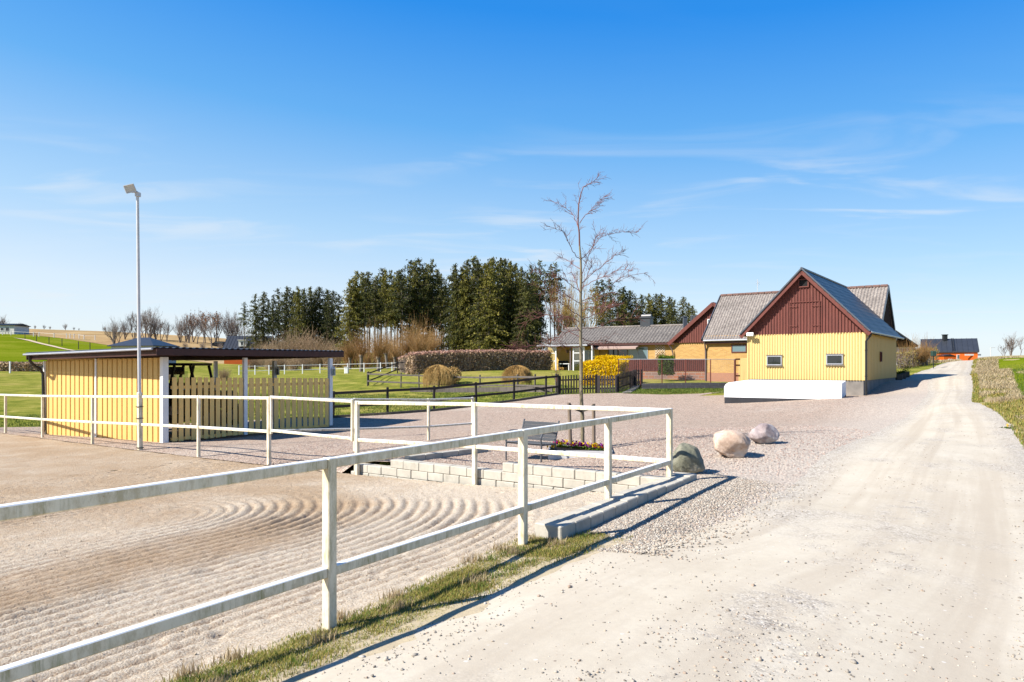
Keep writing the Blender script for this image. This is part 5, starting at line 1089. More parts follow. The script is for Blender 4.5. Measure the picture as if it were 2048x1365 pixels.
def picket(name, a, b, n, ht, m, lab, cat, gap=.45, rails=(.25, .75), posts=True):
    A, B = G(*a), G(*b); r = empty(name, A, lab, cat); d = (B - A); L_ = d.length; dn = d.normalized(); side = UPZ.cross(dn)
    mb = MB()
    for i in range(n):
        c = A + d * ((i + .5) / n); hh = ht + random.uniform(-.015, .015); mb.box(c + Vector((0, 0, hh / 2 + .03)), (L_ / n * (1 - gap) / 2, .012, hh / 2), dn, None, UPZ, .004)
    mb.build('pickets', M[m], r)
    for f_ in rails: mb = MB(); o_ = Vector((0, .03, ht * f_ + .03)); mb.beam(A + o_, B + o_, .03, .08); mb.build('rail', M[m], r)
    if posts:
        for q in (A, B): mb = MB(); mb.box(q + Vector((0, .07, ht / 2)), (.045, .045, ht / 2 + .03), dn); mb.build('post', M[m], r)
    return r
M['gatewood'] = mat('faded_black_wood', (.06, .05, .052), .85, .25, 4, stretch=(3, 3, .5))
picket('picket_fence', (1118, 36.9), (1194, 37.0), 14, .98, 'blackwood', 'black picket fence standing behind the young tree, left of the faded gate', 'fence')
picket('picket_gate', (1196, 36.95), (1234, 36.9), 7, .92, 'gatewood', 'faded grey-black picket gate leaf between two black picket fences', 'gate', .4)
picket('picket_fence', (1237, 37.0), (1259, 40.5), 8, .98, 'blackwood', 'shaded picket fence turning back beside the paved path, right of the faded gate', 'fence')
picket('garden_gate', (1260, 40.6), (1268, 42.0), 4, .98, 'blackwood', 'narrow dark garden gate across the paved path', 'gate', .3)
picket('picket_fence', (1270, 41.8), (1284, 42.0), 3, 1.0, 'blackwood', 'short dark picket piece at the right end by the wire fence', 'fence', .2)
pth = [px2(1243, 36.2), px2(1262, 36.2), px2(1275, 39.5), px2(1281, 42.5), px2(1268, 42.5), px2(1258, 39)]
drape('garden_path', pth, .6, .05, M['plinth'])
# wire fence with brown posts on a low black block wall
bw0, bw1 = G(1284, 39.2), G(1455, 37.5); mb = MB(); pr = None
for k in range(10):
    f0, f1 = k / 10, (k + 1) / 10; a, b = bw0.lerp(bw1, f0), bw0.lerp(bw1, f1)
    for p in (a, b): p.z = h1(p.x, p.y)
    for row in range(2):
        mb.beam(a + Vector((0, 0, .10 + .16 * row)), b + Vector((0, 0, .10 + .16 * row)), .2 + .01 * row, .155, .01)
tag(mb.build('black_block_wall', M['tblock']), 'low wall of black blocks edging the grass under the wire fence', 'wall')
wf = empty('wire_fence', G(1237, 42), 'wire mesh fence with slim red-brown posts above the low black block wall', 'fence'); wp = [(1237, 41), (1281, 40.2), (1324, 39.6), (1371, 39), (1421, 38.4), (1470, 38.2)]
tops = []
for px, Z in wp:
    b = G(px, Z); t_ = P(px, 719, Z); tops.append((b, t_)); mb = MB(); mb.tube([b - Vector((0, 0, .1)), t_], .028, 8); mb.build('post', M['brownwood'], wf)
mb = MB()
for (b0, t0), (b1, t1) in zip(tops[:-1], tops[1:]): mb.tube([t0, t1], .016, 5)
mb.build('top_tube', M['gutter'], wf); mb = MB()
for (b0, t0), (b1, t1) in zip(tops[:-1], tops[1:]):
    n = 17
    for k in range(-n, n):
        for sg in (1, -1):
            x0, x1 = (k / n, (k + n) / n); 
            f0, f1 = max(0, x0), min(1, x1)
            if f1 - f0 < .05: continue
            g0, g1 = (f0 - x0), (f1 - x0)
            if sg < 0: g0, g1 = 1 - g0, 1 - g1
            A_ = b0.lerp(t0, 0).lerp(t0, g0) if 0 else (b0 + (t0 - b0) * g0) * (1 - f0) + (b1 + (t1 - b1) * g0) * f0
            B_ = (b0 + (t0 - b0) * g1) * (1 - f1) + (b1 + (t1 - b1) * g1) * f1; mb.tube([A_, B_], .0022, 3, False)
mb.build('wire_mesh', M['downpipe'], wf)
# brown slatted screen on a low brick wall
sa, sb = P(1232, 745, 48.5), P(1411, 745, 46.5); d = sb - sa; d.z = 0; dn = d.normalized(); L_ = d.length
sc_ = empty('brown_slat_screen', sa, 'long red-brown vertical slat screen standing on the low pinkish block wall', 'fence'); mb = MB(); nsl = 46
for i in range(nsl): c = sa + dn * (L_ * (i + .5) / nsl); c.z = EZ - .12; mb.box(c + Vector((0, 0, random.uniform(-.01, .01))), (L_ / nsl * .32, .02, .44), dn)
mb.build('slats', M['brownwood'], sc_)
for z in (-.45, .22): mb = MB(); mb.beam(Vector((sa.x, sa.y + .05, EZ + z)), Vector((sb.x, sb.y + .05, EZ + z)), .03, .09); mb.build('rail', M['fascia'], sc_)
mb = MB(); mb.beam(Vector((sa.x, sa.y + .1, EZ - .12)), Vector((sb.x, sb.y + .1, EZ - .12)), .02, .84); mb.build('backing', M['fascia'], sc_)
mb = MB(); a, b = P(1262, 755, 48), P(1412, 755, 46.3); mb.box(Vector(((a.x + b.x) / 2, (a.y + b.y) / 2, EZ - .94)), ((b - a).length / 2, .12, .37), Vector((b.x - a.x, b.y - a.y, 0))); tag(mb.build('low_block_wall', M['gbrick']), 'low wall of pinkish grey blocks under the brown slat screen', 'wall')
# yellow side screen with a brown ladder frame between the brick barn and the corrugated barn
mb = MB(); a, b = P(1479, 740, 42), P(1497, 740, 36.5); c = (a + b) / 2; c.z = EZ - .5; mb.box(c, (Vector((b.x - a.x, b.y - a.y, 0)).length / 2, .05, .82), Vector((b.x - a.x, b.y - a.y, 0))); tag(mb.build('yellow_screen_wall', M['ymetal']), 'plain yellow screen wall beside the left corner of the corrugated barn', 'wall')
gf_ = empty('brown_gate_frame', P(1470, 764, 41), 'dark brown ladder-like timber gate frame left of the yellow screen wall', 'gate'); 
for px in (1470, 1482): mb = MB(); q = P(px, 718, 41); mb.box(Vector((q.x, q.y, EZ - .43)), (.05, .05, .72)); mb.build('stile', M['fascia'], gf_)
for y in (719, 731, 752): mb = MB(); mb.beam(P(1471.5, y, 41), P(1480.5, y, 41), .05, .09); mb.build('crossbar', M['fascia'], gf_)
# ------------------------------------------------------------------ hedges and garden shrubs
def hedge(name, a, b, th, ht, m, lab, n, size, top_m=None, over=None, cat='hedge', twigs=900, tm='twig_grey', inner=True, zb=0):
    A, B = G(*a), G(*b); r = empty(name, A, lab, cat); d = B - A; L_ = math.hypot(d.x, d.y); dn = Vector((d.x, d.y, 0)).normalized(); sd_ = UPZ.cross(dn); g = np.random.default_rng(len(lab)); C = []
    u = g.random(n); face = g.random(n); w_ = (g.random(n) - .5); z = g.random(n)
    fr = face < .45; w_ = np.where(fr, -.5 + g.random(n) * .18, w_); tpf = (face > .45) & (face < .75); z = np.where(tpf, 1 - g.random(n) ** 2 * .12, z); en = face > .93; u = np.where(en, (g.random(n) > .5) * 1.0 + g.normal(0, .01, n), u)
    bul = .10 * vnoise(np.c_[u * L_, z * 2], .9, 4) + .0; x = A.x + dn.x * u * L_ + sd_.x * w_ * th; y = A.y + dn.y * u * L_ + sd_.y * w_ * th; 
    gr = H(np.c_[x, y]) + zb; zz = gr + z * (ht * (1 + .03 * (vnoise(np.c_[u * L_, w_ * th + 9], 1.5, 8) - .5))) + 0; P_ = np.c_[x, y, zz] + g.normal(0, .05, (n, 3)) + np.outer(bul * np.where(fr, -1, 0), np.array(sd_))
    hi = z > .93
    cards(P_[~hi], size * g.uniform(.6, 1.4, (~hi).sum()), 'foliage', M[m], r, aspect=.5)
    if hi.any(): cards(P_[hi], size * g.uniform(.6, 1.3, hi.sum()), 'top_shoots', M[top_m or m], r, aspect=.4, up=(0, 0, 1), upw=.3)
    tw = []
    for k in range(twigs):
        uu, ww = g.random(), g.random() - .5; p0 = np.array([A.x + dn.x * uu * L_ + sd_.x * ww * th, A.y + dn.y * uu * L_ + sd_.y * ww * th]); z0 = h1(*p0) + zb if k % 7 == 0 else None
        z0 = gr[k % n] if z0 is None else z0; p1 = p0 + g.normal(0, .12, 2); hh_ = ht * (.6 + .42 * g.random()); tw.append((np.array([[*p0, z0], [*((p0 + p1) / 2 + g.normal(0, .04, 2)), z0 + hh_ * .5], [*p1, z0 + hh_]]), .014, .006))
    if twigs: ribbons(tw, 3, 'stems', M[tm], r)
    return r
hedge('clipped_hedge', (822, 57), (1094, 62), 1.6, 1.72, 'hedge', 'long clipped brown leafless hedge with pinkish top across the back of the lawn', 26000, .15, 'hedgetop', twigs=2200)
hedge('clipped_hedge', (826, 57.4), (808, 75), 1.3, 1.5, 'hedge', 'side of the brown hedge going back from its left corner', 5000, .16, 'hedgetop', twigs=500)
hedge('forsythia_hedge', (1172, 45.5), (1247, 43.8), 1.3, 1.52, 'forsythia', 'clipped forsythia hedge in bright yellow bloom behind the picket fence', 15000, .12, twigs=900, tm='twig_tan' if 0 else 'twig_grey')
hedge('forsythia_hedge', (1200, 52.5), (1256, 50.5), 1.2, 1.45, 'forsythia', 'second flatter yellow forsythia hedge just behind the first, under the long windows', 8000, .12, twigs=300)
def blob(name, px, Z, R, ht, m, lab, n, size, cat='shrub', lo=0.0, stems=None, grp=None, flat=1.0):
    c = G(px, Z); r = empty(name, c, lab, cat, grp); g = np.random.default_rng(int(px)); D = g.normal(size=(n, 3)); D /= np.linalg.norm(D, axis=1)[:, None]; rr = (.55 + .45 * g.random(n) ** .5) * (1 + .25 * (vnoise(np.c_[D[:, 0] * 2 + 9, D[:, 2] * 2 + D[:, 1] * 2 + 9], 1.4, int(px) % 97) - .5))
    P_ = np.c_[D[:, 0] * rr * R, D[:, 1] * rr * R * flat, (D[:, 2] * rr * .5 + .5) * (ht - lo) + lo] + np.array(c); cards(P_, size * g.uniform(.6, 1.4, n), 'foliage', M[m], r)
    if stems: ribbons([(np.array([[c.x + g.normal(0, R * .1), c.y, c.z - .1], [c.x + g.normal(0, R * .35), c.y + g.normal(0, R * .3), c.z + ht * .8]]), .02, .006) for k in range(stems)], 3, 'stems', M['twig_grey'], r)
    return r
hedge('evergreen_shrub', (1319, 45.8), (1345, 45.6), .7, 1.15, 'leafgreen', 'glossy green shrub in front of the brown slat screen', 2600, .14, cat='shrub', twigs=20, zb=.45)
blob('flowering_climber', 1322, 56.5, .55, 1.7, 'weep', 'pale flowering climber on the white trellis', 700, .10, lo=.5, flat=.15, stems=6)
# grafted weeping willows
def weeping(px, Z, R, ht, lab, wide=1.0):
    c = G(px, Z); r = empty('weeping_willow', c, lab, 'tree', 'small weeping willows on the lawn'); g = np.random.default_rng(px); mb = MB(); mb.tube([c - Vector((0, 0, .1)), c + Vector((.02, 0, ht * .8))], [.05, .04], 7); mb.build('trunk', M['stakewood'], r); P_ = []
    for k in range(950):
        an = g.random() * 6.283; rr = R * (.45 + .55 * g.random()) * (1 + .12 * math.sin(an * 3 + px)); top = ht * (.86 + .14 * g.random()); end = ht * (.10 + .30 * g.random() ** 1.5) if rr > R * .75 else ht * (.2 + .3 * g.random()); q = []
        for f in (0, .12, .25, .4, .6, 1.0):
            th_ = min(1, f / .6) * 1.45; rad_ = rr * math.sin(th_) * (1 + .05 * f); z = top - .42 * ht * (1 - math.cos(th_)) if f < .61 else (top - .42 * ht * .88) + (end - (top - .42 * ht * .88)) * (f - .6) / .4; q.append([c.x + math.cos(an) * rad_ + g.normal(0, .025), c.y + math.sin(an) * rad_ + g.normal(0, .025), c.z + z])
        P_.append((np.array(q), .010, .005))
    ribbons(P_, 3, 'crown', M['weep'], r)
weeping(877, 47, 1.05, 1.85, 'golden weeping mop-headed willow in front of the left part of the hedge'); weeping(1036, 46.5, 1.05, 1.55, 'golden weeping mop-headed willow in front of the right part of the hedge')
blob('small_clipped_shrub', 905, 50.5, .7, 1.25, 'weep', 'small ochre clipped shrub beside the left weeping willow', 1800, .1, stems=40)
sp_ = baretree('sapling', 2.2, 44, M['twig_red'], depth=3, rmin=.008, kids=(3, 4), r0=.02); place(sp_, 1117, 39.5, 1.0, 0, 'small bare sapling at the left end of the black picket fence')
# ------------------------------------------------------------------ pollard willows behind the lawn
def pollard(name, seed, th, R, ht, n, m):
    g = np.random.default_rng(seed); r = empty(name, (0, 0, 0)); bend = g.normal(0, .15); ribbons([(np.array([[0, 0, -.3], [bend * .5, 0, th * .5], [bend, 0, th]]), .24, .2), (np.array([[bend, 0, th], [bend, 0, th + .25]]), .3, .28)], 8, 'trunk', M['bark_c'], r); q = []
    for k in range(n):
        an = g.random() * 6.283; tl_ = g.random() ** .6 * 1.35; l = ht * (.5 + .6 * g.random()) * (1 - .22 * tl_); d = np.array([math.cos(an) * tl_ * .8, math.sin(an) * tl_ * .8, 1]); d /= np.linalg.norm(d); p = np.array([bend + g.normal(0, .15), g.normal(0, .15), th + .1]); P_ = [p]
        for i in range(4): d = d + g.normal(0, .05, 3) + np.array([0, 0, .04]); d /= np.linalg.norm(d); P_.append(P_[-1] + d * l / 4)
        q.append((np.array(P_), .020, .006))
        for i in range(4): s = P_[1 + i]; q.append((np.array([s, s + d * l * .3 + g.normal(0, .15, 3) * 1.8]), .010, .005))
    ribbons(q, 3, 'crown', m, r); return r
pv = [pollard('pollard_willow', s, th, 1, h_, n, M['twig_or']) for s, th, h_, n in ((1, 1.9, 3.6, 95), (2, 1.6, 3.9, 120), (3, 2.2, 3.2, 90))]
for i, (px, Z, sc, k, lb) in enumerate(((722, 80, .92, 0, 'orange-twigged pollard willow with a leaning trunk, nearest the end of the shed roof'), (757, 78, .92, 1, 'ochre-twigged pollard willow second from the shed roof'), (790, 84, .8, 0, 'slender pollard willow in front of the dark tall trunks, third from the shed'), (818, 80, .85, 2, 'rusty pollard willow near the white paddock fence, fourth from the shed'), (838, 78, 1.0, 1, 'broad rusty pollard willow just left of the brown hedge'), (858, 86, 1.0, 2, 'pollard willow half hidden behind the left end of the hedge'), (700, 92, .85, 1, 'pale orange pollard willow directly above the end of the shed roof'), (775, 95, .9, 2, 'far pollard willow behind the second and third ones'))):
    place(pv[k], px, Z, sc, i * 1.3, lb, 'pollard willows behind the lawn')
# (orange scrub is placed below, once its builder exists)
# broad twiggy shrubs behind the shed
def twigshrub(name, seed, R, ht, n, m):
    g = np.random.default_rng(seed); r = empty(name, (0, 0, 0)); q = []
    for k in range(n):
        an = g.random() * 6.283; tl_ = g.random() ** .5; p = np.array([g.normal(0, R * .22), g.normal(0, R * .22), -.1]); l = ht * (.75 + .35 * g.random()) * math.sqrt(max(.2, 1 - .45 * tl_ ** 2)); d = np.array([math.cos(an) * tl_ * R / ht, math.sin(an) * tl_ * R / ht, 1.0]); d /= np.linalg.norm(d); P_ = [p]
        for i in range(4): d = d + g.normal(0, .08, 3); d /= np.linalg.norm(d); P_.append(P_[-1] + d * l / 4)
        q.append((np.array(P_), .022, .008))
        for i in range(7): s = P_[1 + i % 4]; e = s + (d * .6 + g.normal(0, .35, 3)) * l * .22; q.append((np.array([s, (s + e) / 2 + g.normal(0, .05, 3), e]), .012, .006))
    ribbons(q, 3, 'stems', m, r); return r
tsv = [twigshrub('twiggy_shrub', 5 + i, 3.2, 4.6, 230, M['twig_tan']) for i in range(3)]
for i, (px, Z, sc, lb) in enumerate(((520, 108, .78, 'tan leafless shrub next to the dormer house'), (545, 112, .9, 'broad tan leafless shrub right of the dormer house'), (575, 105, 1.0, 'rounded tan leafless shrub rising over the middle of the shed roof'), (607, 108, 1.22, 'tallest tan leafless shrub over the shed roof'), (640, 104, 1.05, 'pinkish-tan leafless shrub over the right part of the shed roof'), (668, 102, .8, 'low pinkish leafless shrub above the right end of the shed roof'), (590, 120, 1.2, 'tan leafless shrub at the back of the shrub row'))):
    place(tsv[i % 3], px, Z, sc, i, lb, 'leafless shrubs behind the shed', 'shrub')
osv = [twigshrub('osier_scrub', 45 + i, 2.6, 4.6, 170, M['twig_or']) for i in range(2)]
for i, px in enumerate((735, 768, 797, 828, 850, 700)): place(osv[i % 2], px, 97 + (i % 3) * 2, [.75, 1.0, .8, 1.35, 1.2, .8][i], i, 'rusty-orange leafless osier scrub in front of the tall bare spruce trunks', 'osier scrub in front of the middle stand', 'shrub')
for i, (px, Z, sc, lb) in enumerate(((340, 62, .22, 'low pinkish bramble clump seen left of the tractor cab'), (448, 60, .26, 'low pinkish bramble clump seen right of the tractor cab'))):
    place(tsv[i], px, Z, sc, i, lb, 'low bramble clumps behind the shed', 'shrub')
for i, (px, Z) in enumerate(((505, 92), (541, 90), (565, 91), (588, 88), (612, 90), (520, 100))):
    place(tsv[i % 3], px, Z, .42, i, 'small dark leafless garden bush seen under the shed roof beyond the lawn', 'bushes beyond the lawn under the shed roof', 'shrub')
# ------------------------------------------------------------------ forest
cvar = []
for i, (Ht, cb, R, mm, dn, dr, tp_) in enumerate(((20, 3.0, 3.9, 'spruce', 1.5, .55, .5), (20, 8.5, 2.9, 'spruce_l', 1.4, .5, .5), (20, 9.5, 2.5, 'spruce', 1.3, .45, .5), (20, 2.0, 3.6, 'spruce_l', 1.5, .6, .5), (20, 5, 3.3, 'spruce', 1.2, .45, .6), (20, 12.5, 2.4, 'spruce', .9, .35, .5))):
    cvar.append(conifer(['spruce_tree', 'slender_spruce', 'slender_spruce', 'spruce_tree', 'spruce_tree', 'pine_tree'][i], Ht, cb, R, M[mm], M['bark_c'], dn, 30 + i, tr=.17, droop=dr, top=tp_))
def ztop(px, ytop, Z): g_ = G(px, Z).z; return (EZ + (YH - ytop) / F * Z - g_) / 20.0
def stand(lst, lab, grp):
    for i, (px, yt_, Z, k) in enumerate(lst):
        s = ztop(px, yt_, Z); place(cvar[k], px, Z, s * random.uniform(.8, 1.2), None, lab, grp, scz=s)
r_ = random.Random(5)
A_ = [(x, y, 118 + r_.uniform(-4, 6), k) for x, y, k in ((512, 588, 4), (525, 584, 0), (538, 600, 2), (558, 578, 4), (570, 574, 0), (584, 582, 0), (597, 574, 3), (612, 578, 0), (624, 574, 0), (640, 575, 0), (652, 580, 0), (664, 582, 0), (676, 590, 4), (600, 585, 0), (630, 583, 0), (655, 592, 4), (545, 592, 2))]
stand(A_, 'dark dense spruce in the left clump of tall evergreens above the shed roof', 'dark spruces of the left clump')
stand([(489, 605, 122, 5)], 'lone thin-crowned pine between the bare brown trees and the left spruce clump', None)
B_ = [(x, y, 106 + r_.uniform(-6, 8), k) for x, y, k in ((700, 560, 3), (715, 543, 1), (724, 546, 1), (738, 545, 1), (748, 560, 2), (762, 537, 2), (772, 541, 1), (783, 541, 2), (795, 543, 1), (806, 540, 2), (818, 522, 4), (827, 524, 1), (838, 518, 4), (846, 540, 1), (856, 530, 1), (866, 519, 2), (874, 540, 1), (882, 548, 2), (890, 560, 5), (730, 556, 2), (755, 552, 1), (790, 555, 2), (835, 545, 1), (862, 550, 3), (706, 575, 3))]
stand(B_, 'tall olive-green spruce with a long bare trunk in the middle stand behind the pollard willows', 'tall spruces of the middle stand')
for x in range(708, 898, 7): B2_ = (x + r_.uniform(-3, 3), 575 + r_.uniform(-15, 20), 114 + r_.uniform(0, 9), 5); stand([B2_], 'tall bare-stemmed spruce at the back of the middle stand', 'back spruces of the middle stand')
C_ = [(x, y, 98 + r_.uniform(-4, 7), k) for x, y, k in ((905, 545, 3), (915, 528, 0), (925, 535, 3), (936, 520, 0), (947, 514, 3), (958, 520, 0), (968, 528, 3), (978, 520, 3), (990, 516, 0), (1002, 517, 3), (1013, 519, 0), (1024, 524, 3), (1036, 528, 0), (1046, 535, 3), (1056, 548, 0), (1066, 565, 4), (960, 540, 0), (1010, 540, 0), (930, 550, 3), (1042, 555, 0), (1074, 585, 4))]
stand(C_, 'broad dense green spruce in the large clump behind the hedge', 'spruces of the large clump behind the hedge')
for x in range(912, 1078, 9): stand([(x, 560 + r_.uniform(-10, 20), 106 + r_.uniform(0, 5), 4 if x % 2 else 1)], 'green spruce at the back of the large clump behind the hedge', 'back spruces of the large clump')
stand([(1060, 530, 112, 2), (1082, 522, 110, 5), (1068, 545, 118, 2)], 'thin tall conifer standing free just right of the large spruce clump', 'thin conifers right of the large clump')
stand([(1100, 530, 112, 5), (1109, 527, 113, 5)], 'thin tall conifer with a tufted top beside the golden bare trees', 'tufted conifers by the golden trees')
D_ = [(x, y, 116 + r_.uniform(-4, 6), k) for x, y, k in ((1192, 562, 5), (1207, 560, 4), (1220, 558, 4), (1236, 580, 4), (1250, 574, 0), (1262, 582, 0), (1281, 590, 0), (1296, 588, 3), (1310, 588, 0), (1322, 588, 3), (1336, 594, 0), (1350, 600, 4), (1364, 594, 0), (1376, 606, 3), (1388, 612, 0), (1245, 590, 3), (1304, 600, 0), (1272, 600, 4), (1344, 608, 0), (1422, 622, 0), (1412, 627, 4))]
stand(D_, 'dark spruce in the row of evergreens behind the long house roof', 'spruces behind the long house')
bt = [baretree('golden_birch', 14, 61, leafm('golden_catkins', [(.26, .17, .07), (.42, .29, .11), (.52, .38, .17)], trans=0), depth=5, stems=2, spread=.30, rmin=.011, kids=(2, 4)), baretree('bare_tree', 9, 62, M['twig_grey'], depth=5, stems=3, spread=.38, rmin=.015, kids=(2, 3)), baretree('bare_tree', 9, 63, M['twig_grey'], depth=5, stems=1, spread=.5, rmin=.011, kids=(2, 4)),
      baretree('brown_oak', 9, 64, M['twig_grey'], depth=5, stems=1, spread=.55, rmin=.012, leaves=M['budleaf'], kids=(2, 4)), baretree('bare_tree', 9, 65, M['twig_grey'], depth=4, stems=6, spread=.42, rmin=.011, kids=(3, 3))]

def ts(px, yt_, Z, h0): g_ = G(px, Z).z; return (EZ + (YH - yt_) / F * Z - g_) / h0
def bare(k, px, yt_, Z, lb, h0=9.8, grp=None, cat='tree'): return place(bt[k], px, Z, ts(px, yt_, Z, h0 if k else 15.5), None, lb, grp, cat)
for px, yt_, Z in ((1128, 545, 104), (1143, 528, 102), (1158, 548, 105), (1120, 570, 108), (1170, 560, 106), (1135, 560, 100)): bare(0, px, yt_, Z, 'tall golden-twigged bare tree behind the young tree and the long house', grp='golden bare trees behind the long house')
bare(3, 1100, 640, 92, 'low ochre budding tree at the left end of the long house', 9.5)
bare(3, 1088, 665, 96, 'lower brown tree in the gap between the large spruce clump and the long house', 9.5)
bare(4, 228, 622, 150, 'spreading multi-stemmed bare tree left of the floodlight mast'); bare(1, 268, 612, 165, 'bare tree directly behind the floodlight mast'); bare(1, 290, 594, 170, 'tallest dense bare tree just right of the floodlight mast'); bare(4, 300, 600, 175, 'bare tree close behind the tallest one right of the mast'); bare(1, 322, 618, 172, 'narrow bare tree right of the tall pair by the mast'); bare(1, 334, 630, 170, 'small bare tree at the right end of the group by the mast')
for px, y, Z, k in ((238, 640, 160, 1), (250, 628, 172, 4), (279, 606, 176, 1), (311, 622, 176, 4), (372, 622, 176, 4), (386, 612, 178, 1), (408, 604, 176, 3), (412, 610, 180, 2), (432, 600, 176, 1), (462, 612, 178, 4), (466, 606, 180, 2), (480, 625, 176, 1)): bare(k, px, y, Z, 'bare brown tree in the loose row along the crest of the dry hill', grp='bare trees along the hill crest')
bare(4, 360, 622, 168, 'fan-shaped bare tree at the left of the brown oak group'); bare(1, 378, 608, 170, 'slender bare tree beside the brown oak'); bare(3, 395, 604, 168, 'bare tree with some rusty leaves, second in the oak group'); bare(3, 424, 593, 164, 'largest rusty-leaved oak on the dry hill crest'); bare(2, 452, 602, 168, 'greyish bare tree right of the largest rusty oak'); bare(2, 440, 612, 175, 'bare tree tucked behind the largest rusty oak'); bare(1, 472, 606, 170, 'pale slender bare tree left of the lone pine'); bare(2, 500, 640, 160, 'small bare tree at the foot of the dark spruces')
for px, yt_ in ((40, 641), (52, 645), (70, 648), (88, 647), (100, 650), (131, 643), (148, 652), (158, 655), (210, 650)): bare(4, px, yt_, 240, 'tiny bare tree on the far left skyline above the dry slope', grp='small bare trees on the left skyline')
bare(4, 5, 622, 190, 'reddish bare tree behind the small house on the far left hill'); bare(1, 262, 690, 98, 'small thin bare tree in front of the white hipped shed')
bare(4, 2022, 655, 95, 'bare grey tree on the bank at the far right edge'); bare(2, 2040, 662, 98, 'second bare tree at the extreme right edge'); bare(1, 2008, 676, 99, 'small bare tree at the left of the pair on the far right bank')
for px in (405, 440, 370): bare(4, px, 678, 150, 'small thorny bush on the dry slope below the oaks', grp='thorny bushes on the dry slope', cat='shrub')
# ------------------------------------------------------------------ far houses
def simple_house(name, fr, Lh, Wh, z0, ze, zr, wm, rm, lab, ov=.3, hip=0.0):
    r = empty(name, fr.p(Lh / 2, Wh / 2, z0), lab, 'house'); mb = MB(); mb.prism([fr.p(0, 0, z0), fr.p(Lh, 0, z0), fr.p(Lh, Wh, z0), fr.p(0, Wh, z0)], (0, 0, ze - z0))
    if not hip:
        for a in (0.02, Lh - .12): mb.prism([fr.p(a, .01, ze), fr.p(a, Wh - .01, ze), fr.p(a, Wh / 2, zr - .05)], fr.E() * .1)
    mb.build('wall', M[wm], r); mb = MB(); s = (zr - ze) / (Wh / 2)
    A = [fr.p(-ov, -ov, ze - ov * s), fr.p(Lh + ov, -ov, ze - ov * s), fr.p(Lh + ov, Wh + ov, ze - ov * s), fr.p(-ov, Wh + ov, ze - ov * s)]; R0, R1 = fr.p(-ov + hip, Wh / 2, zr), fr.p(Lh + ov - hip, Wh / 2, zr)
    up = Vector((0, 0, .12)); vs = A + [R0, R1] + [v + up for v in A + [R0, R1]]; mb.add(vs, [(6, 7, 11, 10), (8, 9, 10, 11), (7, 8, 11), (9, 6, 10), (0, 1, 5, 4), (2, 3, 4, 5), (1, 2, 5), (3, 0, 4), (0, 1, 7, 6), (1, 2, 8, 7), (2, 3, 9, 8), (3, 0, 6, 9)])
    if not hip:
        k = int(Lh / .5)
        for i in range(k + 1): a = -ov + (Lh + 2 * ov) * i / k; mb.beam(fr.p(a, -ov, ze - ov * s + .14), fr.p(a, Wh / 2, zr + .14), .04, .05)
    rf = mb.build('roof', M[rm], r); return r, rf
# orange house
zb = G(1900, 86).z - EZ; fr5 = Fr(px2(1845, 88), (.87, -.5), (.5, .87)); Lo = 5.9
oh, orf = simple_house('orange_house', fr5, Lo, 6.0, zb - .8, 1.5, 3.15, 'orange', 'darkmetal', 'far orange house with a black ribbed steel roof beside the road crest', .15)
c = fr5.p(2.55, 2.6, 3.35); mb = MB(); mb.box(c, (.22, .22, .4)); mb.box(c + Vector((0, 0, .42)), (.28, .28, .05)); mb.build('chimney', M['blackpaint'], orf)
mb = MB()
for dx in (-.12, .12): mb.beam(fr5.p(3.4 + dx, .0, 1.7), fr5.p(3.4 + dx, 2.9, 3.3), .04, .05)
for k in range(9): f = k / 8; p = fr5.p(3.4, .0 + 2.9 * f, 1.72 + 1.6 * f); mb.box(p, (.12, .02, .02))
mb.build('roof_ladder', M['blackpaint'], orf)
mb = MB(); pf = fr5.p(2.5, -.8, .35); mb.box(pf, (.75, .8, .65)); mb.build('porch', M['orange'], oh); mb = MB(); mb.prism([pf + Vector((-.85, -.85, .6)), pf + Vector((.85, -.85, .6)), pf + Vector((0, -.85, .86))], (0, 1.7, 0)); mb.build('porch_roof', M['blackpaint'], oh)
window(oh, pf + Vector((0, -.81, 0)), (1, 0, 0), (0, -1, 0), .5, .5, .05); window(oh, fr5.p(.8, 0, .95), (1, 0, 0), (0, -1, 0), .7, .8, .06); window(oh, fr5.p(3.95, 0, .85), (1, 0, 0), (0, -1, 0), .6, .6, .06, g='glass_sky')
mb = MB(); mb.box(fr5.p(5.4, -.02, 1.12), (1.0, .03, .1)); mb.build('wall_band', M['render'], oh)
# white gabled house half hidden behind the barn
fr6 = Fr(px2(1772, 66), (1, 0), (0, 1)); wh_, wrf = simple_house('white_gabled_house', Fr(px2(1830, 66), (0, 1), (-1, 0)), 6, 4.6, G(1800, 66).z - EZ - .5, 1.75, 3.3, 'render', 'darkmetal', 'white rendered gable of a house showing behind the barn corner', .2)
window(wh_, (px2(1800, 66)[0], 65.98, EZ + .2), (1, 0, 0), (0, -1, 0), .6, .8, .06)
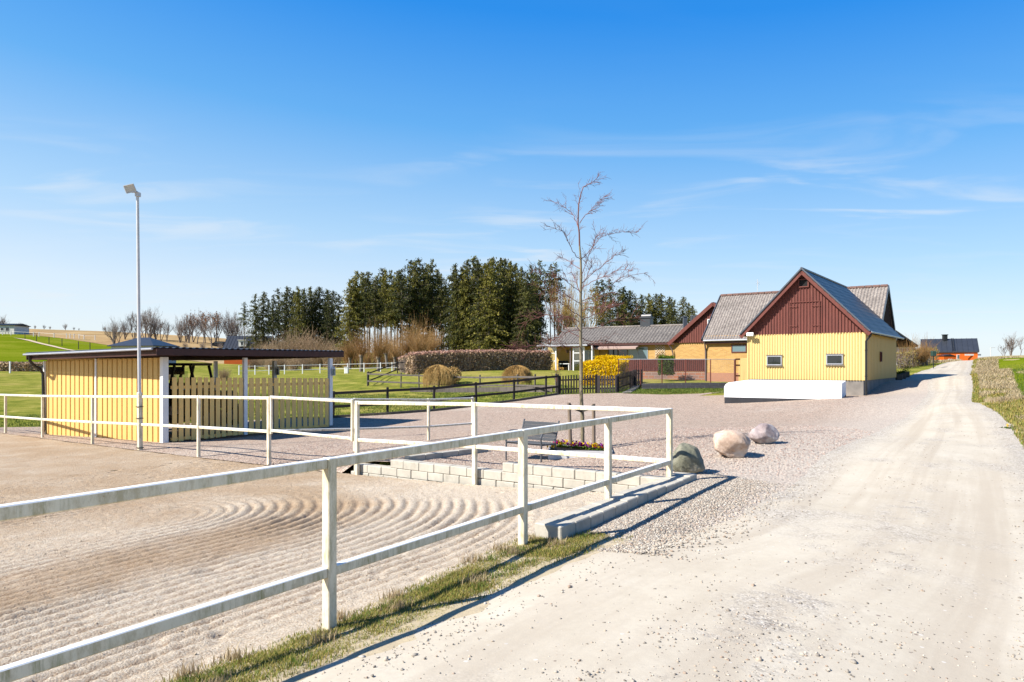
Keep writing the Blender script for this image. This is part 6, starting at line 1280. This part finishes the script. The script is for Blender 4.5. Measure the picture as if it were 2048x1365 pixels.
# hedge bushes there
hedge('beech_hedge', (1790, 54), (1862, 62), 1.3, 1.35, 'springhedge', 'loose orange-brown and yellow-green hedge between the barn and the orange house', 2300, .13, twigs=420, tm='twig_tan' if 0 else 'twig_grey')
for px, y in ((1800, 690), (1815, 687), (1828, 688), (1856, 690), (1846, 693)): 
    place(pv[px % 3], px, 57, .50, px, 'upright twiggy willow bush rising out of the loose hedge by the white gable', 'twiggy bushes by the white gable', 'shrub', dz=-.6)
mbx = G(1867, 52); pb_ = empty('post_box', mbx, 'dark green post box on a thin pole beside the far driveway', 'post box'); mb = MB(); mb.tube([mbx, mbx + Vector((0, 0, 1.0))], .03, 6); mb.build('pole', M['blackpaint'], pb_); mb = MB(); mb.box(mbx + Vector((0, 0, 1.15)), (.17, .12, .2), None, None, None, .03); mb.build('box', M['green_box'], pb_)
sl = G(1982, 140); stl = empty('street_lamp', sl, 'thin distant street lamp on the skyline beyond the road crest', 'street lamp'); tpz = P(1981, 696, 140); mb = MB(); mb.tube([sl, tpz], .07, 6); mb.build('pole', M['galv'], stl); mb = MB(); mb.beam(tpz, tpz + Vector((.9, 0, .05)), .2, .12); mb.build('lamp_head', M['galv'], stl)
for i, (px, Z) in enumerate(((1796, 41.0), (1803, 42.5), (1811, 44))):
    c = G(px, Z); lb = ['nearest black planter box at the far corner of the corrugated barn', 'middle black planter box at the far corner of the barn', 'farthest planter box at the barn, with a dark plant in it'][i]; r = empty('planter_box', c, lb, 'planter', 'planter boxes by the barn corner'); mb = MB(); mb.box(c + Vector((0, 0, .17)), (.18, .18, .2), None, None, None, .02); mb.build('box', M['blackpaint'], r)
    g = np.random.default_rng(i); cards(np.array(c) + np.array([0, 0, .42 + .1 * (i == 2)]) + g.normal(0, .08 + .05 * (i == 2), (120, 3)), .09, 'plant', M['leafgreen'], r)
# left hill: house, hipped shed, dormer house
zb = G(10, 176).z - EZ; hh, hrf = simple_house('hill_house', Fr(px2(-40, 178), (1, .05), (-.05, 1)), 8.6, 6, zb - .6, zb + 2.5, zb + 3.0, 'render', 'darkmetal', 'small white house with a flat dark roof on top of the far left hill', .3)
fh = Fr(px2(-40, 178), (1, .05), (-.05, 1)); window(hh, fh.p(5.6, 0, zb + 1.5), (1, .05, 0), (0, -1, 0), 1.0, .9, .08); window(hh, fh.p(6.9, 0, zb + 1.5), (1, .05, 0), (0, -1, 0), 1.1, 1.1, .08)
mb = MB()
for k in range(12): mb.box(fh.p(k * .75, -1.6, zb + .25), (.03, .03, .45))
mb.beam(fh.p(0, -1.6, zb + .75), fh.p(8.4, -1.6, zb + .75), .05, .08); mb.build('balcony_railing', M['blackpaint'], hh)
fr7 = Fr(px2(222, 95), (1, -.12), (.12, 1)); simple_house('hipped_shed', fr7, 6.2, 5.4, G(260, 96).z - EZ - .3, 2.55, 3.62, 'render', 'darkmetal', 'white shed with a black hipped roof beyond the left part of the yellow shed roof', .35, hip=2.6)
fr8 = Fr(px2(448, 122), (1, .1), (-.1, 1)); dh, drf = simple_house('dormer_house', fr8, 7.5, 6.5, G(470, 122).z - EZ - .5, 2.6, 5.0, 'orange', 'darkmetal', 'far house with a steep dark slate roof and two small white dormers', .3)
for a in (3.1, 5.9):
    c = fr8.p(a, 1.0, 3.65); mb = MB(); mb.box(c, (.62, .9, .55), fr8.E()); mb.box(c + Vector((0, -.1, .6)), (.72, 1.0, .06), fr8.E()); d_ = mb.build('dormer', M['render'], drf); window(drf, c - fr8.D() * .9, fr8.E(), -fr8.D(), .55, .75, .06)
# fences far left and the white paddock fence
pfz = [(x, 74 + (x - 470) * .012) for x in (478, 510, 538, 569, 605, 640, 664)] + [(x, 76) for x in (695, 728, 761, 784, 800)]
pf_ = empty('white_paddock_fence', G(480, 74), 'thin white paddock fence with slim posts at the far side of the lawn', 'fence'); q = [G(*p) for p in pfz]
for i, p in enumerate(q):
    mb = MB(); mb.box(p + Vector((0, 0, .45)), (.045, .045, .6)); mb.build('post', M['white'], pf_)
    if i + 1 < len(q):
        for h in (.95, .45): mb = MB(); mb.beam(p + Vector((0, 0, h)), q[i + 1] + Vector((0, 0, h)), .03, .045); mb.build('rail', M['white'], pf_)
c = G(693, 72); mb = MB(); mb.box(c + Vector((0, 0, .28)), (.2, .2, .34), None, None, None, .03); mb.box(c + Vector((0, 0, .65)), (.23, .23, .03)); tag(mb.build('white_feed_box', M['white']), 'small white box standing on the lawn before the white paddock fence', 'box')
hf_ = empty('hill_fence', G(22, 165), 'long pale post fence on top of the dry left slope', 'fence'); q = [G(*p) for p in ((5, 172), (22, 172), (67, 170), (78, 170), (108, 168), (133, 168), (140, 168), (148, 168), (158, 168), (168, 166), (190, 166))]
for p in q: mb = MB(); mb.box(p + Vector((0, 0, .5)), (.07, .07, .7)); mb.build('post', M['render'], hf_)
for i in range(len(q) - 1): mb = MB(); mb.beam(q[i] + Vector((0, 0, 1.0)), q[i + 1] + Vector((0, 0, 1.0)), .04, .06); mb.build('rail', M['render'], hf_)
wpf = empty('pasture_wire_fence', G(50, 160), 'dark wire pasture fence along the upper edge of the green field', 'fence')
q = [G(*p) for p in ((50, 158), (73, 152), (98, 147), (124, 142), (157, 134), (180, 128))]
for p in q: mb = MB(); mb.box(p + Vector((0, 0, .7)), (.05, .05, .9)); mb.build('post', M['blackwood'], wpf)
for i in range(len(q) - 1): mb = MB(); mb.tube([q[i] + Vector((0, 0, 1.2)), q[i + 1] + Vector((0, 0, 1.2))], .012, 3); mb.build('wire', M['blackwood'], wpf)
for px in (20,): c = G(px, 76); mb = MB(); mb.box(c + Vector((0, 0, .6)), (.06, .06, .7)); tag(mb.build('white_marker_post', M['white']), 'single slim white post in front of the dark scrub at the left edge', 'post')
hedge('bramble_hedge', (-120, 79), (84, 80), 1.8, .95, 'hedge', 'dark low scrub bank between the left lawn and the green field', 7000, .28, 'hedge', twigs=700)
# cars seen under the shed roof
def car(px, Z, m, lb, rot):
    c = G(px, Z); r = empty('parked_car', c, lb, 'car', 'cars parked beyond the lawn'); d = Vector((math.cos(rot), math.sin(rot), 0)); s_ = UPZ.cross(d); q = lambda a, b, z: c + d * a + s_ * b + UPZ * z
    mb = MB(); pr = [(-2.1, .35), (2.1, .35), (2.12, .75), (1.95, .9), (1.1, .98), (.45, 1.42), (-1.1, 1.45), (-1.9, 1.02), (-2.12, .9)]; mb.prism([q(a, -.85, z) for a, z in pr], s_ * 1.7); bd = mb.build('body', M[m], r)
    mb = MB(); pg = [(.95, 1.0), (.42, 1.36), (-1.05, 1.38), (-1.6, 1.05)]; mb.prism([q(a, -.86, z) for a, z in pg], s_ * 1.72); mb.build('window', M['glass'], r)
    for a in (-1.35, 1.35):
        for b in (-.8, .8): mb = MB(); mb.tube([q(a, b - .1, .33), q(a, b + .1, .33)], .33, 14); wl = mb.build('wheel', M['tyre'], r)
    return r
car(464, 165, 'carpaint', 'distant white car seen under the shed roof right of the tractor cab', 0.1); car(443, 170, 'cabin', 'distant dark car to the left of the white car under the shed roof', 0.05)
# ------------------------------------------------------------------ grass tufts, verge, pebbles
def blades(XYZ, hgt, wid, name, m, lab, lean=.45, seed=0, kind='stuff'):
    g = np.random.default_rng(seed); n = len(XYZ); an = g.random(n) * 6.283; d = np.c_[np.cos(an), np.sin(an), np.zeros(n)]; s = np.c_[-np.sin(an), np.cos(an), np.zeros(n)]; h = hgt * g.uniform(.45, 1.3, n); l = lean * g.uniform(.2, 1.4, n) * h; w = wid * g.uniform(.6, 1.3, n)
    a = XYZ - s * (w / 2)[:, None]; b = XYZ + s * (w / 2)[:, None]; m_ = XYZ + d * (l * .35)[:, None] + np.c_[np.zeros(n), np.zeros(n), h * .6]; c = m_ + s * (w * .35)[:, None]; e = m_ - s * (w * .35)[:, None]; t = XYZ + d * l[:, None] + np.c_[np.zeros(n), np.zeros(n), h]; t2 = t + s * (w * .08)[:, None]
    V_ = np.stack([a, b, c, e, t2, t], 1).reshape(-1, 3); k = np.arange(n)[:, None] * 6; Fc = np.concatenate([k + np.array([0, 1, 2, 3]), k + np.array([3, 2, 4, 5])]); o = obj(name, V_, Fc, m, uv=False, base=(0, 0, 0)); tag(o, lab, None, None, kind); return o
def strip_pts(n, s0, s1, tfun, seed, hf):
    g = np.random.default_rng(seed); s = g.uniform(s0, s1, n); t0, t1 = tfun(s); t = t0 + (t1 - t0) * g.random(n); xy = K + s[:, None] * U - t[:, None] * (-V) ; return xy, s, t
# verge between fence and road
vs = [fp(-3.2, -.02), fp(-3.3, -.28), fp(-3.1, -.42), fp(-3.1, -.95), fp(-4.2, -.95), fp(-6, -.95), fp(-8, -.95), fp(-12, -1.2), fp(-12, .14), fp(-8, .12), fp(-6, .10), fp(-4.5, .10), fp(-3.6, .12)]
vp = [fp(-3.2, -.02), fp(-3.5, -.28), fp(-3.0, -.40), fp(-3.0, -.68), fp(-4.2, -.52), fp(-6, -.46), fp(-8, -.44), fp(-12, -.42), fp(-12, .10), fp(-8, .08), fp(-6, .05), fp(-4.5, .06), fp(-3.6, .08)]
drape('verge_soil', vs, .12, .012, mat('verge_soil', (.44, .37, .26), .95, .2, 6, bump=.6, bsc=40, dirt=(.32, .27, .13), dsc=1.5), hf=lambda q: H(q) + .02 * vnoise(q, 4, 3), jit=.03)
g = np.random.default_rng(1); N_ = 150000; s = g.uniform(-9.5, -2.95, N_); t = g.uniform(-.92, .30, N_); xy = K + s[:, None] * U + t[:, None] * V
ok = inside(xy, vp) | ((edist(xy, vp) < .12) & (g.random(N_) < .25)); den = vnoise(xy, 2.2, 12) * .6 + vnoise(xy, 6, 13) * .4; ok &= den > .28 + .22 * g.random(N_) - .1; xy = xy[ok]; den = den[ok]
blades(np.c_[xy, H(xy) + .015], .016 + .022 * den, .005, 'verge_grass', M['grassblade'], 'patchy green and straw grass growing along the foot of the near fence', .8, 2)
cl = [];
for k in range(26):
    c = K + g.uniform(-8.5, -3.0) * U + g.choice([g.uniform(-.5, -.3), g.uniform(-.1, .06)]) * V; cl.append(c + g.normal(0, .045, (60, 2)))
cl = np.concatenate(cl); cl = cl[inside(cl, vp)]; blades(np.c_[cl, H(cl) + .015], .045, .007, 'grass_tufts', M['greenblade'], 'taller green grass tufts and weeds in the verge under the near fence', .7, 3)
cl = np.concatenate([K + s0 * U + t0 * V + g.normal(0, .05, (120, 2)) for s0, t0 in ((-6.9, .10), (-6.6, .12), (-7.3, .10), (-3.9, .10), (-4.3, .12), (-5.3, .10), (-5.8, .12), (-3.5, .05), (-7.8, .08), (-6.2, -.2), (-4.8, -.3), (-5.5, -.15), (-7.0, -.3), (-8.2, -.2), (-3.6, -.3), (-4.0, -.1))]); blades(np.c_[cl, H(cl) + .02], .065, .005, 'dry_tufts', M['drygrass'], 'dry brown grass tufts between the fence verge and the sand', .6, 4)
# dry bank and grass on the right of the road
g = np.random.default_rng(9)
def bank(n, z0, z1, off0, off1, seed):
    g = np.random.default_rng(seed); Z = z0 * (z1 / z0) ** g.random(n); RRa = np.array(RR); xe = np.interp(Z, RRa[:, 1], RRa[:, 0]); o = off0 + (off1 - off0) * g.random(n); return np.c_[xe + o * (1 + Z * .008), Z]
p = bank(190000, 8, 75, .2, 4.2, 1); p = p[~inside(p, rfield)]; den = vnoise(p, .5, 21) * .6 + vnoise(p, 2, 22) * .4; p = p[(den > .40 + .16 * (p[:, 1] < 24))]; sz = .04 + .0018 * p[:, 1]
blades(np.c_[p, H(p)], sz + .06 * (p[:, 1] > 19), .006 + .0005 * p[:, 1], 'dry_bank_grass', M['drygrass'], 'tall straw-coloured dry grass on the bank right of the road', .75, 5)
p = bank(130000, 7, 70, -.04, 5.0, 2); p = p[~inside(p, rfield)]; den = vnoise(p, .45, 31); p = p[den > .40]; blades(np.c_[p, H(p)], .05 + .0016 * p[:, 1], .007 + .0006 * p[:, 1], 'bank_green_grass', M['grassblade'], 'green grass mixed into the bank right of the road', .6, 6)
p = bank(90000, 12.0, 50, 1.0, 14.0, 3); p = p[inside(p, rfield)]; p = p[p[:, 0] < p[:, 1] * .80]; blades(np.c_[p, H(p) + .02], .10, .014, 'crop_shoots', M['greenblade'], 'short green crop shoots in the field right of the road', .4, 7)
# bank crest by the road end and beside the orange house
p = np.c_[g.uniform(px2(1895, 70)[0], px2(1962, 70)[0], 9000), g.uniform(64, 82, 9000)]; p = p[~inside(p, road)]; blades(np.c_[p, H(p)], .3, .05, 'far_dry_grass', M['drygrass'], 'dry grass on the bank in front of the orange house', .5, 8)
# lawn texture near: sparse tufts where the lawn is nearest
p = np.c_[g.uniform(-22, 4, 90000), g.uniform(22, 46, 90000)]; m_ = ~inside(p, yard) & ~inside(p, arena) & (np.abs(p[:, 0] / p[:, 1]) < .8); p = p[m_]; den = vnoise(p, .7, 41) * .5 + vnoise(p, 3, 42) * .5; p = p[den > .42]
blades(np.c_[p, H(p)], .07, .02, 'lawn_tufts', M['greenblade'], 'uneven short grass of the lawn behind the black rail fence', .8, 9)
p = np.c_[g.uniform(5, 13, 16000), g.uniform(34, 41, 16000)]; p = p[~inside(p, yard)]; blades(np.c_[p, H(p)], .07, .025, 'strip_grass', M['greenblade'], 'green grass strip before the low black block wall', .8, 10)
# dandelion
c = G(2016, 14.2); r = empty('dandelion', c, 'single yellow dandelion in the grass at the right edge of the road', 'flower'); cards(np.array(c) + np.array([0, 0, .08]) + g.normal(0, .015, (30, 3)), .03, 'petals', M['forsythia'], r); cards(np.array(c) + np.array([0, 0, .02]) + g.normal(0, .05, (30, 3)) * np.array([1, 1, .2]), .08, 'leaves', M['leafgreen'], r)
# ------------------------------------------------------------------ loose stones
def pebbles(XYZ, size, name, m, lab, seed=0):
    g = np.random.default_rng(seed); bm = bmesh.new(); bmesh.ops.create_icosphere(bm, subdivisions=1, radius=1.0); T_ = np.array([v.co for v in bm.verts]); Fc = np.array([[v.index for v in f.verts] for f in bm.faces]); bm.free(); n = len(XYZ); Q = np.repeat(T_[None], n, 0) * g.uniform(.65, 1.25, (n, len(T_), 1))
    a = g.random(n) * 6.283; sc = np.c_[g.uniform(.8, 1.4, n), g.uniform(.6, 1.0, n), g.uniform(.45, .8, n)] * size[:, None]; Q = Q * sc[:, None, :]; x = Q[..., 0] * np.cos(a)[:, None] - Q[..., 1] * np.sin(a)[:, None]; y = Q[..., 0] * np.sin(a)[:, None] + Q[..., 1] * np.cos(a)[:, None]; Q = np.stack([x, y, Q[..., 2]], 2) + XYZ[:, None, :]
    F_ = (Fc[None] + (np.arange(n) * len(T_))[:, None, None]).reshape(-1, 3); tag(obj(name, Q.reshape(-1, 3), F_, m, uv=False, base=(0, 0, 0)), lab, None, None, 'stuff')
def stonemat(name, cols):
    m, t, b = newmat(name); q = NT(t); r = q.n('ShaderNodeNewGeometry').outputs['Random Per Island']; c = q.ramp(r, [(i / len(cols), x) for i, x in enumerate(cols)], 'CONSTANT'); c = q.mix(.3, c, q.ramp(q.noise(q.pos(), 60, 3), [(.3, (.2, .18, .16)), (.7, (.6, .56, .5))])); set_(t, b, col=c, rough=.9, spec=.2); return m
SM = stonemat('loose_road_stones', [(.38, .33, .27), (.18, .15, .12), (.46, .41, .34), (.32, .23, .17), (.14, .12, .10), (.54, .49, .42), (.28, .25, .21), (.43, .35, .27)])
SY = stonemat('loose_pink_stones', [(.50, .36, .30), (.30, .21, .18), (.56, .46, .40), (.42, .27, .22), (.20, .16, .15), (.60, .52, .46)])
g = np.random.default_rng(17); n = 90000; Z = 3.0 * (16 / 3.0) ** g.random(n); X = g.uniform(-1.2, .85, n) * Z; p = np.c_[X, Z]; p = p[inside(p, road)]; al = along(p); ed_ = edist(p, road)
den = .10 + .9 * np.clip((vnoise(p, 1.3, 51) * .5 + vnoise(p, 4, 52) * .5 - .52) * 4, 0, 1) * np.exp(-((al - .48) / .16) ** 2) + .95 * np.clip((.75 - ed_) / .6, 0, 1) * vnoise(p, 3, 53) + .35 * np.clip((vnoise(p, .8, 55) - .62) * 5, 0, 1)
k = g.random(len(p)) < den * .42; p = p[k]; z = road_h(p); sz = .0035 + .008 * g.random(len(p)) ** 2.5; big_ = g.random(len(p)) < .02; sz[big_] *= 2.0; pebbles(np.c_[p, z + sz * .15], sz, 'road_stones', SM, 'loose small stones scattered over the gravel road', 2)
n = 60000; s = g.uniform(-3.6, .9, n); t = -.28 - np.abs(g.normal(0, .45, n)); p = K + s[:, None] * U + t[:, None] * V; p = p[(~inside(p, vp)) & (edist(p, vp) > .03)]; p = p[g.random(len(p)) < .8][:26000]; sz = .006 + .010 * g.random(len(p)) ** 1.5; z = np.where(inside(p, road), road_h(p), H(p) + .012); pebbles(np.c_[p, z + sz * .2], sz, 'verge_gravel', SM, 'coarse grey gravel between the kerb blocks and the road', 4)
n = 30000; p = np.c_[g.uniform(-5.5, 8, n), g.uniform(10, 18, n)]; p = p[inside(p, yard) & ~inside(p, road)]; sz = .006 + .010 * g.random(len(p)) ** 1.5; pebbles(np.c_[p, H(p) + .012 + sz * .2], sz, 'yard_stones', SY, 'loose pink granite chippings on the gravel yard', 6)
n = 16000; s = g.uniform(-9.3, -.2, n); t = g.uniform(.05, 9, n); p = K + s[:, None] * U + t[:, None] * V; k = g.random(n) < vnoise(p, 1.6, 61) ** 2 * 1.2; p = p[k]; sz = .004 + .008 * g.random(len(p)) ** 3; pebbles(np.c_[p, sand_h(p) + sz * .1], sz, 'sand_clods', mat('sand_clod', (.42, .34, .25), .97, .2, 20), 'small clods lying on the raked sand', 8)

# ------------------------------------------------------------------ one exposure-wide calibration of the surface colours (whites excepted)
def calibrate():
    for m in bpy.data.materials:
        if not m.use_nodes or m.name in ('weathered_white_paint', 'white_paint', 'whitewashed_concrete'): continue
        t = m.node_tree
        for b in [n for n in t.nodes if n.type in ('BSDF_PRINCIPLED', 'BSDF_TRANSLUCENT')]:
            i = b.inputs[0]
            if i.is_linked:
                src = i.links[0].from_socket; h = t.nodes.new('ShaderNodeHueSaturation'); h.inputs['Saturation'].default_value = 0.98 if m.name in ('road_gravel', 'pink_granite_gravel') else 1.0 if 'yellow' in m.name or 'grass' in m.name or 'ochre' in m.name else 1.12; h.inputs['Value'].default_value = 0.84
                t.links.new(src, h.inputs['Color']); t.links.new(h.outputs[0], i)
            else: c = i.default_value; i.default_value = (c[0] * .84, c[1] * .84, c[2] * .84, 1)
calibrate()
